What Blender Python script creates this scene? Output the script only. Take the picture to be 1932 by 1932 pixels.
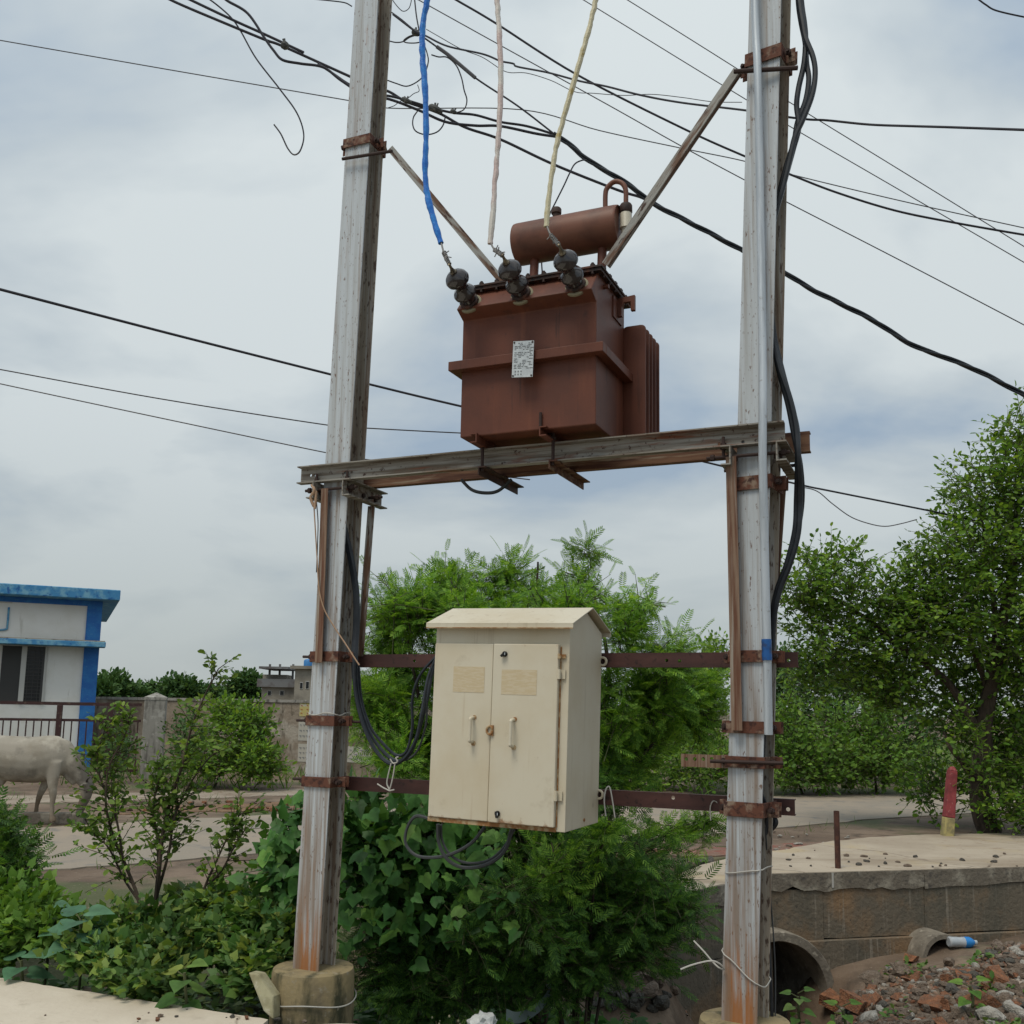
import bpy, bmesh, math, random
import numpy as np
from mathutils import Matrix, Vector, noise as mnoise

random.seed(7)
rng = np.random.default_rng(11)
scene = bpy.context.scene
for o in list(bpy.data.objects):
    bpy.data.objects.remove(o, do_unlink=True)
COL = scene.collection

# ------------------------------------------------------------------ camera
F, PXC, PYC, EYE = 1880.0, 966.0, 1072.0, 1.64      # pinhole of the photograph on a 1932 px frame
PITCH, ROLL = math.radians(8.0), math.atan(0.018)
CR = Matrix.Rotation(math.radians(90) + PITCH, 3, 'X') @ Matrix.Rotation(ROLL, 3, 'Z')
CC = Vector((0, 0, EYE))
cd = bpy.data.cameras.new('camera')
cd.sensor_width = 36.0
cd.lens = F / 1932 * 36
cd.shift_y = (PYC - 966) / 1932
cd.clip_start = 0.05
cd.clip_end = 3000
cam = bpy.data.objects.new('camera', cd)
COL.objects.link(cam)
cam.matrix_world = Matrix.Translation(CC) @ CR.to_4x4()
scene.camera = cam

# ------------------------------------------------------------------ world, sun, exposure
SUN_EL, SUN_AZ = math.radians(62), math.radians(215)     # high, behind the camera on the left
world = bpy.data.worlds.new('World')
scene.world = world
world.use_nodes = True
wn, wl = world.node_tree.nodes, world.node_tree.links
wn.clear()
w_out = wn.new('ShaderNodeOutputWorld')
w_bg = wn.new('ShaderNodeBackground')
w_bg.inputs['Strength'].default_value = 0.1
sky = wn.new('ShaderNodeTexSky')
sky.sky_type = 'NISHITA'
sky.sun_disc = False
sky.sun_elevation = SUN_EL
sky.sun_rotation = SUN_AZ
sky.air_density, sky.dust_density, sky.ozone_density = 1.0, 2.0, 1.0
tc = wn.new('ShaderNodeTexCoord')
sep = wn.new('ShaderNodeSeparateXYZ')
wl.new(tc.outputs['Generated'], sep.inputs[0])
def wmath(op, a, b=None, clamp=False):
    n = wn.new('ShaderNodeMath'); n.operation = op; n.use_clamp = clamp
    for i, x in enumerate((a, b)):
        if x is None: continue
        if isinstance(x, (int, float)): n.inputs[i].default_value = x
        else: wl.new(x, n.inputs[i])
    return n.outputs[0]
zz = wmath('MAXIMUM', sep.outputs['Z'], 0.0)
den = wmath('ADD', zz, 0.32)
cx = wmath('DIVIDE', sep.outputs['X'], den)
cy = wmath('DIVIDE', sep.outputs['Y'], den)
comb = wn.new('ShaderNodeCombineXYZ')
wl.new(wmath('MULTIPLY', cx, 0.8), comb.inputs[0])
wl.new(cy, comb.inputs[1])
comb.inputs[2].default_value = 11.0
n1 = wn.new('ShaderNodeTexNoise'); n1.inputs['Scale'].default_value = 1.7; n1.inputs['Detail'].default_value = 6; n1.inputs['Roughness'].default_value = 0.5
n1.inputs['Distortion'].default_value = 0.35
wl.new(comb.outputs[0], n1.inputs['Vector'])
n2 = wn.new('ShaderNodeTexNoise'); n2.inputs['Scale'].default_value = 5.0; n2.inputs['Detail'].default_value = 4; n2.inputs['Roughness'].default_value = 0.55
wl.new(comb.outputs[0], n2.inputs['Vector'])
nn = wmath('ADD', wmath('MULTIPLY', n1.outputs['Fac'], 0.84), wmath('MULTIPLY', n2.outputs['Fac'], 0.16))
ramp = wn.new('ShaderNodeValToRGB')
e = ramp.color_ramp.elements
e[0].position = 0.39; e[0].color = (0.36, 0.46, 0.575, 1)
e[1].position = 0.585; e[1].color = (0.715, 0.775, 0.785, 1)
m_ = ramp.color_ramp.elements.new(0.49); m_.color = (0.56, 0.63, 0.668, 1)
wl.new(nn, ramp.inputs[0])
# overcast sky: the overhead cloud is brighter than the cloud seen edge-on at the horizon
elev = wmath('ADD', 0.86, wmath('MULTIPLY', zz, 0.36))
hz = wn.new('ShaderNodeMix'); hz.data_type = 'RGBA'
hf = wn.new('ShaderNodeMapRange'); hf.inputs['From Min'].default_value = 0.0; hf.inputs['From Max'].default_value = 0.30
hf.inputs['To Min'].default_value = 0.85; hf.inputs['To Max'].default_value = 0.0; hf.interpolation_type = 'SMOOTHSTEP'
wl.new(zz, hf.inputs['Value'])
wl.new(hf.outputs[0], hz.inputs['Factor'])
wl.new(ramp.outputs['Color'], hz.inputs['A'])
hz.inputs['B'].default_value = (0.53, 0.583, 0.585, 1)
sc1 = wn.new('ShaderNodeVectorMath'); sc1.operation = 'SCALE'
wl.new(hz.outputs['Result'], sc1.inputs[0])
wl.new(wmath('MULTIPLY', elev, 7.25), sc1.inputs['Scale'])
mixw = wn.new('ShaderNodeMix'); mixw.data_type = 'RGBA'
mixw.inputs['Factor'].default_value = 0.93
wl.new(sky.outputs[0], mixw.inputs['A'])
wl.new(sc1.outputs[0], mixw.inputs['B'])
wl.new(mixw.outputs['Result'], w_bg.inputs['Color'])
wl.new(w_bg.outputs[0], w_out.inputs[0])

sd_ = bpy.data.lights.new('sun', 'SUN')
sd_.energy = 1.5
sd_.angle = math.radians(24)
sd_.color = (1.0, 0.92, 0.78)
sun = bpy.data.objects.new('sun', sd_)
COL.objects.link(sun)
# sky sun_rotation is measured clockwise from +Y seen from above
sdir = Vector((math.sin(SUN_AZ) * math.cos(SUN_EL), math.cos(SUN_AZ) * math.cos(SUN_EL), math.sin(SUN_EL)))
sun.rotation_euler = sdir.to_track_quat('Z', 'Y').to_euler()
sun.location = (0, 0, 30)
scene.view_settings.view_transform = 'Standard'
scene.view_settings.look = 'None'
scene.view_settings.gamma = 1
scene.view_settings.exposure = 0.40
scene.view_settings.use_curve_mapping = False
scene.render.engine = 'CYCLES'
scene.render.resolution_x = scene.render.resolution_y = 1024

# ------------------------------------------------------------------ where things stand
def ray(u, v): return CR @ Vector(((u - PXC) / F, -(v - PYC) / F, -1))
def at(u, v, Y): d = ray(u, v); return CC + d * (Y / d.y)
def gp(u, v, z=0.0): d = ray(u, v); return CC + d * ((z - EYE) / d.z)
def pl(u, v, P0, n): d = ray(u, v); return CC + d * ((P0 - CC).dot(n) / d.dot(n))
_a, _b = at(650, 1000, 5.9), at(1425, 1000, 4.93)
A0 = Vector((_a.x, _a.y, 0))
SD = Vector((_b.x - _a.x, _b.y - _a.y, 0)).normalized()     # along the double-pole structure
ND = Vector((-SD.y, SD.x, 0))                                # towards its back
UP = Vector((0, 0, 1))
def S(s, n, z): return A0 + SD * s + ND * n + UP * z
def sn(u, v, off=0.0): P = pl(u, v, A0 + ND * off, ND); return (P - A0).dot(SD), P.z
def sp(u, v, off=0.0): return pl(u, v, A0 + ND * off, ND)
RS = Matrix((SD, ND, UP)).transposed()                       # local axes of the structure

# ------------------------------------------------------------------ materials
MATS = {}
def mat(name, col, rough=0.7, metal=0.0, layers=(), bump=None, spec=0.4, alpha=None, trans=0.0):
    if name in MATS: return MATS[name]
    m = bpy.data.materials.new(name); m.use_nodes = True
    nt = m.node_tree; N, L = nt.nodes, nt.links
    b = N['Principled BSDF']
    b.inputs['Roughness'].default_value = rough
    b.inputs['Metallic'].default_value = metal
    b.inputs['Specular IOR Level'].default_value = spec
    if trans: b.inputs['Transmission Weight'].default_value = trans
    tcn = N.new('ShaderNodeTexCoord')
    cur = None
    for i, ly in enumerate(layers):
        mp = N.new('ShaderNodeMapping')
        st = ly.get('stretch', (1, 1, 1)); s = ly.get('scale', 5)
        mp.inputs['Scale'].default_value = tuple(s * k for k in st)
        mp.inputs['Location'].default_value = (3.1 * i + len(name) * 0.7, 1.7 * i, 5.3 * i)
        L.new(tcn.outputs['Object'], mp.inputs[0])
        if ly.get('crack'):      # fine cracks along cell borders, bent by noise
            wob = N.new('ShaderNodeTexNoise'); wob.inputs['Scale'].default_value = 2.5; wob.inputs['Detail'].default_value = 4; L.new(mp.outputs[0], wob.inputs['Vector'])
            av = N.new('ShaderNodeVectorMath'); av.operation = 'MULTIPLY_ADD'; av.inputs[1].default_value = (.5, .5, .5)
            L.new(wob.outputs['Color'], av.inputs[0]); L.new(mp.outputs[0], av.inputs[2])
            vo = N.new('ShaderNodeTexVoronoi'); vo.feature = 'DISTANCE_TO_EDGE'; vo.inputs['Scale'].default_value = 1; L.new(av.outputs[0], vo.inputs['Vector'])
            mr = N.new('ShaderNodeMapRange'); mr.inputs['From Min'].default_value = 0; mr.inputs['From Max'].default_value = ly['hi']; mr.inputs['To Min'].default_value = ly.get('amt', 1); mr.inputs['To Max'].default_value = 0
            L.new(vo.outputs['Distance'], mr.inputs['Value'])
            mx = N.new('ShaderNodeMix'); mx.data_type = 'RGBA'; L.new(mr.outputs[0], mx.inputs['Factor'])
            if cur is None: mx.inputs['A'].default_value = (*col, 1)
            else: L.new(cur, mx.inputs['A'])
            mx.inputs['B'].default_value = (*ly['col'], 1); cur = mx.outputs['Result']
            continue
        nz = N.new('ShaderNodeTexNoise'); nz.inputs['Scale'].default_value = 1
        nz.inputs['Detail'].default_value = ly.get('detail', 5); nz.inputs['Roughness'].default_value = ly.get('rough', 0.6)
        L.new(mp.outputs[0], nz.inputs['Vector'])
        mr = N.new('ShaderNodeMapRange')
        mr.inputs['From Min'].default_value = ly['lo']; mr.inputs['From Max'].default_value = ly['hi']
        mr.inputs['To Max'].default_value = ly.get('amt', 1.0)
        fac = nz.outputs['Fac']
        for axis in ('x', 'y', 'z'):
            if axis + 'mask' in ly:      # wear, or painted shading, that gathers at one edge of the piece: noise shifted along an axis
                a, b2, push = ly[axis + 'mask']
                sx = N.new('ShaderNodeSeparateXYZ'); L.new(tcn.outputs['Object'], sx.inputs[0])
                r2 = N.new('ShaderNodeMapRange'); r2.inputs['From Min'].default_value = a; r2.inputs['From Max'].default_value = b2
                r2.inputs['To Min'].default_value = push; r2.inputs['To Max'].default_value = 0.0
                L.new(sx.outputs[axis.upper()], r2.inputs['Value'])
                ad = N.new('ShaderNodeMath'); ad.operation = 'ADD'
                L.new(fac, ad.inputs[0]); L.new(r2.outputs[0], ad.inputs[1]); fac = ad.outputs[0]
        L.new(fac, mr.inputs['Value'])
        mx = N.new('ShaderNodeMix'); mx.data_type = 'RGBA'
        L.new(mr.outputs[0], mx.inputs['Factor'])
        if cur is None: mx.inputs['A'].default_value = (*col, 1)
        else: L.new(cur, mx.inputs['A'])
        mx.inputs['B'].default_value = (*ly['col'], 1)
        cur = mx.outputs['Result']
    if cur is None: b.inputs['Base Color'].default_value = (*col, 1)
    else: L.new(cur, b.inputs['Base Color'])
    if bump:
        sc, st, dist = bump
        mp = N.new('ShaderNodeMapping'); mp.inputs['Scale'].default_value = tuple(sc * k for k in st)
        L.new(tcn.outputs['Object'], mp.inputs[0])
        nz = N.new('ShaderNodeTexNoise'); nz.inputs['Scale'].default_value = 1; nz.inputs['Detail'].default_value = 6
        L.new(mp.outputs[0], nz.inputs['Vector'])
        bp = N.new('ShaderNodeBump'); bp.inputs['Strength'].default_value = 0.6; bp.inputs['Distance'].default_value = dist
        L.new(nz.outputs['Fac'], bp.inputs['Height']); L.new(bp.outputs[0], b.inputs['Normal'])
    MATS[name] = m
    return m

def leaf_mat(name, cols, transl=0.32, rough=0.55):
    if name in MATS: return MATS[name]
    m = bpy.data.materials.new(name); m.use_nodes = True
    N, L = m.node_tree.nodes, m.node_tree.links
    N.clear()
    out = N.new('ShaderNodeOutputMaterial')
    geo = N.new('ShaderNodeNewGeometry'); oi = N.new('ShaderNodeObjectInfo')
    ad = N.new('ShaderNodeMath'); ad.operation = 'ADD'
    L.new(geo.outputs['Random Per Island'], ad.inputs[0]); L.new(oi.outputs['Random'], ad.inputs[1])
    fr = N.new('ShaderNodeMath'); fr.operation = 'FRACT'; L.new(ad.outputs[0], fr.inputs[0])
    rp = N.new('ShaderNodeValToRGB')
    el = rp.color_ramp.elements
    while len(el) < len(cols): el.new(0.5)
    for i, c in enumerate(cols):
        el[i].position = i / (len(cols) - 1); el[i].color = (*c, 1)
    L.new(fr.outputs[0], rp.inputs[0])
    # broad patches of older and younger growth
    tcn = N.new('ShaderNodeTexCoord'); nz = N.new('ShaderNodeTexNoise'); nz.inputs['Scale'].default_value = 1.7; nz.inputs['Detail'].default_value = 2
    L.new(tcn.outputs['Object'], nz.inputs['Vector'])
    mr = N.new('ShaderNodeMapRange'); mr.inputs['From Min'].default_value = 0.3; mr.inputs['From Max'].default_value = 0.7
    mr.inputs['To Min'].default_value = 0.7; mr.inputs['To Max'].default_value = 1.3
    L.new(nz.outputs['Fac'], mr.inputs['Value'])
    vm = N.new('ShaderNodeVectorMath'); vm.operation = 'SCALE'
    L.new(rp.outputs['Color'], vm.inputs[0]); L.new(mr.outputs[0], vm.inputs['Scale'])
    p = N.new('ShaderNodeBsdfPrincipled'); p.inputs['Roughness'].default_value = rough
    p.inputs['Specular IOR Level'].default_value = 0.25
    t = N.new('ShaderNodeBsdfTranslucent')
    tm = N.new('ShaderNodeMix'); tm.data_type = 'RGBA'; tm.blend_type = 'MULTIPLY'; tm.inputs['Factor'].default_value = 1
    tm.inputs['B'].default_value = (1.25, 1.15, 0.5, 1)
    L.new(vm.outputs[0], tm.inputs['A'])
    L.new(vm.outputs[0], p.inputs['Base Color']); L.new(tm.outputs['Result'], t.inputs['Color'])
    mx = N.new('ShaderNodeMixShader'); mx.inputs[0].default_value = transl
    L.new(p.outputs[0], mx.inputs[1]); L.new(t.outputs[0], mx.inputs[2]); L.new(mx.outputs[0], out.inputs[0])
    MATS[name] = m
    return m

RUST = (0.085, 0.036, 0.02); ORANGE = (0.30, 0.115, 0.03)
m_pole = mat('pole_paint', (0.47, 0.515, 0.555), 0.55, 0.0, [
    dict(col=(0.37, 0.39, 0.40), scale=1, stretch=(30, 30, 0.8), lo=0.42, hi=0.66, amt=0.8),
    dict(col=(0.23, 0.19, 0.155), scale=1, stretch=(50, 50, 0.9), lo=0.56, hi=0.72, amt=.8),
    dict(col=(0.12, 0.06, 0.035), scale=1, stretch=(85, 85, 26), lo=0.61, hi=0.66, amt=.9),
    dict(col=(0.20, 0.145, 0.105), scale=1, stretch=(34, 34, 0.9), lo=0.56, hi=0.76, amt=.85, zmask=(0.2, 3.2, 0.18)),
    dict(col=(0.22, 0.12, 0.06), scale=1, stretch=(22, 22, 1.2), lo=0.58, hi=0.82, amt=0.8, zmask=(0.0, 1.1, 0.24)),
    dict(col=ORANGE, scale=1, stretch=(26, 26, 1.8), lo=0.66, hi=0.80, amt=0.9, zmask=(0.0, 0.9, 0.20))],
    bump=(60, (1, 1, .4), 0.0015))
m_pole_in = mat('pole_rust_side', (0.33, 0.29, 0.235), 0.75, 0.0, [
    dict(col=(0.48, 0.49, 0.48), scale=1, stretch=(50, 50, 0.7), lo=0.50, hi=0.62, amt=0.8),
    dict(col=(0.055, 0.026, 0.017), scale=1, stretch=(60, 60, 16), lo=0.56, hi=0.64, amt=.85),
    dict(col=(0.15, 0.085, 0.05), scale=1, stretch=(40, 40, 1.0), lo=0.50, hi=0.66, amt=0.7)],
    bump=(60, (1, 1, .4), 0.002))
m_clamp = mat('clamp_rust', (0.115, 0.045, 0.028), 0.85, 0.0, [
    dict(col=(0.26, 0.20, 0.15), scale=14, lo=0.52, hi=0.66, amt=0.8),
    dict(col=(0.045, 0.018, 0.014), scale=30, lo=0.5, hi=0.62)], bump=(90, (1, 1, 1), 0.002))
m_beam = mat('beam_steel', (0.27, 0.26, 0.235), 0.75, 0.0, [
    dict(col=(0.12, 0.095, 0.07), scale=1, stretch=(1.6, 30, 40), lo=0.45, hi=0.62),
    dict(col=(0.17, 0.06, 0.03), scale=1, stretch=(2.5, 9, 26), lo=0.56, hi=0.68),
    dict(col=(0.045, 0.02, 0.015), scale=34, lo=0.60, hi=0.68)], bump=(70, (.4, 1, 1), 0.002))
m_beam2 = mat('rear_beam_rust', (0.16, 0.085, 0.05), 0.8, 0.0, [
    dict(col=(0.07, 0.028, 0.018), scale=1, stretch=(2, 30, 34), lo=0.42, hi=0.6),
    dict(col=(0.27, 0.22, 0.16), scale=1, stretch=(2.2, 10, 30), lo=0.56, hi=0.66, amt=.8)], bump=(70, (.4, 1, 1), 0.002))
m_brace = mat('brace_steel', (0.34, 0.34, 0.32), 0.7, 0.0, [
    dict(col=(0.15, 0.085, 0.055), scale=1, stretch=(30, 30, 3), lo=0.44, hi=0.56),
    dict(col=(0.06, 0.028, 0.02), scale=1, stretch=(50, 50, 9), lo=0.56, hi=0.64)], bump=(70, (1, 1, .4), 0.002))
m_knee = mat('knee_brace_rust', (0.22, 0.15, 0.105), 0.8, 0.0, [
    dict(col=(0.12, 0.052, 0.03), scale=1, stretch=(40, 40, 1.6), lo=0.42, hi=0.6),
    dict(col=(0.34, 0.32, 0.28), scale=1, stretch=(45, 45, 1.3), lo=0.56, hi=0.66, amt=.7)], bump=(70, (1, 1, .4), 0.002))
m_oxide = mat('red_oxide', (0.046, 0.018, 0.016), 0.6, 0.0, [
    dict(col=(0.075, 0.03, 0.025), scale=9, stretch=(.3, 1, 1), lo=0.45, hi=0.65),
    dict(col=(0.022, 0.010, 0.009), scale=25, lo=0.58, hi=0.68)], bump=(80, (1, 1, 1), 0.001))
m_bolt = mat('bolt_dark_rust', (0.035, 0.019, 0.016), 0.75)
m_tank = mat('transformer_paint', (0.130, 0.043, 0.025), 0.5, 0.0, [
    dict(col=(0.095, 0.034, 0.022), scale=2.6, lo=0.4, hi=0.65),
    dict(col=(0.175, 0.060, 0.032), scale=1, stretch=(16, 16, 1.2), lo=0.55, hi=0.72, amt=.7),
    dict(col=(0.045, 0.021, 0.016), scale=1, stretch=(28, 28, 2.0), lo=0.60, hi=0.72, amt=.8),
    dict(col=(0.05, 0.025, 0.02), scale=7, lo=0.66, hi=0.74, amt=.6)], bump=(40, (1, 1, 1), 0.0008), spec=.3)
m_lid = mat('transformer_lid_grime', (0.055, 0.030, 0.024), 0.7, 0.0, [
    dict(col=(0.13, 0.05, 0.03), scale=9, lo=0.5, hi=0.65),
    dict(col=(0.022, 0.016, 0.014), scale=16, lo=0.45, hi=0.62)], bump=(60, (1, 1, 1), 0.001))
m_cons = mat('conservator_paint', (0.165, 0.066, 0.040), 0.5, 0.0, [
    dict(col=(0.10, 0.041, 0.027), scale=5, lo=0.42, hi=0.62),
    dict(col=(0.17, 0.078, 0.052), scale=1, stretch=(3, 18, 18), lo=0.55, hi=0.7, amt=.6)], spec=.35)
m_porc = mat('bushing_porcelain', (0.024, 0.020, 0.022), 0.12, 0.0, spec=0.7, layers=[
    dict(col=(0.06, 0.05, 0.05), scale=18, lo=0.5, hi=0.7)])
m_gasket = mat('bushing_gasket', (0.24, 0.22, 0.15), 0.8)
m_brass = mat('terminal_metal', (0.20, 0.17, 0.12), 0.5, 0.6, [dict(col=(0.06, 0.05, 0.04), scale=40, lo=.45, hi=.6)])
m_alu = mat('bare_conductor', (0.16, 0.155, 0.15), 0.6, 0.3)
m_plate = mat('nameplate_aluminium', (0.55, 0.60, 0.63), 0.45, 0.0, [dict(col=(0.42, 0.46, 0.49), scale=24, lo=.45, hi=.65)])
m_ink = mat('faded_ink', (0.17, 0.18, 0.19), 0.7)
m_cab = mat('cabinet_cream_paint', (0.585, 0.54, 0.43), 0.5, 0.0, [
    dict(col=(0.53, 0.465, 0.34), scale=2.2, lo=0.42, hi=0.68),
    dict(col=(0.33, 0.26, 0.165), scale=1, stretch=(26, 26, 1.4), lo=0.58, hi=0.74, amt=.5), dict(col=(0.27, 0.22, 0.15), scale=1, stretch=(60, 9, 9), lo=.66, hi=.74, amt=.5),
    dict(col=(0.30, 0.17, 0.08), scale=34, lo=0.76, hi=0.79, amt=.6)], bump=(9, (1, 1, 1), 0.0012), spec=.35)
m_door = mat('cabinet_door_paint', (0.585, 0.54, 0.43), 0.48, 0.0, [
    dict(col=(0.54, 0.475, 0.35), scale=2.4, lo=0.42, hi=0.68),
    dict(col=(0.37, 0.27, 0.15), scale=1, stretch=(38, 38, 1.1), lo=0.62, hi=0.76, amt=.45),
    dict(col=(0.40, 0.34, 0.24), scale=7, lo=.62, hi=.74, amt=.5),
    dict(col=(0.24, 0.105, 0.035), scale=22, lo=0.68, hi=0.84, amt=.8, zmask=(0.015, 0.06, 0.28)),
    dict(col=(0.28, 0.14, 0.06), scale=42, lo=0.77, hi=0.80, amt=.6)], bump=(7, (1, 1, 1), 0.0012), spec=.35)
m_crust = mat('cabinet_edge_rust', (0.26, 0.125, 0.045), 0.8, 0.0, [dict(col=(0.42, 0.32, 0.19), scale=26, lo=.45, hi=.6)])
m_stick = mat('sticker_residue', (0.52, 0.43, 0.28), 0.8, 0.0, [dict(col=(0.56, 0.48, 0.34), scale=1, stretch=(26, 26, 140), lo=.45, hi=.6)])
m_black = mat('black_plastic', (0.013, 0.013, 0.015), 0.35)
m_cable = mat('black_cable', (0.012, 0.016, 0.022), 0.42, 0.0, [dict(col=(0.03, 0.036, 0.045), scale=6, lo=.45, hi=.65)])
m_cable_g = mat('dusty_grey_cable', (0.045, 0.05, 0.055), 0.5)
m_wire = mat('overhead_wire', (0.020, 0.019, 0.028), 0.5)
m_wire_thin = mat('thin_grey_wire', (0.085, 0.085, 0.095), 0.5)
m_gi = mat('conduit_zinc', (0.50, 0.55, 0.60), 0.42, 0.25, [
    dict(col=(0.36, 0.40, 0.44), scale=1, stretch=(30, 30, 2), lo=.42, hi=.65),
    dict(col=(0.22, 0.21, 0.20), scale=30, lo=.63, hi=.72, amt=.7)])
m_bluetape = mat('blue_tape', (0.012, 0.09, 0.30), 0.4, 0.0, [dict(col=(0.02, 0.05, 0.14), scale=20, lo=.5, hi=.65)])
m_blue_sl = mat('blue_sleeve', (0.010, 0.13, 0.50), 0.35, 0.0, [dict(col=(0.02, 0.20, 0.60), scale=24, lo=.45, hi=.6)], bump=(60, (1, 1, 1), .004))
m_pink_sl = mat('pale_pink_sleeve', (0.55, 0.44, 0.42), 0.5, 0.0, [
    dict(col=(0.40, 0.16, 0.16), scale=1, stretch=(30, 30, 7), lo=.62, hi=.72, amt=.8),
    dict(col=(0.60, 0.58, 0.54), scale=5, lo=.45, hi=.6)], bump=(60, (1, 1, 1), .004))
m_yel_sl = mat('yellow_sleeve', (0.54, 0.50, 0.34), 0.45, 0.0, [
    dict(col=(0.60, 0.55, 0.38), scale=6, lo=.45, hi=.62), dict(col=(0.42, 0.33, 0.12), scale=14, lo=.6, hi=.7)], bump=(60, (1, 1, 1), .004))
m_white_wire = mat('white_tie_wire', (0.42, 0.41, 0.38), 0.5)
m_rope = mat('jute_rope', (0.36, 0.24, 0.16), 0.9)
m_conc = mat('pale_concrete', (0.56, 0.50, 0.41), 0.9, 0.0, [
    dict(col=(0.47, 0.41, 0.325), scale=1.1, lo=.42, hi=.66),
    dict(col=(0.38, 0.33, 0.26), scale=7, lo=.58, hi=.72, amt=.7),
    dict(col=(0.30, 0.25, 0.19), scale=.55, lo=.52, hi=.70, amt=.75), dict(crack=True, col=(0.20, 0.165, 0.125), scale=.7, hi=.012, amt=.7, lo=0),
    dict(col=(0.17, 0.13, 0.09), scale=42, lo=.70, hi=.75, amt=.8)], bump=(30, (1, 1, 1), 0.006))
m_foot = mat('mossy_footing_concrete', (0.165, 0.135, 0.085), 0.95, 0.0, [
    dict(col=(0.25, 0.20, 0.11), scale=6, lo=.45, hi=.62, zmask=(0.9, 0.62, 0.12)),
    dict(col=(0.05, 0.05, 0.028), scale=1, stretch=(7, 7, 2.2), lo=.50, hi=.64),
    dict(col=(0.26, 0.23, 0.17), scale=15, lo=.60, hi=.70)], bump=(40, (1, 1, 1), 0.006))
m_cwall = mat('culvert_concrete', (0.13, 0.11, 0.083), 0.95, 0.0, [
    dict(col=(0.10, 0.09, 0.07), scale=1, stretch=(3.0, 3.0, 1.2), lo=.45, hi=.62),
    dict(col=(0.23, 0.145, 0.08), scale=1.3, lo=.48, hi=.64, amt=.9),
    dict(col=(0.24, 0.21, 0.17), scale=1, stretch=(24, 24, 1.5), lo=.58, hi=.7, amt=.8),
    dict(col=(0.05, 0.045, 0.04), scale=26, lo=.62, hi=.72)], bump=(24, (1, 1, 1), 0.02))
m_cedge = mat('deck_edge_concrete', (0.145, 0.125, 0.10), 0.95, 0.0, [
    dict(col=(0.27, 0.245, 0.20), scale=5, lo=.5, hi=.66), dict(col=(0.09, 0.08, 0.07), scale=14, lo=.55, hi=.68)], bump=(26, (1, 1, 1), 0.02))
m_pipe = mat('concrete_pipe', (0.21, 0.185, 0.15), 0.95, 0.0, [
    dict(col=(0.12, 0.105, 0.085), scale=5, lo=.45, hi=.65), dict(col=(0.32, 0.29, 0.24), scale=13, lo=.58, hi=.7)], bump=(40, (1, 1, 1), 0.01))
m_asph = mat('worn_asphalt', (0.255, 0.222, 0.18), 0.95, 0.0, [
    dict(col=(0.30, 0.25, 0.195), scale=.5, stretch=(1, 1, 1), lo=.42, hi=.62),
    dict(col=(0.18, 0.17, 0.155), scale=3, lo=.55, hi=.7),
    dict(col=(0.33, 0.28, 0.23), scale=90, lo=.62, hi=.7, amt=.6)], bump=(160, (1, 1, 1), 0.004))
m_dirt = mat('verge_earth', (0.125, 0.088, 0.062), 1.0, 0.0, [
    dict(col=(0.20, 0.15, 0.11), scale=.7, lo=.42, hi=.62),
    dict(col=(0.085, 0.062, 0.045), scale=2.6, lo=.50, hi=.66),
    dict(col=(0.06, 0.085, 0.03), scale=.42, lo=.52, hi=.60, amt=.75),
    dict(col=(0.26, 0.21, 0.16), scale=26, lo=.62, hi=.70, amt=.7)], bump=(22, (1, 1, 1), 0.02))
m_steel_r = mat('rusty_pipe', (0.060, 0.026, 0.020), 0.8, 0.0, [dict(col=(0.10, 0.042, 0.028), scale=16, lo=.45, hi=.6)])

# ------------------------------------------------------------------ mesh helpers
WM = {}
def tag(o, label=None, cat=None, group=None, kind=None):
    if label: o['label'] = label
    if cat: o['category'] = cat
    if group: o['group'] = group
    if kind: o['kind'] = kind
    return o
def thing(name, label, cat, loc=(0, 0, 0), R=None, group=None):
    o = bpy.data.objects.new(name, None)
    o.empty_display_size = 0.1
    COL.objects.link(o)
    M = Matrix.Translation(Vector(loc)) @ (R.to_4x4() if R else Matrix())
    o.matrix_world = M
    WM[o.name] = M
    return tag(o, label, cat, group)

def catmull(pts, n=8):
    P = [Vector(p) for p in pts]
    if len(P) < 3: return [P[0].lerp(P[-1], i / n) for i in range(n + 1)]
    Q = [P[0] * 2 - P[1]] + P + [P[-1] * 2 - P[-2]]
    out = []
    for i in range(1, len(Q) - 2):
        p0, p1, p2, p3 = Q[i - 1], Q[i], Q[i + 1], Q[i + 2]
        for k in range(n):
            t = k / n
            out.append(0.5 * ((2 * p1) + (p2 - p0) * t + (2 * p0 - 5 * p1 + 4 * p2 - p3) * t * t + (3 * p1 - p0 - 3 * p2 + p3) * t ** 3))
    out.append(P[-1])
    return out

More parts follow.
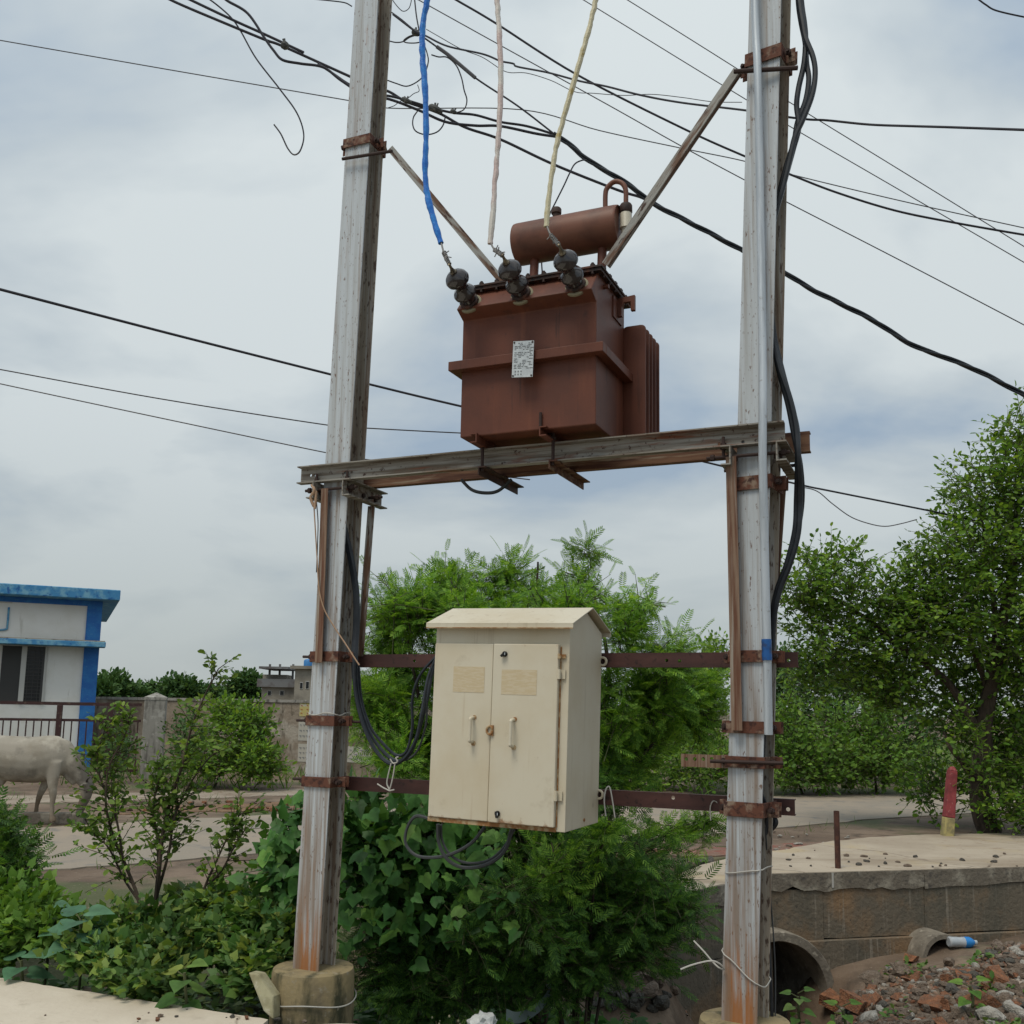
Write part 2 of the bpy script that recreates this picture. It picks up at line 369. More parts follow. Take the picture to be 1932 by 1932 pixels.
class MB:
    def __init__(self): self.v = []; self.f = []
    def add(self, vs, fs):
        b = len(self.v); self.v += [Vector(x) for x in vs]; self.f += [tuple(b + i for i in f) for f in fs]; return self
    def hexa(self, p):        # 0-3 one end loop, 4-7 the other end loop
        return self.add(p, [(3, 2, 1, 0), (4, 5, 6, 7), (0, 1, 5, 4), (1, 2, 6, 5), (2, 3, 7, 6), (3, 0, 4, 7)])
    def box(self, c, sx, sy, sz, X=None, Y=None, Z=None):
        c = Vector(c); X = (X or Vector((1, 0, 0))) * sx / 2; Y = (Y or Vector((0, 1, 0))) * sy / 2; Z = (Z or UP) * sz / 2
        return self.hexa([c - X - Y - Z, c + X - Y - Z, c + X + Y - Z, c - X + Y - Z, c - X - Y + Z, c + X - Y + Z, c + X + Y + Z, c - X + Y + Z])
    def sbox(self, s0, s1, n0, n1, z0, z1):
        return self.hexa([S(s0, n0, z0), S(s1, n0, z0), S(s1, n1, z0), S(s0, n1, z0), S(s0, n0, z1), S(s1, n0, z1), S(s1, n1, z1), S(s0, n1, z1)])
    def sweep(self, prof, p0, p1, xdir):
        p0, p1 = Vector(p0), Vector(p1); d = (p1 - p0).normalized()
        x = (xdir - d * xdir.dot(d)).normalized(); y = d.cross(x); n = len(prof)
        vs = [p0 + x * a + y * b for a, b in prof] + [p1 + x * a + y * b for a, b in prof]
        fs = [(i, (i + 1) % n, n + (i + 1) % n, n + i) for i in range(n)] + [tuple(range(n - 1, -1, -1)), tuple(range(n, 2 * n))]
        return self.add(vs, fs)
    def tube(self, pts, r, sides=6, cap=True):
        pts = [Vector(p) for p in pts]; n = len(pts)
        rs = list(r) if hasattr(r, '__len__') else [r] * n
        b = len(self.v); nrm = None
        for i, p in enumerate(pts):
            t = (pts[min(i + 1, n - 1)] - pts[max(i - 1, 0)])
            t = t.normalized() if t.length > 1e-9 else Vector((0, 0, 1))
            if nrm is None: nrm = t.orthogonal().normalized()
            else:
                nrm = nrm - t * nrm.dot(t)
                nrm = nrm.normalized() if nrm.length > 1e-6 else t.orthogonal().normalized()
            bi = t.cross(nrm)
            for k in range(sides):
                a = 2 * math.pi * k / sides
                self.v.append(p + (nrm * math.cos(a) + bi * math.sin(a)) * rs[i])
        for i in range(n - 1):
            for k in range(sides):
                k2 = (k + 1) % sides
                self.f.append((b + i * sides + k, b + i * sides + k2, b + (i + 1) * sides + k2, b + (i + 1) * sides + k))
        if cap:
            self.f.append(tuple(b + k for k in range(sides - 1, -1, -1)))
            self.f.append(tuple(b + (n - 1) * sides + k for k in range(sides)))
        return self
    def cyl(self, p0, p1, r, sides=12): return self.tube([p0, p1], r, sides)
    def lathe(self, p0, axis, prof, sides=18):      # prof: (distance along axis, radius)
        axis = Vector(axis).normalized(); p0 = Vector(p0)
        return self.tube_fixed([p0 + axis * a for a, r in prof], [r for a, r in prof], axis, sides)
    def tube_fixed(self, pts, rs, axis, sides):
        x = axis.orthogonal().normalized(); y = axis.cross(x); b = len(self.v); n = len(pts)
        for p, r in zip(pts, rs):
            for k in range(sides):
                a = 2 * math.pi * k / sides
                self.v.append(p + (x * math.cos(a) + y * math.sin(a)) * r)
        for i in range(n - 1):
            for k in range(sides):
                k2 = (k + 1) % sides
                self.f.append((b + i * sides + k, b + i * sides + k2, b + (i + 1) * sides + k2, b + (i + 1) * sides + k))
        self.f.append(tuple(b + k for k in range(sides - 1, -1, -1)))
        self.f.append(tuple(b + (n - 1) * sides + k for k in range(sides)))
        return self
    def mesh(self, name, m, M=None, smooth=False):
        inv = M.inverted() if M is not None else None
        vs = [tuple(inv @ v) for v in self.v] if inv is not None else [tuple(v) for v in self.v]
        me = bpy.data.meshes.new(name); me.from_pydata(vs, [], self.f); me.update()
        bm = bmesh.new(); bm.from_mesh(me); bmesh.ops.recalc_face_normals(bm, faces=bm.faces); bm.to_mesh(me); bm.free()
        if m: me.materials.append(m)
        if smooth:
            me.polygons.foreach_set('use_smooth', [True] * len(me.polygons))
            try: me.set_sharp_from_angle(angle=math.radians(40))
            except Exception: pass
        return me
    def build(self, name, m, parent=None, smooth=False, bevel=0, M=None):
        if parent is not None: M = WM[parent.name]
        o = bpy.data.objects.new(name, self.mesh(name, m, M, smooth))
        COL.objects.link(o)
        if parent is not None:
            o.parent = parent
            WM[o.name] = M
        elif M is not None:
            o.matrix_world = M; WM[o.name] = M
        else: WM[o.name] = Matrix()
        if bevel:
            md = o.modifiers.new('bevel', 'BEVEL'); md.width = bevel; md.segments = 2; md.limit_method = 'ANGLE'; md.angle_limit = math.radians(40)
        return o
def frame_at(p, R=None): return Matrix.Translation(Vector(p)) @ (R.to_4x4() if R else Matrix())
def apply_mods(o):
    dg = bpy.context.evaluated_depsgraph_get()
    me = bpy.data.meshes.new_from_object(o.evaluated_get(dg))
    o.modifiers.clear(); o.data = me
def I_prof(b, d, tf, tw):
    b /= 2; d /= 2; t = tw / 2
    return [(-b, -d), (b, -d), (b, -d + tf), (t, -d + tf), (t, d - tf), (b, d - tf), (b, d), (-b, d), (-b, d - tf), (-t, d - tf), (-t, -d + tf), (-b, -d + tf)]
def C_prof(h, w, t, sgn):      # web at x=0, flanges reach to sgn*w, z from 0 to h
    p = [(0, 0), (w, 0), (w, t), (t, t), (t, h - t), (w, h - t), (w, h), (0, h)]
    return [(sgn * a, b) for a, b in p] if sgn > 0 else [(-a, b) for a, b in reversed(p)]
def L_prof(a, t, sx=1, sy=1):
    p = [(0, 0), (a, 0), (a, t), (t, t), (t, a), (0, a)]
    p = [(sx * x, sy * y) for x, y in p]
    return p if sx * sy > 0 else p[::-1]
def fast_mesh(name, V, Fq, m, smooth=False):
    """V (N,3) array, Fq (M,k) int array of k-gons"""
    me = bpy.data.meshes.new(name)
    k = Fq.shape[1]
    me.vertices.add(len(V)); me.vertices.foreach_set('co', V.astype(np.float32).ravel())
    me.loops.add(Fq.size); me.loops.foreach_set('vertex_index', Fq.astype(np.int32).ravel())
    me.polygons.add(len(Fq)); me.polygons.foreach_set('loop_start', np.arange(0, Fq.size, k, dtype=np.int32))
    me.polygons.foreach_set('loop_total', np.full(len(Fq), k, dtype=np.int32))
    if smooth: me.polygons.foreach_set('use_smooth', np.ones(len(Fq), dtype=bool))
    me.update(calc_edges=True); me.validate()
    if m: me.materials.append(m)
    return me
def link(name, me, parent=None, M=None):
    o = bpy.data.objects.new(name, me); COL.objects.link(o)
    if parent is not None: o.parent = parent; WM[o.name] = WM[parent.name]
    if M is not None: o.matrix_local = M
    return o

# ================================================================== THE SETTING
def g2(u, v, z=0.0): p = gp(u, v, z); return (p.x, p.y)
W = [gp(1215, 1700), gp(1370, 1669), gp(1450, 1650), gp(1932, 1637)]
W.append(W[3] + (W[3] - W[2]) * 1.2)
W = [Vector((p.x, p.y, 0)) for p in W]
wall_line = [(p.x, p.y) for p in W]
def wall_y(X):
    xs = [p[0] for p in wall_line]; ys = [p[1] for p in wall_line]
    return np.interp(X, xs, ys)
CTRL = np.array([
    (-9, 8, -.12), (-6, 6, -.12), (-3, 5, -.12), (0, 4, -.12), (2, 3.5, -.12), (4, 3.5, -.12), (0, 0, -.12), (-8, 0, -.12), (8, 0, -.12), (-1.6, 5.3, -.14),
    (-8, 9.6, -.25), (-5, 7.8, -.3), (-3, 7.2, -.35), (-1.5, 6.6, -.48), (-1, 6.0, -.52), (-2, 6.1, -.34), (-3.5, 6.7, -.28), (-4.2, 8.3, -.2),
    (-6, 9.6, -.05), (-3.5, 8.9, -.08), (-2, 9.2, -.1), (-1, 9.3, -.12), (-.5, 10.2, -.03), (.3, 10.2, -.05), (-5, 9.3, -.04),
    (0, 5.6, -.5), (0, 6.5, -.7), (0, 7.5, -.85), (0, 8.6, -.5), (1, 6, -.6), (1, 7.2, -.8), (1, 8.3, -.95), (1, 9.2, -.6), (.6, 9.9, -.1),
    (2.5, 9.7, -1.7), (2.1, 8.9, -1.55), (1.9, 7.8, -1.15), (1.5, 6.7, -.85), (1.3, 5.6, -.5), (1.2, 5, -.36),
    (2.2, 7.0, -.40), (2.57, 7.4, -.34), (3.05, 7.8, -.27), (4.1, 8.0, -.11), (5, 8.2, -.05), (4.2, 8.8, -.5), (3.3, 8.7, -.65), (2.5, 8.2, -.95), (5.2, 9.2, -.5), (3.1, 6, -.22), (2.35, 6, -.25), (1.75, 5.8, -.30), (4, 7.5, -.14), (6, 8.6, -.1), (5, 5, -.15),
    (3.3, 9.6, -1.0), (4.0, 9.9, -.8), (5, 10.3, -.72), (4.2, 10.4, -.8), (5.2, 10.7, -.72), (6, 10.9, -.7), (4.6, 10.1, -.7), (3.6, 10.2, -.95), (2.9, 7.2, -.30), (3.2, 7.6, -.26), (2.5, 6.6, -.30), (7, 10.9, -.7), (8, 10.9, -.6)], dtype=float)
def height(X, Y):
    X = np.asarray(X, float); Y = np.asarray(Y, float)
    d2 = (X[..., None] - CTRL[:, 0]) ** 2 + (Y[..., None] - CTRL[:, 1]) ** 2 + .01
    w = 1 / d2 ** 1.9
    z = (w * CTRL[:, 2]).sum(-1) / w.sum(-1)
    # the water has cut a channel from the pipe mouth
    ch = np.array([(2.66, 10.2), (2.45, 9.2), (2.05, 8.2), (1.55, 7.3), (.9, 6.9), (0, 6.9), (-1, 6.7)]); cz = np.array([-1.95, -1.8, -1.5, -1.15, -.95, -.85, -.7]); cwid = np.array([.55, .5, .5, .6, .6, .55, .5])
    for i in range(len(ch) - 1):
        a, b = ch[i], ch[i + 1]; ab = b - a
        t = np.clip(((X - a[0]) * ab[0] + (Y - a[1]) * ab[1]) / (ab @ ab), 0, 1)
        d = np.hypot(X - a[0] - t * ab[0], Y - a[1] - t * ab[1]); wd = cwid[i] * (1 - t) + cwid[i + 1] * t
        bed = cz[i] * (1 - t) + cz[i + 1] * t
        k = np.exp(-(d / wd) ** 4)
        z = np.minimum(z, z * (1 - k) + bed * k)
    # flat country beyond the ditch; the culvert head wall is a step
    flat = ((Y > 10.4 + 0.60 * np.minimum(X, 1)) & (X <= wall_line[0][0])) | ((X > wall_line[0][0]) & (Y > wall_y(X) + .12))
    t = np.clip((Y - (9.3 + .55 * np.minimum(X, 1))) / 1.1, 0, 1) * (X < 1.2)
    z = z * (1 - t) + (-.04) * t
    z = np.where(flat, -.045, z)
    void = (X > wall_line[0][0] + .1) & (Y > wall_y(X) + .12) & (Y < wall_y(X) + 1.5)
    z = np.where(void, -2.4, z)
    z = z + np.where(flat, 0, .03 * np.sin(X * 5.1 + Y * 2.3) * np.sin(Y * 4.7 - X * 1.9))
    return z
def hz1(x, y): return float(height(np.array([x]), np.array([y]))[0])

def grid_sheet(x0, x1, y0, y1, nx, ny, f):
    xs, ys = np.meshgrid(np.linspace(x0, x1, nx), np.linspace(y0, y1, ny))
    V = np.stack([xs, ys, f(xs, ys)], -1).reshape(-1, 3)
    i = np.arange(nx * ny).reshape(ny, nx)
    Fq = np.stack([i[:-1, :-1], i[:-1, 1:], i[1:, 1:], i[1:, :-1]], -1).reshape(-1, 4)
    return V, Fq
# one ground sheet: fine in the ditch, coarse to the horizon
gx = np.concatenate([np.array([-1500, -600, -250, -100, -45, -22, -14]), np.arange(-10, 10.01, .1), np.array([14, 22, 45, 100, 250, 600, 1500])])
gy = np.concatenate([np.array([-60, -20, -6, 0, 2, 3]), np.arange(3.6, 15.01, .1), np.array([18, 22, 28, 40, 65, 110, 220, 500, 1000, 2000])])
xs, ys = np.meshgrid(gx, gy)
zs = height(xs, ys)
V = np.stack([xs, ys, zs], -1).reshape(-1, 3)
ii = np.arange(V.shape[0]).reshape(len(gy), len(gx))
Fq = np.stack([ii[:-1, :-1], ii[:-1, 1:], ii[1:, 1:], ii[1:, :-1]], -1).reshape(-1, 4)
tag(link('ground', fast_mesh('ground', V, Fq, m_dirt, True)), kind='structure')

def poly_slab(name, pts, z0, z1, m, kind='structure', edge_noise=0):
    mb = MB(); n = len(pts)
    mb.add([(x, y, z0) for x, y in pts] + [(x, y, z1) for x, y in pts],
           [tuple(range(n - 1, -1, -1)), tuple(range(n, 2 * n))] + [(i, (i + 1) % n, n + (i + 1) % n, n + i) for i in range(n)])
    return tag(mb.build(name, m), kind=kind)
def ragged(a, b, n, amp):
    a, b = Vector(a), Vector(b); d = (b - a).normalized(); pr = Vector((-d.y, d.x))
    return [tuple(a.lerp(b, i / n) + pr * (random.uniform(-amp, amp) if 0 < i < n else 0)) for i in range(n)]
# asphalt road running from the left towards the far right
far_e = [g2(-60, 1560), g2(100, 1556), g2(560, 1530), g2(1150, 1505), g2(1650, 1496)]
near_e = [g2(-60, 1640), g2(100, 1634), g2(500, 1604), g2(1150, 1588), g2(1650, 1541)]
def ext(p, q, t): return (p[0] + (p[0] - q[0]) * t, p[1] + (p[1] - q[1]) * t)
far_l = [ext(far_e[1], far_e[2], 5)] + far_e[1:] + [ext(far_e[4], far_e[3], 9)]
near_l = [ext(near_e[1], near_e[2], 6)] + near_e[1:] + [ext(near_e[4], near_e[2], 6)]
rf = []
for i in range(len(far_l) - 1): rf += ragged(far_l[i], far_l[i + 1], 14, .06)
rf.append(far_l[-1])
rn = []
for i in range(len(near_l) - 1): rn += ragged(near_l[i], near_l[i + 1], 14, .06)
rn.append(near_l[-1])
poly_slab('road', rn + rf[::-1], -.08, -.028, m_asph)
# second pale strip on the far verge behind the cow
m_path = mat('dusty_path', (0.30, 0.255, 0.205), 1.0, 0, [dict(col=(0.22, 0.175, 0.135), scale=2, lo=.45, hi=.62), dict(col=(0.17, 0.11, 0.07), scale=6, lo=.58, hi=.68)], bump=(30, (1, 1, 1), .01))
pa = ragged(g2(-140, 1517), g2(620, 1494), 26, .12) + ragged(g2(620, 1484), g2(-140, 1500), 26, .14)
poly_slab('dirt_path', pa, -.05, -.036, m_path)
m_brown = mat('brown_spoil', (0.19, 0.115, 0.065), 1.0, 0, [dict(col=(0.11, 0.07, 0.045), scale=5, lo=.45, hi=.6), dict(col=(0.30, 0.22, 0.15), scale=16, lo=.6, hi=.68)], bump=(18, (1, 1, 1), .04))
pa = ragged(g2(215, 1531), g2(640, 1522), 22, .09) + ragged(g2(640, 1504), g2(215, 1521), 22, .09)
poly_slab('spoil_strip', pa, -.05, -.034, m_brown)

# concrete slab the photographer stands on; its edge runs parallel to the structure
e0, e1 = gp(0, 1845), gp(515, 1925)
ed = (e1 - e0).normalized()
edge = ragged((e0 - ed * 9).xy, (e0 - ed * 0.3).xy, 20, .012) + ragged((e0 - ed * .3).xy, (e1 - ed * .03).xy, 44, .009)
cor = (e1 - ed * .03).xy
poly_slab('pavement', edge + [tuple(cor), (cor.x - .10, cor.y - .9), (cor.x - .1, -4), (-14, -4)], -.14, 0.0, m_conc)
# rounded end of another slab right of the footing
c2 = gp(640, 1955); c2n = [(c2.x + .30 * math.cos(a), c2.y + .20 * math.sin(a)) for a in np.linspace(0, 2 * math.pi, 26, endpoint=False)]
tag(poly_slab('concrete_disc', c2n, -.16, .0, m_conc, kind=None), 'pale rounded concrete piece on the ground right of the left footing', 'concrete piece')

# concrete apron road over the culvert
apron_far = [g2(1262, 1652), g2(1380, 1618), g2(1470, 1606), g2(1560, 1590), g2(1640, 1581), g2(1720, 1577), g2(1800, 1575), g2(1932, 1572), g2(2300, 1568)]
wn_ = [(p.x, p.y) for p in W]
apn = []
for i in range(len(wn_) - 1): apn += ragged(wn_[i], wn_[i + 1], 16, .010)
apn.append(wn_[-1])
apf = []
for i in range(len(apron_far) - 1): apf += ragged(apron_far[i], apron_far[i + 1], 6, .03)
m_apron = mat('apron_concrete', (0.41, 0.35, 0.275), 0.95, 0, [
    dict(col=(0.34, 0.285, 0.22), scale=.8, lo=.42, hi=.62), dict(col=(0.40, 0.32, 0.20), scale=1.7, lo=.55, hi=.66, amt=.7),
    dict(col=(0.24, 0.17, 0.12), scale=10, lo=.60, hi=.70, amt=.8), dict(crack=True, col=(0.16, 0.13, 0.10), scale=.45, hi=.012, amt=.8, lo=0), dict(col=(0.22, 0.17, 0.12), scale=1, stretch=(.35, 1.6, 1), lo=.52, hi=.66, amt=.7), dict(col=(0.12, 0.09, 0.07), scale=38, lo=.68, hi=.72)], bump=(24, (1, 1, 1), .008))
poly_slab('concrete_road', apn + apf[::-1], -.045, .012, m_apron)

# ---------------------------------------------------------------- culvert head wall
cul = thing('culvert', 'stained concrete culvert head wall with pipe mouths under the pale deck', 'culvert', W[2])
WD = (W[3] - W[2]).normalized(); WNf = Vector((WD.y, -WD.x, 0))      # outwards, towards the camera
if WNf.y > 0: WNf = -WNf
def wseg(a, b, z0, z1, t0, t1, name, m, parent=cul, bevel=.012, n=8, rough=.01):
    mb = MB(); a, b = Vector(a), Vector(b); d = (b - a).normalized(); o = Vector((d.y, -d.x, 0)); o = -o if o.y > 0 else o
    zs = [random.uniform(-rough, rough) for _ in range(n + 1)]
    for i in range(n):
        p, q = a.lerp(b, i / n), a.lerp(b, (i + 1) / n)
        z0a, z0b = z0 + zs[i] * 2, z0 + zs[i + 1] * 2
        vs = [p + o * t0 + UP * z0a, q + o * t0 + UP * z0b, q + o * t1 + UP * z0b, p + o * t1 + UP * z0a,
              p + o * t0 + UP * z1, q + o * t0 + UP * z1, q + o * t1 + UP * z1, p + o * t1 + UP * z1]
        mb.hexa(vs)
    bmo = mb.build(name, m, parent)
    bm = bmesh.new(); bm.from_mesh(bmo.data); bmesh.ops.remove_doubles(bm, verts=bm.verts, dist=1e-4)
    # drop the inner faces left between neighbouring blocks
    dup = [f for f in bm.faces if all(len(e.link_faces) > 2 for e in f.edges)]
    bmesh.ops.delete(bm, geom=dup, context='FACES'); bmesh.ops.recalc_face_normals(bm, faces=bm.faces); bm.to_mesh(bmo.data); bm.free()
    return bmo
def wpt(u, v=1645): p = pl(u, v, W[2], WNf); return Vector((p.x, p.y, 0))
j1, j2 = wpt(1551), wpt(1741)
for a, b in ((W[0], W[1]), (W[1], W[2]), (W[2], j2), (j2 + WD * .012, W[4])):
    wseg(a, b, -.155, .006, -.25, .014 + random.uniform(-.004, .006), 'deck_edge', m_cedge, rough=.018, n=14)
for a, b, t in ((W[0], W[1], 0), (W[1], W[2], .0), (W[2], j1, .002), (j1 + WD * .005, j2, .0), (j2 + WD * .007, W[4], -.004)):
    wseg(a, b, -.66, -.16, -.25, t, 'wall_panel', m_cwall, n=6, rough=.01)
low = MB()
for a, b in ((W[0], W[1]), (W[1], W[2])):
    wseg(a, b, -1.9, -.665, -.25, .03, 'wall_panel', m_cwall, n=3, rough=0)
pc = pl(1447, 1872, W[2], WNf); PCEN, PRAD = Vector((pc.x, pc.y, pc.z)), .635
p2 = pl(1745, 1800, W[2], WNf)
lw = MB()
lw.box((W[2] + W[4]) / 2 + UP * -1.29 + WNf * -.10, (W[4] - W[2]).length, .34, 1.25, WD, WNf)
lwo = lw.build('footing_wall', m_cwall, cul)
cut = MB(); cut.cyl(PCEN - WNf * 1, PCEN + WNf * 1, PRAD - .02, 40); cut.cyl(p2 - WNf * 1, p2 + WNf * 1, .25, 32)
cuto = cut.build('cutter', None, None); cuto.parent = None
md = lwo.modifiers.new('b', 'BOOLEAN'); md.object = cuto; md.operation = 'DIFFERENCE'; md.solver = 'EXACT'
bpy.context.view_layer.update(); apply_mods(lwo); bpy.data.objects.remove(cuto, do_unlink=True)
def ring_pipe(c, ro, ri, t0, t1):
    mb = MB(); x, z = WD, UP; n = 44; b = 0
    rings = [(ro, t1), (ro * .985, t1 + .015), (ri * 1.02, t1 + .015), (ri, t1), (ri, t0)]
    vs = []
    for r, t in [(ro, t0)] + rings:
        for k in range(n):
            a = 2 * math.pi * k / n; rr = r * (1 + .006 * math.sin(a * 9) * math.sin(a * 5 + 1))
            vs.append(c + (x * math.cos(a) + z * math.sin(a)) * rr + WNf * t)
    fs = []
    for i in range(5):
        for k in range(n):
            fs.append((i * n + k, i * n + (k + 1) % n, (i + 1) * n + (k + 1) % n, (i + 1) * n + k))
    mb.add(vs, fs); return mb
o = ring_pipe(PCEN, PRAD, PRAD - .10, -4.0, .22).build('pipe', m_pipe, cul, smooth=True)
o = ring_pipe(p2, .27, .215, -3.0, .30).build('pipe', m_pipe, cul, smooth=True)

# ================================================================== THE DOUBLE-POLE STRUCTURE
def pole(name, label, b0, b1, rot):
    Rm = Matrix.Rotation(rot, 3, 'Z') @ RS
    t = thing(name, label, 'pole', b0, Rm)
    x = Rm @ Vector((1, 0, 0)); y = Rm @ Vector((0, 1, 0))
    d = .085; tf = .009
    b0, b1 = Vector(b0), Vector(b1)
    fl = MB()
    for sg in (-1, 1):
        c0, c1 = b0 + y * sg * (d - tf / 2), b1 + y * sg * (d - tf / 2)
        prof = [(-.0865, -tf / 2), (.0865, -tf / 2), (.0865, tf / 2), (-.0865, tf / 2)]
        f = MB().sweep(prof, c0, c1, x).build('flange', m_pole if sg < 0 else m_pole_in, t, bevel=.002)
    MB().sweep([(-.004, -d + tf), (.004, -d + tf), (.004, d - tf), (-.004, d - tf)], b0, b1, x).build('web', m_pole_in, t)
    return t, x, y
PL0, PL1 = S(-.083, 0, .13), S(.062, 0, 6.5)
PR0, PR1 = S(2.345, 0, .18), S(2.58, 0, 6.0)
poleL, xL, yL = pole('steel_pole', 'weathered grey steel joist pole left of the transformer', PL0, PL1, 0)
poleR, xR, yR = pole('steel_pole', 'weathered grey steel joist pole carrying a zinc conduit, right of the transformer', PR0, PR1, math.radians(-9))
def axis_at(p0, p1, z): t = (z - p0.z) / (p1.z - p0.z); return p0.lerp(p1, t)
def footing(p, top, label, r):
    mb = MB(); c = Vector((p.x, p.y, 0))
    prof = [(0, r * 1.04), (.55, r * 1.01), (.90, r), (.925, r * .97), (.93, r * .90)]
    o = MB().lathe(c + UP * (top - .93), UP, prof, 40).build('concrete_footing', m_foot, None, smooth=True, M=frame_at(c + UP * (top - .93)))
    for v in o.data.vertices:
        v.co += Vector((v.co.x, v.co.y, 0)) * .02 * mnoise.noise(v.co * 4)
    return tag(o, label, 'footing')
# vertices of a thing built with M are authored in world space
footing(PL0, .165, 'mossy round concrete footing of the left pole, wire tied round it', .232)
footing(PR0, .205, 'round concrete footing of the right pole beside the rubble', .215)
def clamp(t, p0, p1, x, y, z, h=.05, ear=.05, bolts=True, sides=(-1, 1)):
    c = axis_at(p0, p1, z); ax = (p1 - p0).normalized(); w = .0935; e = .005
    mb = MB()
    for sg in (-1, 1):
        mb.box(c + y * sg * (w + e / 2), 2 * w + 2 * e, e, h, x, y, ax)
        mb.box(c + x * sg * (w + e / 2), e, 2 * w, h, x, y, ax)
    for sg in sides:      # pinched ears
        for k in (-1, 1):
            mb.box(c + x * sg * (w + e + ear / 2) + y * k * .018, ear, e, h, x, y, ax)
    o = mb.build('clamp', m_clamp, t, bevel=.0015)
    if bolts:
        for sg in sides:
            p = c + x * sg * (w + ear * .55)
            bo = MB().cyl(p - y * .075, p + y * .06, .0085, 8)
            bo.cyl(p - y * .062, p - y * .045, .016, 6); bo.cyl(p + y * .03, p + y * .045, .016, 6)
            bo.build('bolt', m_bolt, o)
    return o
for v, h in ((292, .062), (1240, .06), (1360, .058), (1475, .058)):
    clamp(poleL, PL0, PL1, xL, yL, sn(640, v)[1], h)
for v, h in ((130, .075), (918, .07), (1240, .058), (1372, .058), (1437, .055), (1525, .07)):
    clamp(poleR, PR0, PR1, xR, yR, sn(1420, v)[1], h)
# long threaded rods sticking out of some clamps
def rod(t, p, q, r=.008):
    MB().cyl(p, q, r, 8).build('threaded_rod', m_bolt, t)
for v, u0, u1 in ((1240, 572, 592), (1360, 560, 592), (1470, 553, 582)):
    rod(poleL, sp(u0, v - 1, -.06), sp(u1 + 20, v, -.06))
rod(poleL, sp(652, 1362, .03), sp(690, 1362, .03))
rod(poleR, sp(1340, 1436, -.11), sp(1478, 1440, -.11), .009)

# white wires tied round the pole and the footing
def wire(name, label, pts, r, m, cat='wire', n=8, group=None, sides=6):
    P = catmull(pts, n)
    o = MB().tube(P, r, sides).build(name, m, None, smooth=True)
    return tag(o, label, cat, group)
def ring_pts(c, x, y, hw, hd, zf, k=28):
    out = []
    for i in range(k + 1):
        a = 2 * math.pi * i / k
        ca, sa = math.cos(a), math.sin(a)
        m = max(abs(ca), abs(sa))
        out.append(c + x * ca / m * hw + y * sa / m * hd + UP * zf(a))
    return out
fc = Vector((PL0.x, PL0.y, .165 - .16))
wire('tie_wire', 'thin white wire tied round the mossy left footing', [fc + Vector((math.cos(a) * .244, math.sin(a) * .244, .012 * math.sin(3 * a))) for a in np.linspace(0, 2 * math.pi, 40)], .004, m_white_wire, n=2)
cR = axis_at(PR0, PR1, sn(1406, 1640)[1])
wire('tie_wire', 'thin white wire round the right pole at deck level', ring_pts(cR, xR, yR, .092, .092, lambda a: .02 * math.cos(a)), .0032, m_white_wire, n=1)
cR = axis_at(PR0, PR1, sn(1406, 1820)[1])
wire('tie_wire', 'white wire slung slantwise round the right pole near its foot', ring_pts(cR, xR, yR, .093, .093, lambda a: -.085 * math.cos(a)), .0032, m_white_wire, n=1)
wire('tie_wire', 'forked loose end of white wire left of the right pole foot', [sp(1309, 1775, -.06), sp(1328, 1795, -.08), sp(1345, 1815, -.09), sp(1357, 1826, -.1), sp(1367, 1829, -.09), sp(1357, 1818, -.12), sp(1340, 1813, -.14), sp(1308, 1820, -.16), sp(1284, 1829, -.18)], .0042, m_white_wire)
cL = axis_at(PL0, PL1, sn(630, 1347)[1])
wire('tie_wire', 'pale wire wound round the left pole above a rusty clamp', ring_pts(cL, xL, yL, .094, .094, lambda a: .008 * math.sin(4 * a)), .0035, m_white_wire, n=1)

# ---------------------------------------------------------------- beams
def solid(mb_prof, p0, p1, xd): return MB().sweep(mb_prof, p0, p1, xd)
def punch(o, pts, axis, r):
    cut = MB()
    for p in pts: cut.cyl(p - axis * .06, p + axis * .06, r, 14)
    co = cut.build('cutter', None)
    md = o.modifiers.new('b', 'BOOLEAN'); md.object = co; md.operation = 'DIFFERENCE'; md.solver = 'EXACT'
    bpy.context.view_layer.update(); apply_mods(o); bpy.data.objects.remove(co, do_unlink=True)
ZB = 2.957
bo = solid(C_prof(.105, .05, .007, -1), S(-.262, -.092, ZB), S(2.60, -.092, ZB), ND)
fb = bo.build('channel_beam', m_beam, None, M=frame_at(S(-.262, -.092, ZB), RS))
punch(fb, [sp(587, 897, -.095), sp(596, 897, -.095), sp(652, 892, -.095), sp(664, 891, -.095), sp(1357, 838, -.095), sp(1402, 834, -.095), sp(1474, 829, -.095)], ND, .0085)
tag(fb, 'weathered grey front channel beam with bolt holes under the transformer', 'beam')
rb = solid(C_prof(.105, .05, .007, 1), S(-.20, .094, ZB), S(2.695, .094, ZB), ND).build('channel_beam', m_beam2, None, M=frame_at(S(-.2, .094, ZB), RS))
tag(rb, 'rusty brown rear channel beam under the transformer', 'beam')
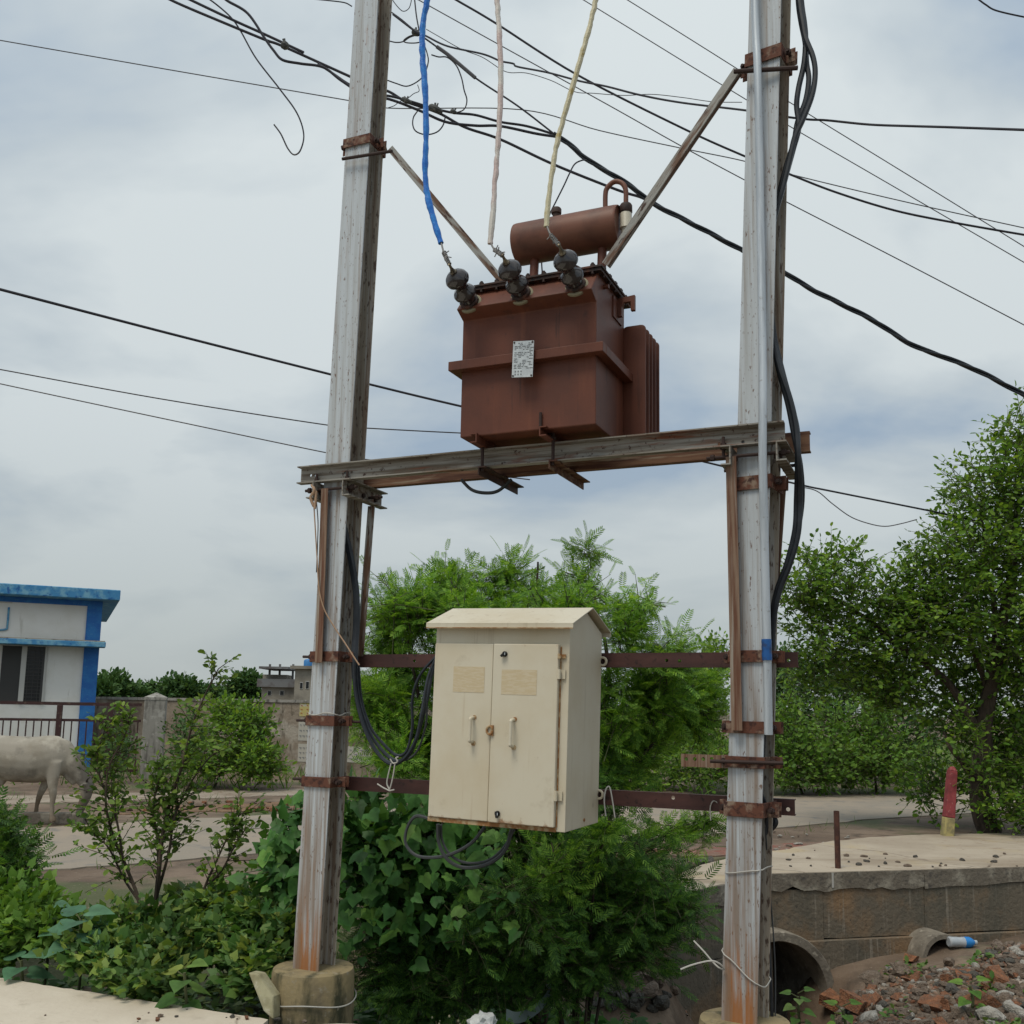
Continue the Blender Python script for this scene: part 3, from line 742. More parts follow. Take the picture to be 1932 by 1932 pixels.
# short cross channels bolted on either side of each pole, carrying the beams
def cross_channel(s, sg, label, n0=-.17, n1=.27, h=.1):
    t = thing('cross_channel', label, 'bracket', S(s, n0, ZB - h - .002), RS)
    MB().sweep(C_prof(h, .05, .007, sg), S(s, n0, ZB - h - .002), S(s, n1, ZB - h - .002), -SD).build('channel', m_beam, t)
    for k in (.16, .5, .82):
        n = n0 + (n1 - n0) * k
        MB().cyl(S(s - .02, n, ZB - .06), S(s + .02, n, ZB - .06), .014, 8).build('bolt', m_bolt, t)
    return t
ax = axis_at(PL0, PL1, ZB - .05); sL = (ax - A0).dot(SD); ax = axis_at(PR0, PR1, ZB - .05); sR = (ax - A0).dot(SD)
cross_channel(sL - .10, 1, 'short rusty cross channel on the outer side of the left pole')
cross_channel(sL + .10, -1, 'short rusty cross channel on the inner side of the left pole')
cross_channel(sR - .11, 1, 'short rusty cross channel on the inner side of the right pole')
cross_channel(sR + .11, -1, 'short rusty cross channel on the outer side of the right pole')
def through_rod(s0, s1, n, z, label):
    o = MB().cyl(S(s0, n, z), S(s1, n, z), .009, 8)
    for s in (s0 + .03, s1 - .03): o.cyl(S(s - .01, n, z), S(s + .01, n, z), .017, 6)
    tag(o.build('through_bolt', m_bolt, None, M=frame_at(S(s0, n, z), RS)), label, 'bolt')
through_rod(sL - .19, sL + .17, -.118, ZB - .045, 'long threaded bolt through the cross channels in front of the left pole')
through_rod(sL - .17, sL + .2, .12, ZB - .06, 'long threaded bolt through the cross channels behind the left pole')
through_rod(sR - .24, sR + .17, -.118, ZB - .05, 'long threaded bolt through the cross channels in front of the right pole')
through_rod(sR - .2, sR + .2, .12, ZB - .062, 'long threaded bolt through the cross channels behind the right pole')
for s, lb in ((sL - .115, 'upright bolt through the front beam by its left end'), (sL + .10, 'upright bolt through the front beam by the left pole'),
              (sR - .155, 'upright bolt through the front beam, inner side of the right pole'), (sR + .04, 'upright bolt through the front beam beside the conduit')):
    o = MB().cyl(S(s, -.118, ZB - .05), S(s, -.118, ZB + .055), .008, 8); o.cyl(S(s, -.118, ZB - .012), S(s, -.118, ZB - .002), .015, 6); o.cyl(S(s, -.118, ZB + .01), S(s, -.118, ZB + .022), .015, 6)
    tag(o.build('through_bolt', m_bolt, None, M=frame_at(S(s, -.118, ZB), RS)), lb, 'bolt')

# knee braces (angle iron from the cross channels down to a clamp)
def brace(name, p0, p1, a, m, label, xd=None, sx=1, sy=1, holes=()):
    p0, p1 = Vector(p0), Vector(p1); d = (p1 - p0).normalized()
    x = (xd or SD); x = (x - d * x.dot(d)).normalized(); y = d.cross(x)
    M = Matrix((x, y, d)).transposed()
    o = MB().sweep(L_prof(a, .006, sx, sy), p0, p1, x).build(name, m, None, M=frame_at(p0, M))
    return tag(o, label, 'brace')
brace('knee_brace', sp(594, 1250, -.13), sp(606, 922, -.13), .048, m_knee, 'rusty angle-iron knee brace in front of the left pole', SD)
brace('knee_brace', sp(672, 1238, .10), sp(694, 955, .13), .048, m_brace, 'grey angle-iron knee brace behind the left pole', SD)
brace('knee_brace', sp(1380, 1378, -.13), sp(1369, 862, -.13), .052, m_knee, 'brown rusty angle-iron knee brace along the right pole', SD)
brace('knee_brace', sp(1447, 1165, .10), sp(1466, 905, .13), .048, m_knee, 'rusty angle-iron knee brace behind the right pole', SD)

# ---------------------------------------------------------------- transformer
s0, s1, nf, nb = .885, 1.668, -.25, .25
ZT0, ZT1 = 3.105, 3.78
ZP = ZT1 + .03
ZL = 3.955
tr = thing('transformer', 'brown oil-filled distribution transformer standing on the channel beams', 'transformer', S((s0 + s1) / 2, 0, ZB + .105), RS)
prof = [(nf, ZT0), (nb, ZT0), (nb, ZL), (nf + .035, ZL), (nf - .085, ZP), (nf, ZT1 - .01)]
mb = MB(); n = len(prof)
mb.add([S(s0, a, z) for a, z in prof] + [S(s1, a, z) for a, z in prof], [tuple(range(n)), tuple(range(2 * n - 1, n - 1, -1))] + [(i, (i + 1) % n, n + (i + 1) % n, n + i) for i in range(n)])
tank = mb.build('tank', m_tank, tr, bevel=.006)
lid = MB().sbox(s0 - .03, s1 + .035, nf - .02, nb + .045, ZL, ZL + .012).build('lid', m_lid, tr, bevel=.002)
MB().sbox(s0 - .022, s1 + .027, nf - .012, nb + .037, ZL - .016, ZL - .0005).build('rim', m_lid, tr)
for i in range(9):
    s = s0 + .02 + i * (s1 - s0 - .04) / 8
    b = MB().cyl(S(s, nf - .006, ZL - .03), S(s, nf - .006, ZL + .032), .008, 6); b.cyl(S(s, nf - .006, ZL + .0125), S(s, nf - .006, ZL + .024), .014, 6); b.build('bolt', m_bolt, lid)
for i in range(5):
    nn_ = nf + .06 + i * .1
    b = MB().cyl(S(s1 + .020, nn_, ZL - .03), S(s1 + .020, nn_, ZL + .032), .008, 6); b.cyl(S(s1 + .020, nn_, ZL + .0125), S(s1 + .020, nn_, ZL + .024), .014, 6); b.build('bolt', m_bolt, lid)
# stiffening band, an angle with a sloped underside
zb0 = 3.475
bd = MB()
def ringband(off, z0, z1):
    o0, o1 = S(s0 - off, nf - off, 0), 0
    a = [S(s0 - off, nf - off, z0), S(s1 + off, nf - off, z0), S(s1 + off, nb + off, z0), S(s0 - off, nb + off, z0)]
    return a
co, ci = .056, -.004
for (sa, na), (sb, nb2) in (((s0, nf), (s1, nf)), ((s1, nf), (s1, nb)), ((s1, nb), (s0, nb)), ((s0, nb), (s0, nf))):
    pass
bd.sbox(s0 - co, s1 + co, nf - co, nf - .001, zb0, zb0 + .052)
bd.sbox(s1 + .001, s1 + co, nf + .0, nb + co, zb0 + .0006, zb0 + .0514)
bd.sbox(s0 - co, s0 - .001, nf + .0, nb + co, zb0 + .0006, zb0 + .0514)
bd.sbox(s0 + .0, s1 - .0, nb + .001, nb + co, zb0 + .001, zb0 + .051)
bd.build('stiffener_band', m_tank, tr, bevel=.003)
# base channels (skids)
for s in (1.0, 1.365):
    MB().sweep(C_prof(.052, .04, .006, -1 if s > 1.2 else 1), S(s, nf - .03, ZB + .1055), S(s, nb + .03, ZB + .1055), -SD).build('skid_channel', m_tank, tr)
# cooling fins at the right rear
for i in range(5):
    n = nb - .005 + i * .072; w0, w1, z0, z1 = s1 - .01, s1 + .13, ZT0 - .005, sn(1212, 613, .25)[1]
    out = []
    r = .03
    for cxx, czz, a0 in ((w1 - r, z0 + r, -90), (w1 - r, z1 - r, 0), (w0 + r, z1 - r, 90), (w0 + r, z0 + r, 180)):
        for k in range(6):
            a = math.radians(a0 + 18 * k); out.append((cxx + r * math.cos(a), czz + r * math.sin(a)))
    mb = MB(); k = len(out)
    def lay(sc, dn): 
        cs, cz = (w0 + w1) / 2, (z0 + z1) / 2
        return [S(cs + (a - cs) * (1 - sc / (w1 - w0) * 2), n + dn, cz + (b - cz) * (1 - sc / (z1 - z0) * 2)) for a, b in out]
    L_ = [lay(.014, -.009), lay(.002, -.006), lay(0, 0), lay(.002, .006), lay(.014, .009)]
    vs = [p for l in L_ for p in l]; fs = [tuple(range(k)), tuple(range(5 * k - 1, 4 * k - 1, -1))]
    for j in range(4): fs += [(j * k + q, j * k + (q + 1) % k, (j + 1) * k + (q + 1) % k, (j + 1) * k + q) for q in range(k)]
    mb.add(vs, fs); mb.build('cooling_fin', m_tank, tr, smooth=True)
for z in (ZT0 + .05, ZT0 + .50):
    MB().cyl(S(s1 - .03, nb - .02, z), S(s1 - .03, nb + .31, z), .03, 16).build('header_pipe', m_tank, tr, smooth=True)
# conservator drum
nc = .10
cL_, cR_ = S(1.055, nc, 4.352), S(1.70, nc, 4.352); rc = .122
dr = MB().lathe(cL_ - SD * .0, SD, [(0, rc * .9), (.006, rc * .985), (.02, rc), (.615, rc), (.632, rc * .985), (.636, rc * .955), (.628, rc * .92), (.628, .001)], 36).build('conservator', m_cons, tr, smooth=True)
MB().lathe(S(1.30, nc, 4.352 + rc - .006), UP, [(0, .022), (.035, .022), (.036, .03), (.062, .03), (.07, .024)], 14).build('filler_cap', m_lid, dr, smooth=True)
for s in (1.17, 1.585):
    MB().cyl(S(s, nc - .03, ZL + .01), S(s, nc - .005, 4.352 - rc * .9), .026, 14).build('support_pipe', m_tank, tr, smooth=True)
# breather: bent pipe and silica pot
bp = [S(1.60, nc, 4.352 + rc - .01), S(1.60, nc, 4.56), S(1.61, nc, 4.60), S(1.65, nc, 4.63), S(1.695, nc, 4.615), S(1.72, nc, 4.57), S(1.722, nc, 4.50), S(1.722, nc, 4.44)]
br = MB().tube(catmull(bp, 6), .0145, 10).build('breather_pipe', m_cons, tr, smooth=True)
MB().lathe(S(1.722, nc, 4.48), -UP, [(0, .03), (.01, .036), (.05, .037), (.055, .033)], 18).build('breather_cap', m_lid, br, smooth=True)
m_pot = mat('breather_pot_cream', (0.55, 0.52, 0.43), .4)
MB().lathe(S(1.722, nc, 4.425), -UP, [(0, .032), (.005, .034), (.085, .034), (.09, .036), (.095, .026), (.125, .025), (.13, .02)], 18).build('breather_pot', m_pot, br, smooth=True)
# lifting hooks, stud
def hook(s, sg):
    mb = MB(); z = ZL - .075
    pr = [(0, -.06), (0, .045), (.105, .055), (.105, -.035), (.082, -.035), (.082, .018), (.045, .018), (.03, -.005), (.03, -.06)]
    k = len(pr); vs = [S(s + sg * a, .10, z + b) for a, b in pr] + [S(s + sg * a, .125, z + b) for a, b in pr]
    mb.add(vs, [tuple(range(k)), tuple(range(2 * k - 1, k - 1, -1))] + [(i, (i + 1) % k, k + (i + 1) % k, k + i) for i in range(k)])
    mb.build('lifting_hook', m_tank, tr, bevel=.002)
hook(s1, 1); hook(s0, -1)
MB().box(S(s1 + .004, .105, ZL - .10), .008, .16, .12, SD, ND).build('hook_pad', m_tank, tr)
MB().cyl(S(s1, -.13, ZL - .055), S(s1 + .03, -.13, ZL - .055), .012, 10).build('earth_stud', m_tank, tr)
MB().box(S(s1, nf + .02, ZL - .2), .001, .001, .001).build('weld_spot', m_tank, tr)
# bushings on the sloped pocket
bdir = (-ND * .92 + UP * .39).normalized()
bush_tip = []
for u, v in ((889, 583), (986, 563), (1089, 553)):
    s = sn(u, v, nf - .04)[0]
    base = S(s, nf - .052, ZP + .038)
    b = MB().lathe(base - bdir * .01, bdir, [(0, .052), (.03, .052), (.035, .041), (.057, .039), (.066, .047), (.078, .062), (.092, .064), (.106, .056), (.118, .041), (.134, .035), (.150, .035), (.163, .044), (.176, .063), (.192, .067), (.210, .060), (.226, .045), (.235, .029), (.24, .024)], 26)
    bo_ = b.build('bushing', m_porc, tr, smooth=True)
    MB().lathe(base - bdir * .012, bdir, [(0, .064), (.012, .066), (.018, .060)], 20).build('gasket', m_gasket, bo_)
    MB().lathe(base + bdir * .0, bdir, [(.008, .055), (.022, .056), (.026, .048)], 10).build('clamp_ring', m_lid, bo_)
    MB().lathe(base + bdir * .215, bdir, [(0, .018), (.02, .020), (.028, .014), (.045, .008), (.075, .007)], 12).build('terminal', m_brass, bo_)
    bush_tip.append(base + bdir * .285)
# rating plate
pu = [sp(969, 645, nf - .075), sp(1008, 643, nf - .075), sp(1004, 709, nf - .075), sp(966, 713, nf - .075)]
c_ = sum(pu, Vector()) / 4; xx = (pu[1] - pu[0]).normalized(); zz_ = (pu[0] - pu[3]).normalized(); pw, ph = (pu[1] - pu[0]).length, (pu[0] - pu[3]).length
npn = xx.cross(zz_).normalized(); npn = npn if npn.y < 0 else -npn
npl = MB().box(c_, pw, .003, ph, xx, npn, zz_).build('nameplate', m_plate, tr)
rows = MB()
random.seed(4)
for i in range(17):
    zr = ph * (.5 - .06 - i * .043)
    x = -pw * .42
    if i in (0,): x = -pw * .25
    while x < pw * .40:
        w_ = random.uniform(.006, .022)
        if random.random() < .72: rows.box(c_ + xx * (x + w_ / 2) + zz_ * zr + npn * .0026, w_, .0012, .0028, xx, npn, zz_)
        x += w_ + random.uniform(.003, .010)
for i in range(3):
    for j in range(2):
        rows.box(c_ + xx * (-pw * .34 + i * pw * .14) + zz_ * (-ph * (.34 + .08 * j)) + npn * .0026, .006, .0012, .008, xx, npn, zz_)
rows.build('lettering', m_ink, npl)
for a, b in ((-1, 1), (1, 1), (-1, -1), (1, -1)):
    MB().cyl(c_ + xx * a * pw * .44 + zz_ * b * ph * .46, c_ + xx * a * pw * .44 + zz_ * b * ph * .46 + npn * .005, .005, 8).build('rivet', m_bolt, npl)
for a in (-1, 1):
    p = c_ + xx * a * pw * .3
    MB().box(S((p - A0).dot(SD), nf - .036, p.z + (.0 if a < 0 else .0)), .015, .066, .012, SD, ND).build('plate_stand', m_tank, npl)
random.seed(21)
# drain stub in front of the tank
MB().cyl(S(1.365, nf - .012, ZT0 - .01), S(1.365, nf - .012, ZT0 + .09), .008, 8).build('hold_down_bolt', m_bolt, tr)

# clamps under the beams that hold the skids
for (ua, va, ub, vb), lb, mm in (((907, 895, 992, 932), 'dark angle-iron hold-down bar under the beams, nearer the left pole', m_bolt), ((1040, 884, 1142, 924), 'rusty angle-iron hold-down bar under the beams, nearer the right pole', m_beam2)):
    s_a = sn(ua, va, -.15)[0]
    t = thing('hold_down_bar', lb, 'bracket', S(s_a, -.15, ZB - .05), RS)
    MB().sweep(L_prof(.045, .006, 1, 1), S(s_a, -.19, ZB - .006), S(s_a, .36, ZB - .006), SD).build('angle', mm if mm is not m_bolt else m_lid, t)
    b = MB().cyl(S(s_a + .015, -.165, ZB - .03), S(s_a + .015, -.165, ZB + .16), .009, 8); b.cyl(S(s_a + .015, -.165, ZB + .112), S(s_a + .015, -.165, ZB + .124), .017, 6)
    b.build('bolt', m_bolt, t)
# diagonal stays from the poles to the transformer top
brace('diagonal_stay', sp(731, 284, -.10), sp(942, 535, .10), .042, m_brace, 'weathered angle-iron stay from the left pole to the transformer lid', ND, 1, 1)
brace('diagonal_stay', sp(1396, 134, -.10), sp(1146, 502, .02), .042, m_brace, 'weathered angle-iron stay from the right pole across the oil drum', ND, 1, -1)
rod(poleL, sp(646, 300, -.12), sp(740, 285, -.12), .010)
rod(poleR, sp(1385, 135, -.12), sp(1505, 128, -.12), .012)

# ---------------------------------------------------------------- jumpers
def jumper(pxs, off, r, m, col, tip):
    t = thing('jumper_wire', f'{col} sleeved jumper hanging down to the transformer bushing', 'wire', sp(pxs[-1][0], pxs[-1][1], off))
    P = catmull([sp(u, v, off) for u, v in pxs], 10)
    P = [p + Vector((mnoise.noise(Vector((i * .55, r * 300, 2))), 0, 0)) * .004 if 0 < i < len(P) - 1 else p for i, p in enumerate(P)]
    rr = []
    for i, p in enumerate(P): rr.append(r * (1 + .25 * mnoise.noise(Vector((i * .35, r * 90, 1))) + .10 * mnoise.noise(Vector((i * 1.3, 5, 1)))))
    mb = MB(); mb.tube(P, rr, 8); mb.build('sleeve', m, t, smooth=True)
    e = P[-1]; mid = e.lerp(tip, .35) + UP * -.01
    b = MB(); b.tube(catmull([e + UP * .01, mid, tip], 5), .005, 6); b.build('conductor', m_alu, t, smooth=True)
    tw = MB(); q = catmull([mid, mid.lerp(tip, .5), tip], 10)
    d = (tip - mid).normalized(); x = d.orthogonal().normalized(); y = d.cross(x)
    for ph in (0, 2.1, 4.2):
        tw.tube([p + (x * math.cos(i * .9 + ph) + y * math.sin(i * .9 + ph)) * (.007 + .005 * random.random()) for i, p in enumerate(q)], .0038, 5)
    for k in range(4):
        a = random.uniform(0, 6.28); p = mid.lerp(tip, random.uniform(0, .6))
        tw.tube([p, p + (x * math.cos(a) + y * math.sin(a)) * .03 + d * .012], .003, 5)
    tw.build('twisted_strands', m_alu, t, smooth=True)
OF = nf - .2
jumper([(816, -150), (812, -60), (806, 0), (798, 45), (797, 100), (802, 170), (804, 250), (802, 320), (806, 365), (817, 410), (832, 459)], OF, .0168, m_blue_sl, 'blue', bush_tip[0])
jumper([(936, -150), (937, -60), (938, 0), (942, 60), (945, 140), (943, 220), (939, 280), (934, 340), (931, 390), (925, 460)], OF, .0145, m_pink_sl, 'pale pink', bush_tip[1])
jumper([(1142, -120), (1133, -50), (1124, 0), (1110, 60), (1090, 130), (1067, 210), (1050, 275), (1041, 330), (1034, 385), (1031, 428)], OF, .0138, m_yel_sl, 'pale yellow', bush_tip[2])

# ---------------------------------------------------------------- conduit and black cables on the right pole
npx = -.125
cdt = thing('conduit', 'zinc conduit pipe strapped down the front of the right pole', 'pipe', sp(1449, 1385, npx))
cp = catmull([sp(1422, -60, npx), sp(1426, 60, npx), sp(1430, 150, npx - .01), sp(1435, 420, npx), sp(1439, 700, npx - .05), sp(1439, 860, npx - .075), sp(1443, 1050, npx - .04), sp(1447, 1220, npx - .02), sp(1450, 1386, npx)], 6)
MB().tube(cp, .0205, 14).build('pipe', m_gi, cdt, smooth=True)
tp = catmull([sp(1446, 1206, npx - .0215), sp(1446.6, 1225, npx - .021), sp(1447.4, 1246, npx - .021)], 4)
MB().tube(tp, [.0235, .0245, .0235, .025, .024, .0235, .0245, .0238, .0235], 14).build('blue_tape', m_bluetape, cdt, smooth=True)
bun = thing('cable_bundle', 'black service cables bulging away from the right pole', 'cable', sp(1452, 1240, .0))
strands = [
    [(1505, -80), (1508, 0), (1514, 40), (1520, 72), (1534, 108), (1538, 140), (1532, 180), (1515, 225), (1500, 258), (1490, 300), (1478, 350), (1464, 400), (1455, 450), (1450, 530), (1455, 620), (1470, 690), (1490, 750), (1501, 800), (1507, 870), (1509, 940), (1506, 1005), (1490, 1065), (1472, 1110), (1461, 1160), (1455, 1240)],
    [(1508, -80), (1512, 0), (1518, 45), (1520, 75), (1517, 120), (1507, 165), (1503, 200), (1507, 240), (1497, 280), (1486, 320), (1474, 365), (1460, 415), (1452, 470), (1452, 540), (1460, 630), (1476, 700), (1492, 760), (1504, 812), (1505, 870), (1503, 940), (1500, 1000), (1485, 1062), (1466, 1115), (1456, 1170), (1452, 1240)],
    [(1503, -80), (1506, 0), (1511, 40), (1519, 80), (1522, 120), (1526, 150), (1520, 190), (1505, 230), (1498, 268), (1484, 312), (1471, 362), (1458, 410), (1448, 465), (1447, 540), (1458, 640), (1471, 704), (1487, 764), (1498, 820), (1510, 880), (1513, 945), (1503, 1010), (1487, 1070), (1468, 1125), (1458, 1180), (1453, 1245)]]
for k, st in enumerate(strands):
    P = []
    for u, v in st:
        off = -.02 if v < 900 else .06
        P.append(sp(u, v, off + .018 * (k - 1)))
    MB().tube(catmull(P, 6), .0145, 8).build('cable', m_cable, bun, smooth=True)
wire('cable', 'black cable running down the right side of the right pole to the rubble', [sp(1452, 1250, .02), sp(1447, 1330, .03), sp(1440, 1420, .03), sp(1436, 1490, .03), sp(1444, 1520, .05), sp(1449, 1600, .08), sp(1450, 1750, .10), sp(1456, 1900, .10), sp(1458, 1960, .10)], .0085, m_cable, 'cable')
wire('cable', 'thin slack grey cord hanging beside the right pole foot', [sp(1444, 1560, .03), sp(1450, 1650, .10), sp(1459, 1760, .12), sp(1463, 1850, .12), sp(1462, 1960, .1)], .0035, m_cable_g, 'cord')
bl = gp(1452, 1640)
wire('cable_coil', 'dark cable coil bulging behind the right pole at bar height', [sp(1445, 1548, .12), sp(1456, 1543, .13), sp(1461, 1552, .13), sp(1452, 1562, .13), sp(1443, 1556, .13)], .02, m_cable, 'cable')

# ---------------------------------------------------------------- cross bars that carry the cabinet
def bar(u0, v0, u1, v1, hz_, label, nback=.103):
    a, z0 = sn(u0, v0, nback); b, z1 = sn(u1, v1, nback); z = (z0 + z1) / 2
    M = frame_at(S(a, nback, z), RS)
    o = MB().sweep(C_prof(hz_, .04, .006, 1), S(a, nback, z), S(b, nback, z), ND).build('channel_bar', m_oxide, None, M=M)
    return tag(o, label, 'bar'), z
barU, zu = bar(600, 1258, 1506, 1260, .076, 'dark red channel bar behind the cabinet at its upper half')
barD, zd = bar(590, 1485, 1500, 1542, .078, 'dark red channel bar behind the cabinet at its lower half')
punch(barU, [sp(1488, 1246, .105), sp(782, 1247, .105), sp(1258, 1246, .105), sp(1282, 1247, .105)], ND, .009)
punch(barD, [sp(1487, 1527, .105), sp(1270, 1505, .105)], ND, .010)
tb = thing('perforated_bracket', 'pale rusty perforated angle bracket clamped to the left of the right pole', 'bracket', sp(1285, 1445, -.03), RS)
a, z = sn(1285, 1446, -.03); b, _ = sn(1366, 1446, -.03)
pb = MB().sweep(L_prof(.062, .006, 1, 1), S(a, -.03, z), S(b + .05, -.03, z), ND).build('angle', m_knee, tb)
punch(pb, [sp(u, 1432, -.028) for u in (1295, 1311, 1327, 1343)], ND, .0095)
for u, v, lb in ((1137, 1248, 'pale ring washer and bolt on the upper bar right of the cabinet'), (1130, 1499, 'pale ring washer and bolt on the lower bar right of the cabinet')):
    p = sp(u, v, .09)
    t = thing('eye_washer', lb, 'washer', p, RS)
    P = [p + SD * math.cos(a) * .021 + UP * math.sin(a) * .021 for a in np.linspace(0, 2 * math.pi, 20)]
    MB().tube(P, .007, 8).build('ring', m_cab, t, smooth=True)
    MB().cyl(p - SD * .05 - ND * .002, p + SD * .0 - ND * .002, .009, 8).build('bolt', m_bolt, t)
wire('tie_wire', 'white wire loops tied over the lower bar right of the cabinet', [sp(1143, 1540, .06), sp(1140, 1510, .07), sp(1143, 1490, .08), sp(1149, 1484, .09), sp(1153, 1496, .08), sp(1157, 1520, .07), sp(1160, 1542, .06)], .0038, m_white_wire)
wire('tie_wire', 'thin white wire loop over the lower bar beside the right pole', [sp(1341, 1548, .09), sp(1340, 1525, .09), sp(1344, 1513, .09), sp(1350, 1512, .1), sp(1356, 1518, .11)], .003, m_white_wire)

# ---------------------------------------------------------------- cream cabinet
cw, cn0, cn1 = .74, -.415, .095
sa = sn(806, 1548, cn0)[0]; za = sn(930, 1557, cn0)[1]
sa2 = sn(822, 1190, cn0)[0]; zt = sn(940, 1179, cn0)[1]
tilt = math.atan2(sa2 - sa, zt - za)
CRm = RS @ Matrix.Rotation(tilt, 3, 'Y')
cab = thing('cabinet', 'cream steel distribution cabinet with gabled roof mounted between the poles', 'cabinet', S(sa, cn0, za), CRm)
CX, CY, CZ = (CRm @ Vector(k) for k in ((1, 0, 0), (0, 1, 0), (0, 0, 1)))
CO = S(sa, cn0, za)
chh = (zt - za)
cdp = cn1 - cn0
def CB(x, y, z): return CO + CX * x + CY * y + CZ * z
def cbox(x0, x1, y0, y1, z0, z1):
    return MB().hexa([CB(x0, y0, z0), CB(x1, y0, z0), CB(x1, y1, z0), CB(x0, y1, z0), CB(x0, y0, z1), CB(x1, y0, z1), CB(x1, y1, z1), CB(x0, y1, z1)])
# body with gable
g = .112
mb = MB()
pr = [(0.012, 0), (cdp, 0), (cdp, chh), (cdp / 2, chh + g - .02), (0.012, chh)]
k = len(pr)
mb.add([CB(0, a, b) for a, b in pr] + [CB(cw, a, b) for a, b in pr], [tuple(range(k)), tuple(range(2 * k - 1, k - 1, -1))] + [(i, (i + 1) % k, k + (i + 1) % k, k + i) for i in range(k)])
body = mb.build('body', m_cab, cab, bevel=.003)
# roof sheets with turned-down lips
e = .034
for sg, nm in ((0, 'front'), (1, 'rear')):
    y0 = -.042 if sg == 0 else cdp + .05
    ridge_z, eave_z = chh + g, chh + .008
    a = [CB(-e, y0, eave_z), CB(cw + e, y0, eave_z), CB(cw + e, cdp / 2, ridge_z), CB(-e, cdp / 2, ridge_z)]
    th = CZ * .005
    mb = MB().hexa(a + [p + th for p in a])
    mb.hexa([CB(-e, y0, eave_z - .022), CB(cw + e, y0, eave_z - .022), CB(cw + e, y0 + (.004 if sg == 0 else -.004), eave_z - .022), CB(-e, y0 + (.004 if sg == 0 else -.004), eave_z - .022),
             CB(-e, y0, eave_z - .0005), CB(cw + e, y0, eave_z - .0005), CB(cw + e, y0 + (.004 if sg == 0 else -.004), eave_z - .0005), CB(-e, y0 + (.004 if sg == 0 else -.004), eave_z - .0005)])
    mb.build('roof_sheet', m_cab, cab)
MB().hexa([CB(-e, -.0435, chh - .0145), CB(cw + e, -.0435, chh - .0145), CB(cw + e, -.0425, chh - .0145), CB(-e, -.0425, chh - .0145), CB(-e, -.0435, chh - .009), CB(cw + e, -.0435, chh - .009), CB(cw + e, -.0425, chh - .009), CB(-e, -.0425, chh - .009)]).build('eave_rust', m_crust, cab)
# doors
dz1 = chh - .09
MB().hexa([CB(.0, .004, -.001), CB(cw - .045, .004, -.001), CB(cw - .045, .012, -.001), CB(0, .012, -.001), CB(.0, .004, .02), CB(cw - .045, .004, .02), CB(cw - .045, .012, .02), CB(0, .012, .02)]).build('sill_rust', m_crust, cab)
def door(x0, x1, y):
    M0 = WM[cab.name]
    o = cbox(x0, x1, y, .013, .022, dz1).build('door', m_door, cab, bevel=.004)
    return o
d1 = door(.004, .336, -.004); d2 = door(.343, cw - .048, -.018)
def on_door(u, v): 
    P = pl(u, v, CO - CY * .018, CY); q = CRm.transposed() @ (P - CO); return q.x, q.z
for dd, (u, v0, v1), yy in ((d1, (889.5, 1354, 1400), -.004), (d2, (968, 1358, 1408), -.018)):
    x, z0 = on_door(u, v1); _, z1 = on_door(u, v0)
    h = MB().tube(catmull([CB(x, yy - .002, z0), CB(x, yy - .035, z0 + .004), CB(x, yy - .037, z0 + .02), CB(x, yy - .037, z1 - .02), CB(x, yy - .035, z1 - .004), CB(x, yy - .002, z1)], 4), .0085, 8)
    h.build('handle', m_cab, dd, smooth=True)
    MB().cyl(CB(x + .004, yy - .003, z0 - .006), CB(x + .004, yy + .001, z0 - .006), .013, 10).build('handle_rust', m_crust, dd)
    MB().cyl(CB(x + .006, yy - .003, z1 + .003), CB(x + .006, yy + .001, z1 + .003), .011, 10).build('handle_rust', m_crust, dd)
for dd, (ua, va, ub, vb), yy in ((d1, (854, 1257, 911, 1307), -.004), (d2, (947, 1263, 1012, 1312), -.018)):
    x0, zt_ = on_door(ua, va); x1, zb_ = on_door(ub, vb)
    cbox(x0, x1, yy - .0012, yy - .0004, zb_, zt_).build('sticker_residue', m_stick, dd)
for u, v, ang in ((953, 1234, -.9), (939, 1535, .15)):
    x, z = on_door(u, v)
    lk = MB().cyl(CB(x, -.0185, z), CB(x, -.026, z), .014, 14).build('lock', m_black, d2, smooth=True)
    MB().hexa([CB(x - .006 + math.sin(ang) * .0, -.022, z - .004)] * 0 or [CB(x + a * math.cos(ang) - b * math.sin(ang), y, z + a * math.sin(ang) + b * math.cos(ang)) for y in (-.0262, -.040) for a, b in ((-.006, -.020), (.006, -.020), (.007, .012), (-.007, .012))]).build('lock_key', m_black, lk, bevel=.002)
    MB().box(CB(x + .008, -.0405, z), .003, .002, .012, CX, CY, CZ).build('lock_glint', m_plate, lk)
x, z = on_door(925, 1378)
P = [CB(x + .016 * math.cos(a), -.026, z + .020 * math.sin(a)) for a in np.linspace(.4, 2 * math.pi + .2, 22)]
hp = MB().tube(P, .006, 7); hp.box(CB(x + .012, -.0215, z), .014, .010, .052, CX, CY, CZ); hp.build('hasp', m_crust, d2, smooth=True)
MB().lathe(CB(x - .004, -.012, z), -CY, [(0, .018), (.005, .018), (.008, .012)], 14).build('hasp_plate', m_cab, d2)
for v in (1238, 1272, 1503):
    x = cw - .047; _, z = on_door(1062, v)
    hb = MB().cyl(CB(x + .004, -.014, z - (.024 if v != 1238 else .012)), CB(x + .004, -.014, z + (.024 if v != 1238 else .012)), .009, 10)
    hb.box(CB(x + .018, -.004 + .008, z), .026, .006, .045 if v != 1238 else .02, CX, CY, CZ)
    hb.build('hinge', m_crust if v == 1238 else m_cab, cab)
cbox(cw - .046, cw - .040, .006, .0115, .02, dz1 - .01).build('hinge_rust', m_crust, cab)
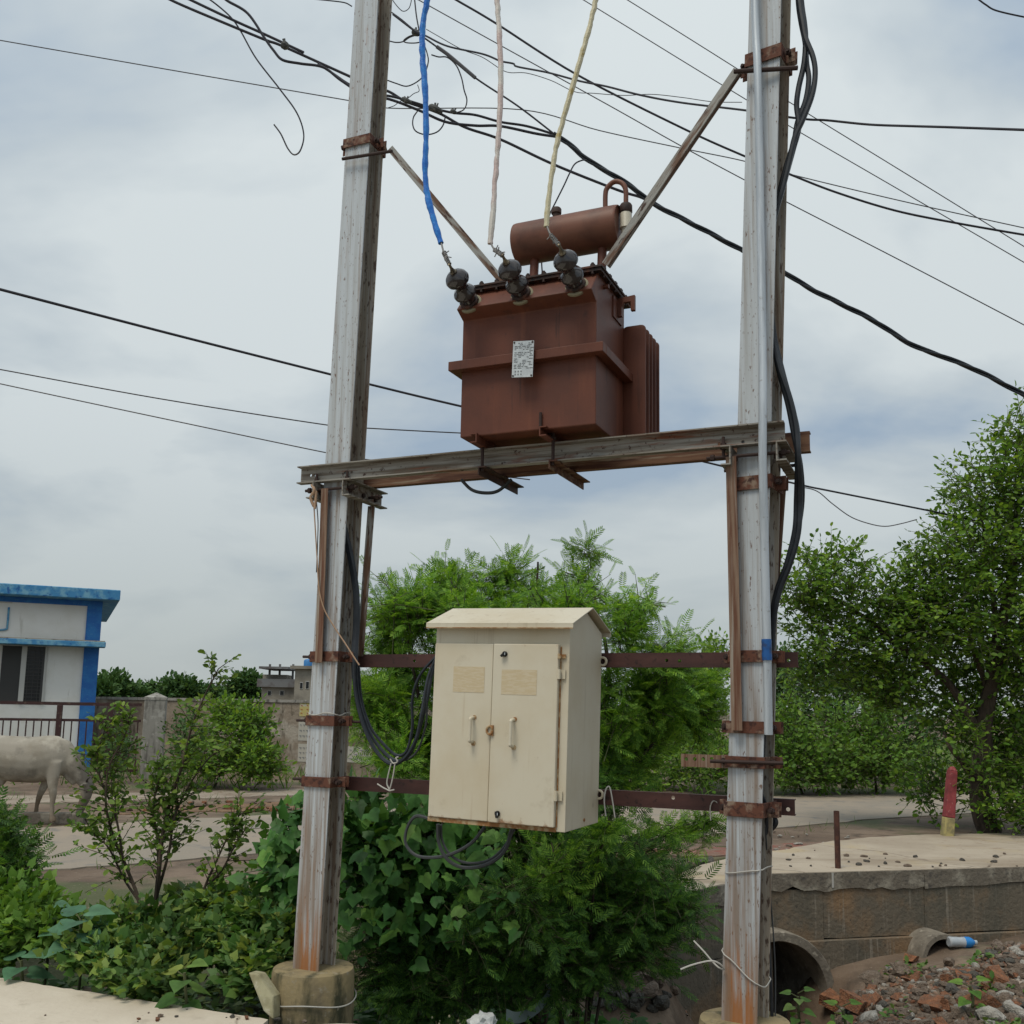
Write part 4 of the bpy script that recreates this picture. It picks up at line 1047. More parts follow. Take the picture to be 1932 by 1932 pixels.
MB().cyl(CB(cw, cdp * .55, .035), CB(cw + .006, cdp * .55, .035), .008, 8).build('side_screw', m_crust, cab)

# cables between the left pole and the cabinet
def scable(name, label, pts, r, m=m_cable, cat='cable'): return wire(name, label, [sp(u, v, o) for u, v, o in pts], r, m, cat)
scable('cable', 'thick black cable coming down behind the left pole knee brace', [(640, 955, .02), (652, 1010, .03), (663, 1060, .03), (672, 1120, .04), (672, 1180, .04), (669, 1230, .02), (670, 1280, .0)], .022)
scable('cable', 'outermost black cable looping from the left pole to the cabinet', [(668, 1240, -.02), (670, 1300, -.02), (683, 1360, -.03), (705, 1410, -.04), (735, 1440, -.05), (762, 1432, -.05), (785, 1395, -.04), (797, 1340, -.02), (808, 1280, .02), (824, 1240, .05)], .0115)
scable('cable', 'black cable loop lying inside the outermost one by the cabinet', [(672, 1240, .0), (676, 1310, .0), (692, 1368, .0), (712, 1405, -.01), (745, 1435, -.02), (772, 1424, -.02), (790, 1380, -.01), (806, 1320, .0), (814, 1275, .03), (828, 1240, .05)], .0105)
scable('cable', 'black cable loop with the highest bend left of the cabinet', [(676, 1250, .02), (682, 1320, .02), (698, 1370, .02), (720, 1400, .02), (748, 1425, .02), (768, 1415, .02), (778, 1370, .02), (778, 1320, .02), (792, 1275, .03), (826, 1235, .06)], .009)
scable('cable', 'thin grey cable hanging close along the left side of the cabinet', [(752, 1440, .03), (785, 1420, .03), (803, 1370, .03), (806, 1320, .04), (810, 1280, .05)], .006, m_cable_g)
tk = thing('rope_tie', 'pale string knotted round the black cable loops', 'string', sp(740, 1440, -.05))
rt = MB()
for pts in ([(736, 1432), (742, 1440), (750, 1437), (747, 1430), (752, 1428)], [(738, 1440), (733, 1460), (730, 1478), (735, 1490)], [(745, 1442), (742, 1462), (738, 1480), (734, 1492)], [(735, 1492), (723, 1486), (712, 1479)], [(735, 1492), (744, 1490)]):
    rt.tube(catmull([sp(u, v, -.075) for u, v in pts], 5), .0042, 6)
rt.build('string', m_white_wire, tk, smooth=True)
scable('cable', 'wide grey cable loop hanging under the left of the cabinet', [(812, 1545, .0), (785, 1540, .02), (769, 1560, .03), (765, 1590, .03), (782, 1612, .03), (810, 1618, .03), (850, 1612, .04), (890, 1590, .06), (915, 1560, .08)], .0095, m_cable_g)
scable('cable', 'grey cable loop sagging lowest under the cabinet', [(826, 1555, .0), (828, 1590, .02), (843, 1620, .03), (870, 1636, .05), (905, 1635, .06), (935, 1622, .08), (955, 1600, .1), (965, 1565, .12)], .0105, m_cable_g)
scable('cable', 'grey cable loop sagging just inside the lowest one under the cabinet', [(832, 1556, .02), (834, 1585, .04), (850, 1613, .05), (880, 1628, .07), (920, 1624, .09), (950, 1600, .11), (970, 1565, .13)], .008, m_cable_g)
scable('rope', 'frayed jute rope tied at the left end of the front beam', [(588, 915, -.16), (593, 925, -.17), (588, 940, -.16), (592, 955, -.16), (586, 938, -.17), (596, 928, -.16), (594, 960, -.16)], .0085, m_rope, 'rope')
scable('cord', 'dark cord dangling from the left beam end along the pole', [(592, 950, -.15), (595, 1000, -.15), (598, 1050, -.14), (602, 1110, -.14), (612, 1150, -.13), (632, 1185, -.11), (650, 1212, -.1), (668, 1240, -.1), (678, 1255, -.1)], .0042, m_rope, 'cord')
scable('cord', 'second dark cord falling straight from the left beam end', [(597, 945, -.15), (600, 985, -.15), (599, 1030, -.14), (597, 1080, -.14)], .0035, m_cable_g, 'cord')
scable('cable', 'black cable sagging below the rear beam under the transformer', [(870, 905, .08), (890, 924, .1), (915, 930, .1), (940, 926, .1), (965, 905, .08)], .010)

# ================================================================== BACKGROUND BUILDINGS
m_white = mat('whitewash', (0.74, 0.74, 0.72), 0.9, 0, [dict(col=(0.66, 0.65, 0.61), scale=1.2, lo=.45, hi=.65), dict(col=(0.40, 0.38, 0.33), scale=1, stretch=(9, 9, 1.2), lo=.62, hi=.75, amt=.5)], bump=(40, (1, 1, 1), .003))
m_bluep = mat('blue_wall_paint', (0.022, 0.13, 0.42), 0.75, 0, [dict(col=(0.03, 0.18, 0.47), scale=4, lo=.45, hi=.62), dict(col=(0.10, 0.27, 0.45), scale=18, lo=.6, hi=.7, amt=.6)])
m_bluef = mat('faded_blue_fascia', (0.05, 0.22, 0.44), 0.8, 0, [dict(col=(0.16, 0.36, 0.50), scale=5, lo=.45, hi=.6), dict(col=(0.015, 0.10, 0.30), scale=9, lo=.55, hi=.66)])
m_dark = mat('dark_window', (0.012, 0.014, 0.016), .25)
m_mesh = mat('window_mesh', (0.045, 0.045, 0.045), .7)
m_frame = mat('window_frame', (0.48, 0.48, 0.46), .6)
m_dust = mat('ledge_dirt', (0.33, 0.29, 0.23), 1.0, 0, [dict(col=(0.16, 0.13, 0.10), scale=9, lo=.5, hi=.62)])
h0, h1 = at(0, 1320, 25.0), at(200, 1320, 26.0)
HD = Vector((h1.x - h0.x, h1.y - h0.y, 0)).normalized(); HN = Vector((-HD.y, HD.x, 0))
HO = pl(183, 1250, h0, HN); HO = Vector((HO.x, HO.y, 0))
def hp_(u, v, off=0.0):
    P = pl(u, v, HO + HN * off, HN); return (P - HO).dot(HD), P.z
HR = Matrix((HD, HN, UP)).transposed()
def HP(x, y, z): return HO + HD * x + HN * y + UP * z
def hbox(x0, x1, y0, y1, z0, z1): return MB().hexa([HP(x0, y0, z0), HP(x1, y0, z0), HP(x1, y1, z0), HP(x0, y1, z0), HP(x0, y0, z1), HP(x1, y0, z1), HP(x1, y1, z1), HP(x0, y1, z1)])
house = thing('house', 'single-storey white house with blue trim and flat roof behind the fence', 'house', HO, HR)
zr1 = hp_(215, 1113, -.5)[1]; zr0 = zr1 - .27
hbox(-9, 0, 0, 7, -.05, zr0).build('wall', m_white, house)
hbox(-9.3, .42, -.55, 7.3, zr0, zr1).build('roof', m_bluef, house, bevel=.02)
zb1 = hp_(100, 1140, 0)[1]
hbox(-9, -.002, -.03, -.001, zb1, zr0 - .002).build('blue_band', m_bluep, house)
hbox(-.33, .03, -.045, .3, -.05, zr0 - .004).build('corner_pillar', m_bluep, house)
hbox(-9, -.335, -.03, -.001, -.05, .16).build('blue_band', m_bluep, house)
zl0 = hp_(180, 1221, -.4)[1]
ch_ = hbox(-9, .16, -.55, -.002, zl0, zl0 + .13).build('window_ledge', m_bluef, house, bevel=.01)
hbox(-9, .14, -.52, -.002, zl0 + .131, zl0 + .16).build('dirt_layer', m_dust, ch_)
xa, za_ = hp_(-4, 1326); xb, zb_ = hp_(90, 1221)
wnd = hbox(xa, xb, -.02, -.003, za_, zb_).build('window', m_dark, house)
xm0, xm1 = hp_(38, 1270)[0], hp_(48, 1270)[0]
hbox(xa, xm0, -.03, -.021, za_ + .03, zb_ - .02).build('mesh_pane', m_mesh, wnd)
hbox(xm0, xm1, -.06, -.0215, za_, zb_).build('mullion', m_frame, wnd)
hbox(xb - .10, xb - .05, -.06, -.021, za_, zb_).build('jamb', m_mesh, wnd)
hbox(xb - .045, xb, -.05, -.021, za_, zb_).build('jamb', m_frame, wnd)
for i in range(15):
    z = za_ + .06 + i * (zb_ - za_ - .08) / 15
    hbox(xm1, xb - .1, -.045, -.033, z, z + .014).build('grill_bar', m_mesh, wnd)
for i in range(3):
    x = xm1 + (xb - .1 - xm1) * (i + .5) / 3
    hbox(x - .006, x + .006, -.058, -.046, za_, zb_).build('grill_bar', m_mesh, wnd)
x, z1 = hp_(17, 1146); _, z0 = hp_(16, 1190)
MB().tube(catmull([HP(x, -.03, z1), HP(x, -.03, z0 + .12), HP(x - .03, -.03, z0 + .03), HP(x - .25, -.03, z0)], 6), .025, 8).build('drain_pipe', m_bluef, house, smooth=True)
hbox(hp_(-30, 1200)[0], hp_(18, 1200)[0], -.025, -.001, zb1 - .03, zb1 + .32).build('meter_board', m_frame, house)

# fence and gate post
m_fence = mat('maroon_fence_paint', (0.045, 0.018, 0.018), .6, 0, [dict(col=(0.09, 0.06, 0.045), scale=12, lo=.55, hi=.65)])
f0, f1 = at(-60, 1330, 21.6), at(285, 1330, 22.6)
FD = Vector((f1.x - f0.x, f1.y - f0.y, 0)).normalized(); FN = Vector((-FD.y, FD.x, 0)); FO = Vector((f0.x, f0.y, 0))
FR = Matrix((FD, FN, UP)).transposed()
def fpx(u, v): P = pl(u, v, FO, FN); return (P - FO).dot(FD), P.z
fen = thing('fence', 'maroon steel railing fence in front of the white house', 'fence', FO, FR)
def fbox(x0, x1, hy, z0, z1): return MB().box(FO + FD * (x0 + x1) / 2 + UP * (z0 + z1) / 2, x1 - x0, hy * 2, z1 - z0, FD, FN)
xe = fpx(268, 1330)[0]
_, zt1 = fpx(90, 1327); _, zt2 = fpx(90, 1358); _, zt3 = fpx(200, 1456)
for z, h in ((zt1, .035), (zt2, .028), (max(zt3, .12), .03)):
    fbox(-2.2, xe, .02, z - h, z + h).build('rail', m_fence, fen)
for u in (-35, 108, 205):
    x = fpx(u, 1400)[0]; fbox(x - .055, x + .055, .05, -.05, zt1 - .036).build('post', m_fence, fen)
xx_ = fpx(2, 1400)[0] - .6
while xx_ < xe - .05:
    fbox(xx_ - .013, xx_ + .013, .012, .14, zt2 - .029).build('bar', m_fence, fen); xx_ += .152
m_gp = mat('old_grey_post', (0.27, 0.26, 0.235), .95, 0, [dict(col=(0.10, 0.095, 0.085), scale=1, stretch=(9, 9, 1.4), lo=.48, hi=.66), dict(col=(0.36, 0.35, 0.32), scale=6, lo=.55, hi=.66)], bump=(20, (1, 1, 1), .01))
gx0, gx1 = fpx(270, 1380)[0], fpx(311, 1380)[0]; gzt = fpx(290, 1318)[1]
gpt = thing('gate_post', 'thick weathered concrete gate post with pyramid cap at the fence end', 'post', FO + FD * (gx0 + gx1) / 2, FR)
gw = (gx1 - gx0) / 2; gc = FO + FD * (gx0 + gx1) / 2
MB().box(gc + UP * (gzt - .06) / 2, gw * 2, gw * 2, gzt + .06, FD, FN).build('shaft', m_gp, gpt, bevel=.02)
cz0 = gzt - .03
mb = MB(); b_ = [gc + FD * a * gw * 1.04 + FN * c * gw * 1.04 + UP * cz0 for a, c in ((-1, -1), (1, -1), (1, 1), (-1, 1))]
mb.add(b_ + [p + UP * .06 for p in b_] + [gc + UP * (cz0 + .17)], [(3, 2, 1, 0), (0, 1, 5, 4), (1, 2, 6, 5), (2, 3, 7, 6), (3, 0, 4, 7), (4, 5, 8), (5, 6, 8), (6, 7, 8), (7, 4, 8)])
mb.build('cap', m_gp, gpt)
# boundary wall
m_bw = mat('old_boundary_wall', (0.24, 0.20, 0.155), .95, 0, [
    dict(col=(0.14, 0.105, 0.075), scale=.8, lo=.45, hi=.62), dict(col=(0.36, 0.33, 0.28), scale=1.4, lo=.52, hi=.62, amt=.8),
    dict(col=(0.075, 0.06, 0.04), scale=1, stretch=(5, 5, 1.5), lo=.55, hi=.68)], bump=(14, (1, 1, 1), .03))
w0, w1 = at(150, 1330, 27.5), at(720, 1330, 24.0)
BD = Vector((w1.x - w0.x, w1.y - w0.y, 0)).normalized(); BN = Vector((-BD.y, BD.x, 0)); BO = Vector((w0.x, w0.y, 0)); BL = Vector((w1.x - w0.x, w1.y - w0.y)).length
bw = thing('boundary_wall', 'old stained plastered boundary wall beyond the road, left of the pole', 'wall', BO, Matrix((BD, BN, UP)).transposed())
zw = pl(480, 1324, BO, BN).z
MB().box(BO + BD * BL / 2 + UP * (zw - .05) / 2, BL, .24, zw + .05, BD, BN).build('masonry', m_bw, bw)
MB().box(BO + BD * BL / 2 + UP * (zw + .03), BL, .30, .07, BD, BN).build('coping', m_gp, bw)
m_poster = mat('painted_panel', (0.40, 0.385, 0.34), .9, 0, [dict(col=(0.38, 0.37, 0.32), scale=4, lo=.5, hi=.65)])
m_pyel = mat('painted_panel_yellow', (0.42, 0.36, 0.14), .9, 0, [dict(col=(0.40, 0.40, 0.36), scale=7, lo=.48, hi=.6)])
m_pred = mat('paint_red', (0.32, 0.05, 0.03), .9)
for (ua, va, ub, vb), mm in (((566, 1322, 590, 1352), m_pyel), ((564, 1356, 590, 1398), m_poster), ((563, 1400, 590, 1438), m_poster), ((655, 1405, 700, 1440), m_poster)):
    p, q = pl(ua, va + 3, BO - BN * .125, BN), pl(ub, vb, BO - BN * .125, BN)
    c = (p + q) / 2; w_ = abs((q - p).dot(BD)); h_ = abs(q.z - p.z)
    po = MB().box(c, w_, .008, h_, BD, BN).build('painted_panel', mm, bw)
    mb = MB()
    for r_ in range(3):
        for k_ in range(4):
            if mm is m_pyel and k_ % 2: continue
            ww = w_ * random.uniform(.08, .16)
            mb.box(c + BD * (-w_ * .35 + k_ * w_ * .22) + UP * (h_ * (.28 - r_ * .27)) - BN * .006, ww, .004, h_ * .035, BD, BN)
            mb.box(c + BD * (-w_ * .35 + k_ * w_ * .22 + ww * .3) + UP * (h_ * (.24 - r_ * .27)) - BN * .006, ww * .3, .004, h_ * .09, BD, BN)
    mb.build('lettering', m_pred if mm is m_pyel else m_ink, po)

# far houses
m_fh = mat('far_house_plaster', (0.27, 0.25, 0.21), .95, 0, [dict(col=(0.18, 0.165, 0.14), scale=.9, lo=.45, hi=.62)])
m_fr = mat('far_roof_sheet', (0.17, 0.175, 0.18), .8, 0, [dict(col=(0.11, 0.10, 0.10), scale=1.2, lo=.45, hi=.6)])
m_tankb = mat('water_tank_blue', (0.03, 0.17, 0.42), .5)
def far_house(label, u0, u1, v0, v1, Y, roofm, wins, slab=.18, over=.25, dep=5):
    a, b = at(u0, v0, Y), at(u1, v0, Y); zb = -.05
    t = thing('house', label, 'house', ((a.x + b.x) / 2, Y, 0))
    MB().box(((a.x + b.x) / 2, Y + dep / 2, (a.z + zb) / 2), b.x - a.x, dep, a.z - zb).build('wall', m_fh, t)
    MB().box(((a.x + b.x) / 2, Y + dep / 2, a.z + slab / 2 + .001), b.x - a.x + 2 * over, dep + 2 * over, slab).build('roof', roofm, t)
    for (wa, va, wb, vb) in wins:
        p, q = at(wa, va, Y), at(wb, vb, Y)
        wo = MB().box(((p.x + q.x) / 2, Y - .01, (p.z + q.z) / 2), q.x - p.x, .03, p.z - q.z).build('window', m_frame, t)
        MB().box(((p.x + q.x) / 2, Y - .032, (p.z + q.z) / 2), (q.x - p.x) * .8, .012, (p.z - q.z) * .85).build('pane', m_dark, wo)
    return t
t = far_house('far pale two-storey house with blue water tank left of the pole', 557, 640, 1262, 1320, 58, m_fh, [(566, 1287, 571, 1300), (577, 1285, 583, 1300), (590, 1288, 596, 1300)])
c = at(573, 1262, 58.6); MB().lathe(c + Vector((0, 1.2, .18)), UP, [(0, .26), (.35, .26), (.42, .2), (.45, .1)], 14).build('water_tank', m_tankb, t, smooth=True)
t = far_house('far low house with dark sheet roof beside the pale two-storey one', 494, 556, 1296, 1325, 62, m_fr, [(505, 1303, 512, 1312), (528, 1303, 536, 1312)], slab=.5)
sh = MB()
for u in (508, 527, 552):
    a, b = at(u, 1268, 63.5), at(u, 1296, 63.5); sh.box((a + b) / 2, .12, .12, a.z - b.z + 1.0)
a, b = at(503, 1266, 63.5), at(557, 1264, 63.5)
sh.box((a + b) / 2 + UP * .1, (b - a).length, 4, .14); sh.build('roof_shelter', m_fr, t)
MB().box(at(525, 1282, 63.8), 1.5, 2, .55).build('roof_room', m_fh, t)
far_house('small far flat house half hidden by trees', 590, 660, 1300, 1325, 75, m_fr, [(600, 1306, 606, 1313)])

# ================================================================== OVERHEAD WIRES
def ow(label, pts, wpx, Y0, Y1=None, m=m_wire, twist=False, name='overhead_wire', n=8, cat='wire'):
    Y1 = Y0 if Y1 is None else Y1
    u0, u1 = pts[0][0], pts[-1][0]
    def dep(u, v):
        t = (u - u0) / (u1 - u0) if abs(u1 - u0) > 1 else 0
        return Y0 + (Y1 - Y0) * t
    P = catmull([at(u, v, dep(u, v)) for u, v in pts], n)
    for end in (0, -1):      # a wire that leaves the picture goes on
        u, v = pts[end]
        if u < 0 or u > 1932 or v < -1:
            q = P[end] + (P[end] - P[1 if end == 0 else -2]).normalized() * 7
            P = [q] + P if end == 0 else P + [q]
    r = wpx / 2 / F * (Y0 + Y1) / 2
    if not twist:
        return tag(MB().tube(P, r, 6).build(name, m, None, smooth=True), label, cat)
    Q = []
    for i in range(len(P) - 1):
        for k in range(3): Q.append(P[i].lerp(P[i + 1], k / 3))
    mb = MB(); L = 0; lens = [0]
    for i in range(1, len(Q)): L += (Q[i] - Q[i - 1]).length; lens.append(L)
    for ph in (0, 2.09, 4.19):
        tp = []
        for i, q in enumerate(Q):
            d = (Q[min(i + 1, len(Q) - 1)] - Q[max(i - 1, 0)]).normalized(); x = d.cross(UP).normalized(); y = x.cross(d)
            a = lens[i] * 7 + ph; tp.append(q + (x * math.cos(a) + y * math.sin(a)) * r * .62)
        mb.tube(tp, r * .55, 6)
    return tag(mb.build(name, m, None, smooth=True), label, cat)
ow('thinnest grey line crossing the whole sky behind both poles', [(-40, 69), (0, 76), (345, 136), (660, 190), (734, 204), (984, 207), (1130, 246), (1278, 278), (1400, 303), (1488, 328), (1700, 379), (1932, 430), (1980, 441)], 2.2, 12, 12, m_wire_thin)
ow('black wire entering at the top left and passing behind the left pole', [(290, -18), (333, 5), (420, 42), (500, 75), (533, 87), (644, 137), (700, 162), (734, 173), (767, 192), (827, 213), (877, 240), (944, 263), (1044, 310), (1164, 358), (1211, 373), (1240, 390)], 5.5, 8.4)
ow('short stub of black wire ending in mid-air above the upper left wires', [(320, -20), (360, 0), (440, 38), (500, 65), (573, 99)], 5.5, 8.4)
ow('drooping black wire joining the upper left bundle at the pole', [(400, -25), (427, 0), (467, 25), (500, 73), (516, 95), (533, 113), (567, 120), (610, 127), (644, 152), (690, 180), (734, 187), (790, 208), (841, 230), (897, 237), (944, 238), (1011, 252), (1051, 258)], 5.5, 8.3)
ow('black wire just below the upper left bundle by the left pole', [(600, 120), (630, 140), (660, 160), (700, 178), (734, 181), (770, 190), (820, 205), (857, 213), (897, 217), (944, 230), (994, 238), (1051, 255)], 5, 8.35)
ow('dangling hooked black wire hanging free at the upper left', [(370, -15), (397, 0), (433, 30), (453, 57), (483, 110), (527, 167), (560, 213), (573, 253), (567, 283), (555, 292), (543, 280), (530, 253), (517, 235)], 3.2, 8.4, name='loose_wire')
ow('thick twisted black cable sweeping down to the right edge', [(1045, 252), (1080, 277), (1111, 303), (1184, 347), (1231, 383), (1288, 413), (1340, 440), (1392, 468), (1440, 492), (1475, 511), (1530, 545), (1590, 575), (1650, 606), (1720, 650), (1790, 677), (1850, 702), (1932, 745), (1990, 775)], 9.5, 8.2, 8.2, m_cable, twist=True, name='service_cable', cat='cable')
ow('slack wire with grey taped length beside the blue sleeve', [(741, 27), (784, 60), (826, 90), (897, 147), (977, 200), (1051, 257)], 3.6, 8.2)
ow('grey tape wrap on the slack wire right of the blue sleeve', [(824, 88), (845, 103), (870, 124), (897, 147)], 7.5, 8.18, None, m_wire_thin, name='tape_wrap', cat='tape')
ow('kinked black wire crossing in front of the right pole to the right edge', [(786, 60), (804, 68), (844, 87), (911, 102), (944, 115), (968, 120), (977, 126), (1034, 137), (1094, 153), (1144, 163), (1211, 180), (1288, 194), (1405, 208), (1450, 216), (1521, 225), (1560, 227), (1640, 235), (1721, 238), (1790, 240), (1932, 245), (1990, 247)], 4.6, 6.6, 4.1)
ow('straight black wire running behind the yellow sleeve to the right edge', [(820, -25), (861, 0), (934, 43), (1087, 140), (1288, 242), (1401, 293), (1488, 328), (1575, 362), (1688, 397), (1800, 420), (1932, 443), (1990, 452)], 4.4, 9.5)
ow('thin line below the straight black wire, leaving low at right', [(760, -17), (790, 0), (934, 80), (1037, 137), (1160, 205), (1288, 277), (1400, 337), (1478, 378), (1700, 492), (1932, 613), (1990, 643)], 2.2, 11, None, m_wire_thin)
ow('thin line meeting the right pole below its top clamp', [(1070, -17), (1101, 0), (1288, 115), (1403, 185), (1481, 233), (1700, 360), (1932, 495), (1990, 528)], 2.0, 11.5, None, m_wire_thin)
ow('thin line reaching the right pole at its top clamp', [(1150, -20), (1184, 0), (1288, 65), (1388, 128), (1485, 190), (1700, 322), (1932, 465), (1990, 500)], 2.0, 12, None, m_wire_thin)
ow('ragged thin stray wire between the pink and yellow sleeves', [(804, 55), (830, 70), (871, 93), (910, 108), (944, 130), (962, 137), (994, 138), (1040, 152), (1084, 173), (1120, 176), (1177, 180), (1230, 178), (1288, 184), (1345, 192), (1400, 193)], 1.6, 8, None, m_wire_thin)
ow('long black wire sloping from the left edge behind the transformer', [(-50, 533), (0, 546), (315, 628), (630, 708), (705, 727), (872, 767), (1180, 836), (1490, 910), (1570, 927), (1765, 966), (1850, 985)], 4.6, 8.6, 15.0)
ow('upper of the two thin lines low at the left', [(-40, 691), (0, 697), (300, 752), (625, 803), (697, 808), (870, 817), (1100, 826)], 2.4, 12)
ow('lower of the two thin lines low at the left', [(-40, 714), (0, 724), (300, 788), (620, 855), (700, 868), (760, 876), (1000, 905)], 2.4, 12)
ow('thin slack line drooping right of the right pole', [(1500, 917), (1540, 926), (1570, 950), (1605, 975), (1640, 988), (1670, 993), (1700, 988), (1730, 980)], 2.0, 10.4, None, m_wire_thin)
ow('short pair of wire ends at the top right corner', [(1845, -2), (1860, 9), (1880, 20), (1932, 32), (1990, 42)], 3.5, 9)
def loop(label, pts, w, Y=8.3): return ow(label, [(644 + a / 3, b / 3) for a, b in pts], w, Y, name='loose_wire')
loop('small figure-eight wire loop touching the left pole', [(270, 232), (310, 240), (350, 235), (390, 210), (440, 198), (470, 215), (440, 240), (380, 243), (352, 232), (380, 208), (430, 190)], 2.6)
loop('deep wire loop from the left pole up behind the blue sleeve', [(262, 455), (310, 472), (370, 488), (430, 462), (470, 420), (492, 350), (485, 300), (470, 255)], 2.6)
loop('wire loop bulging right of the blue sleeve', [(510, 310), (550, 322), (600, 325), (650, 370), (680, 440), (695, 510), (710, 560), (705, 600), (685, 626), (640, 640)], 2.8)
loop('wire loop hanging below the joints behind the blue sleeve', [(430, 630), (408, 665), (405, 710), (425, 745), (480, 762), (540, 748), (575, 710), (590, 655)], 2.8)
loop('short dark wire dropping beside the blue sleeve from the top', [(410, -40), (415, 0), (425, 90), (440, 172)], 3.0)
loop('thin sagging wire at the very top right of the left pole', [(285, -15), (300, 15), (345, 62), (380, 50), (395, 10), (396, -20)], 1.8)
loop('thin wire from the left pole to the joint behind the blue sleeve', [(285, 70), (340, 110), (400, 160), (430, 180)], 2.6)
loop('thin curled wire end left of the pole-side joints', [(265, 610), (300, 598), (330, 575), (370, 560), (410, 530), (440, 515), (432, 480)], 1.6)
loop('black drop wire curving down behind the oil drum', [(1390, 906), (1360, 908), (1320, 930), (1290, 985), (1260, 1050), (1215, 1140), (1180, 1212), (1160, 1280), (1135, 1450), (1138, 1560)], 3.0, 5.75)
ow('wire end stubs at the top edge left of the left pole', [(578, -4), (600, -1), (620, 1), (650, 5), (664, 12)], 2.6, 8.4, name='loose_wire')
m_conn = mat('wire_joint_tape', (0.05, 0.055, 0.055), .7, 0, [dict(col=(0.12, 0.12, 0.11), scale=30, lo=.5, hi=.6)])
for (u, v, a, b), lb in (((538, 86, 8, 9), 'dark clamp joining the two upper left wires'), ((767, 190, 11, 6), 'dark taped wire joint next to the left pole'), ((822, 206, 15, 8), 'large dark taped wire joint right of the blue sleeve'), ((856, 211, 7, 5), 'small dark wire joint at the right of the large one'), ((785, 62, 9, 7), 'dark wire joint high behind the blue sleeve')):
    c = at(u, v, 8.25); mb = MB(); s_ = 8.25 / F
    random.seed(int(u))
    d = Vector((1, 0, -.45)).normalized()
    mb.lathe(c - d * a * s_, d, [(0, b * s_ * .5), (a * s_ * .3, b * s_ * .9), (a * s_, b * s_), (a * s_ * 1.6, b * s_ * .75), (a * s_ * 2, b * s_ * .4)], 8)
    for k in range(3): mb.cyl(c, c + Vector((random.uniform(-.4, .4), 0, random.uniform(.5, 1))).normalized() * b * s_ * 1.7, b * s_ * .22, 6)
    tag(mb.build('wire_joint', m_conn, None, smooth=True), lb, 'joint')

# ================================================================== VEGETATION
OVAL = (np.array([(0, 0, 0), (.3, .26, .06), (.3, -.26, .06), (.72, .25, .03), (.72, -.25, .03), (1, 0, -.08)], float), np.array([(0, 1, 3, 5), (0, 5, 4, 2)]))
def lobed():
    h = [(-.15, .20), (-.08, .43), (.14, .42), (.30, .50), (.44, .36), (.62, .24)]
    pts = [(.18, 0), (0, 0)] + h + [(1, 0)] + [(x, -y) for x, y in reversed(h)]
    V = np.array([(x, y, -.22 * y * y - .12 * x * x + .04) for x, y in pts]); n = len(pts)
    return V, np.array([(0, i, i + 1 if i + 1 < n else 1) for i in range(1, n)])
LOBED = lobed()
def heart():
    h = [(-.10, .18), (-.04, .36), (.16, .44), (.42, .36), (.72, .18)]
    pts = [(.3, 0), (0, 0)] + h + [(1, 0)] + [(x, -y) for x, y in reversed(h)]
    V = np.array([(x, y, .12 * abs(y) - .20 * x * x + .02) for x, y in pts]); n = len(pts)
    return V, np.array([(0, i, i + 1 if i + 1 < n else 1) for i in range(1, n)])
HEART = heart()
def frond(pairs=8, plen=.34, pw=.085):
    V, Fc = [], []
    for i in range(pairs):
        t = .12 + .86 * i / (pairs - 1); L = plen * math.sin(math.pi * (.22 + .62 * (1 - t))) 
        for sg in (-1, 1):
            a = math.radians(62 - 22 * t) * sg; dx, dy = math.cos(a), math.sin(a); nx, ny = -dy, dx
            b = len(V); z = -.10 * t * t
            for l, w in ((0, .3), (.35, 1), (.75, .8), (1, .1)):
                V.append((t + dx * L * l + nx * pw * w / 2, dy * L * l + ny * pw * w / 2, z - .05 * l)); V.append((t + dx * L * l - nx * pw * w / 2, dy * L * l - ny * pw * w / 2, z - .05 * l))
            Fc += [(b, b + 1, b + 3, b + 2), (b + 2, b + 3, b + 5, b + 4), (b + 4, b + 5, b + 7, b + 6)]
    return np.array(V), np.array(Fc)
FROND = frond(8, .32, .066)
FROND_S = frond(6, .36, .11)
BLADE = (np.array([(0, .03, 0), (0, -.03, 0), (.55, .022, .05), (.55, -.022, .05), (1, .002, -.05), (1, -.002, -.05)], float), np.array([(0, 1, 3, 2), (2, 3, 5, 4)]))

def unit(a): return a / np.maximum(np.linalg.norm(a, axis=-1, keepdims=True), 1e-9)
def rand_dir(n): return unit(rng.normal(size=(n, 3)))
def leaf_geo(tpl, P, D, Nn, sc):
    """copies of a leaf: base P, pointing along D, facing Nn, length sc"""
    D = unit(D); Nn = unit(Nn - (Nn * D).sum(-1, keepdims=True) * D); Sd = np.cross(Nn, D)
    V, Fc = tpl
    W_ = P[:, None, :] + sc[:, None, None] * (V[None, :, 0:1] * D[:, None, :] + V[None, :, 1:2] * Sd[:, None, :] + V[None, :, 2:3] * Nn[:, None, :])
    FF = Fc[None] + (np.arange(len(P)) * len(V))[:, None, None]
    return W_.reshape(-1, 3), FF.reshape(-1, Fc.shape[1])
def join_geo(lst):
    V, Fc, b = [], [], 0
    for v, f in lst: V.append(v); Fc.append(f + b); b += len(v)
    return np.concatenate(V), np.concatenate(Fc)
def twig_geo(A, B, r0, r1):
    """three-sided tapering twigs from A to B"""
    d = unit(B - A); x = unit(np.cross(d, np.array([.3, .5, .81]))); y = np.cross(d, x)
    vs = []
    for P, r in ((A, r0), (B, r1)):
        for k in range(3):
            a = 2 * math.pi * k / 3; vs.append(P + (x * math.cos(a) + y * math.sin(a)) * r)
    V = np.stack(vs, 1).reshape(-1, 3); b = (np.arange(len(A)) * 6)[:, None, None]
    Fc = np.array([(0, 1, 4, 3), (1, 2, 5, 4), (2, 0, 3, 5)])[None] + b
    return V, Fc.reshape(-1, 4)
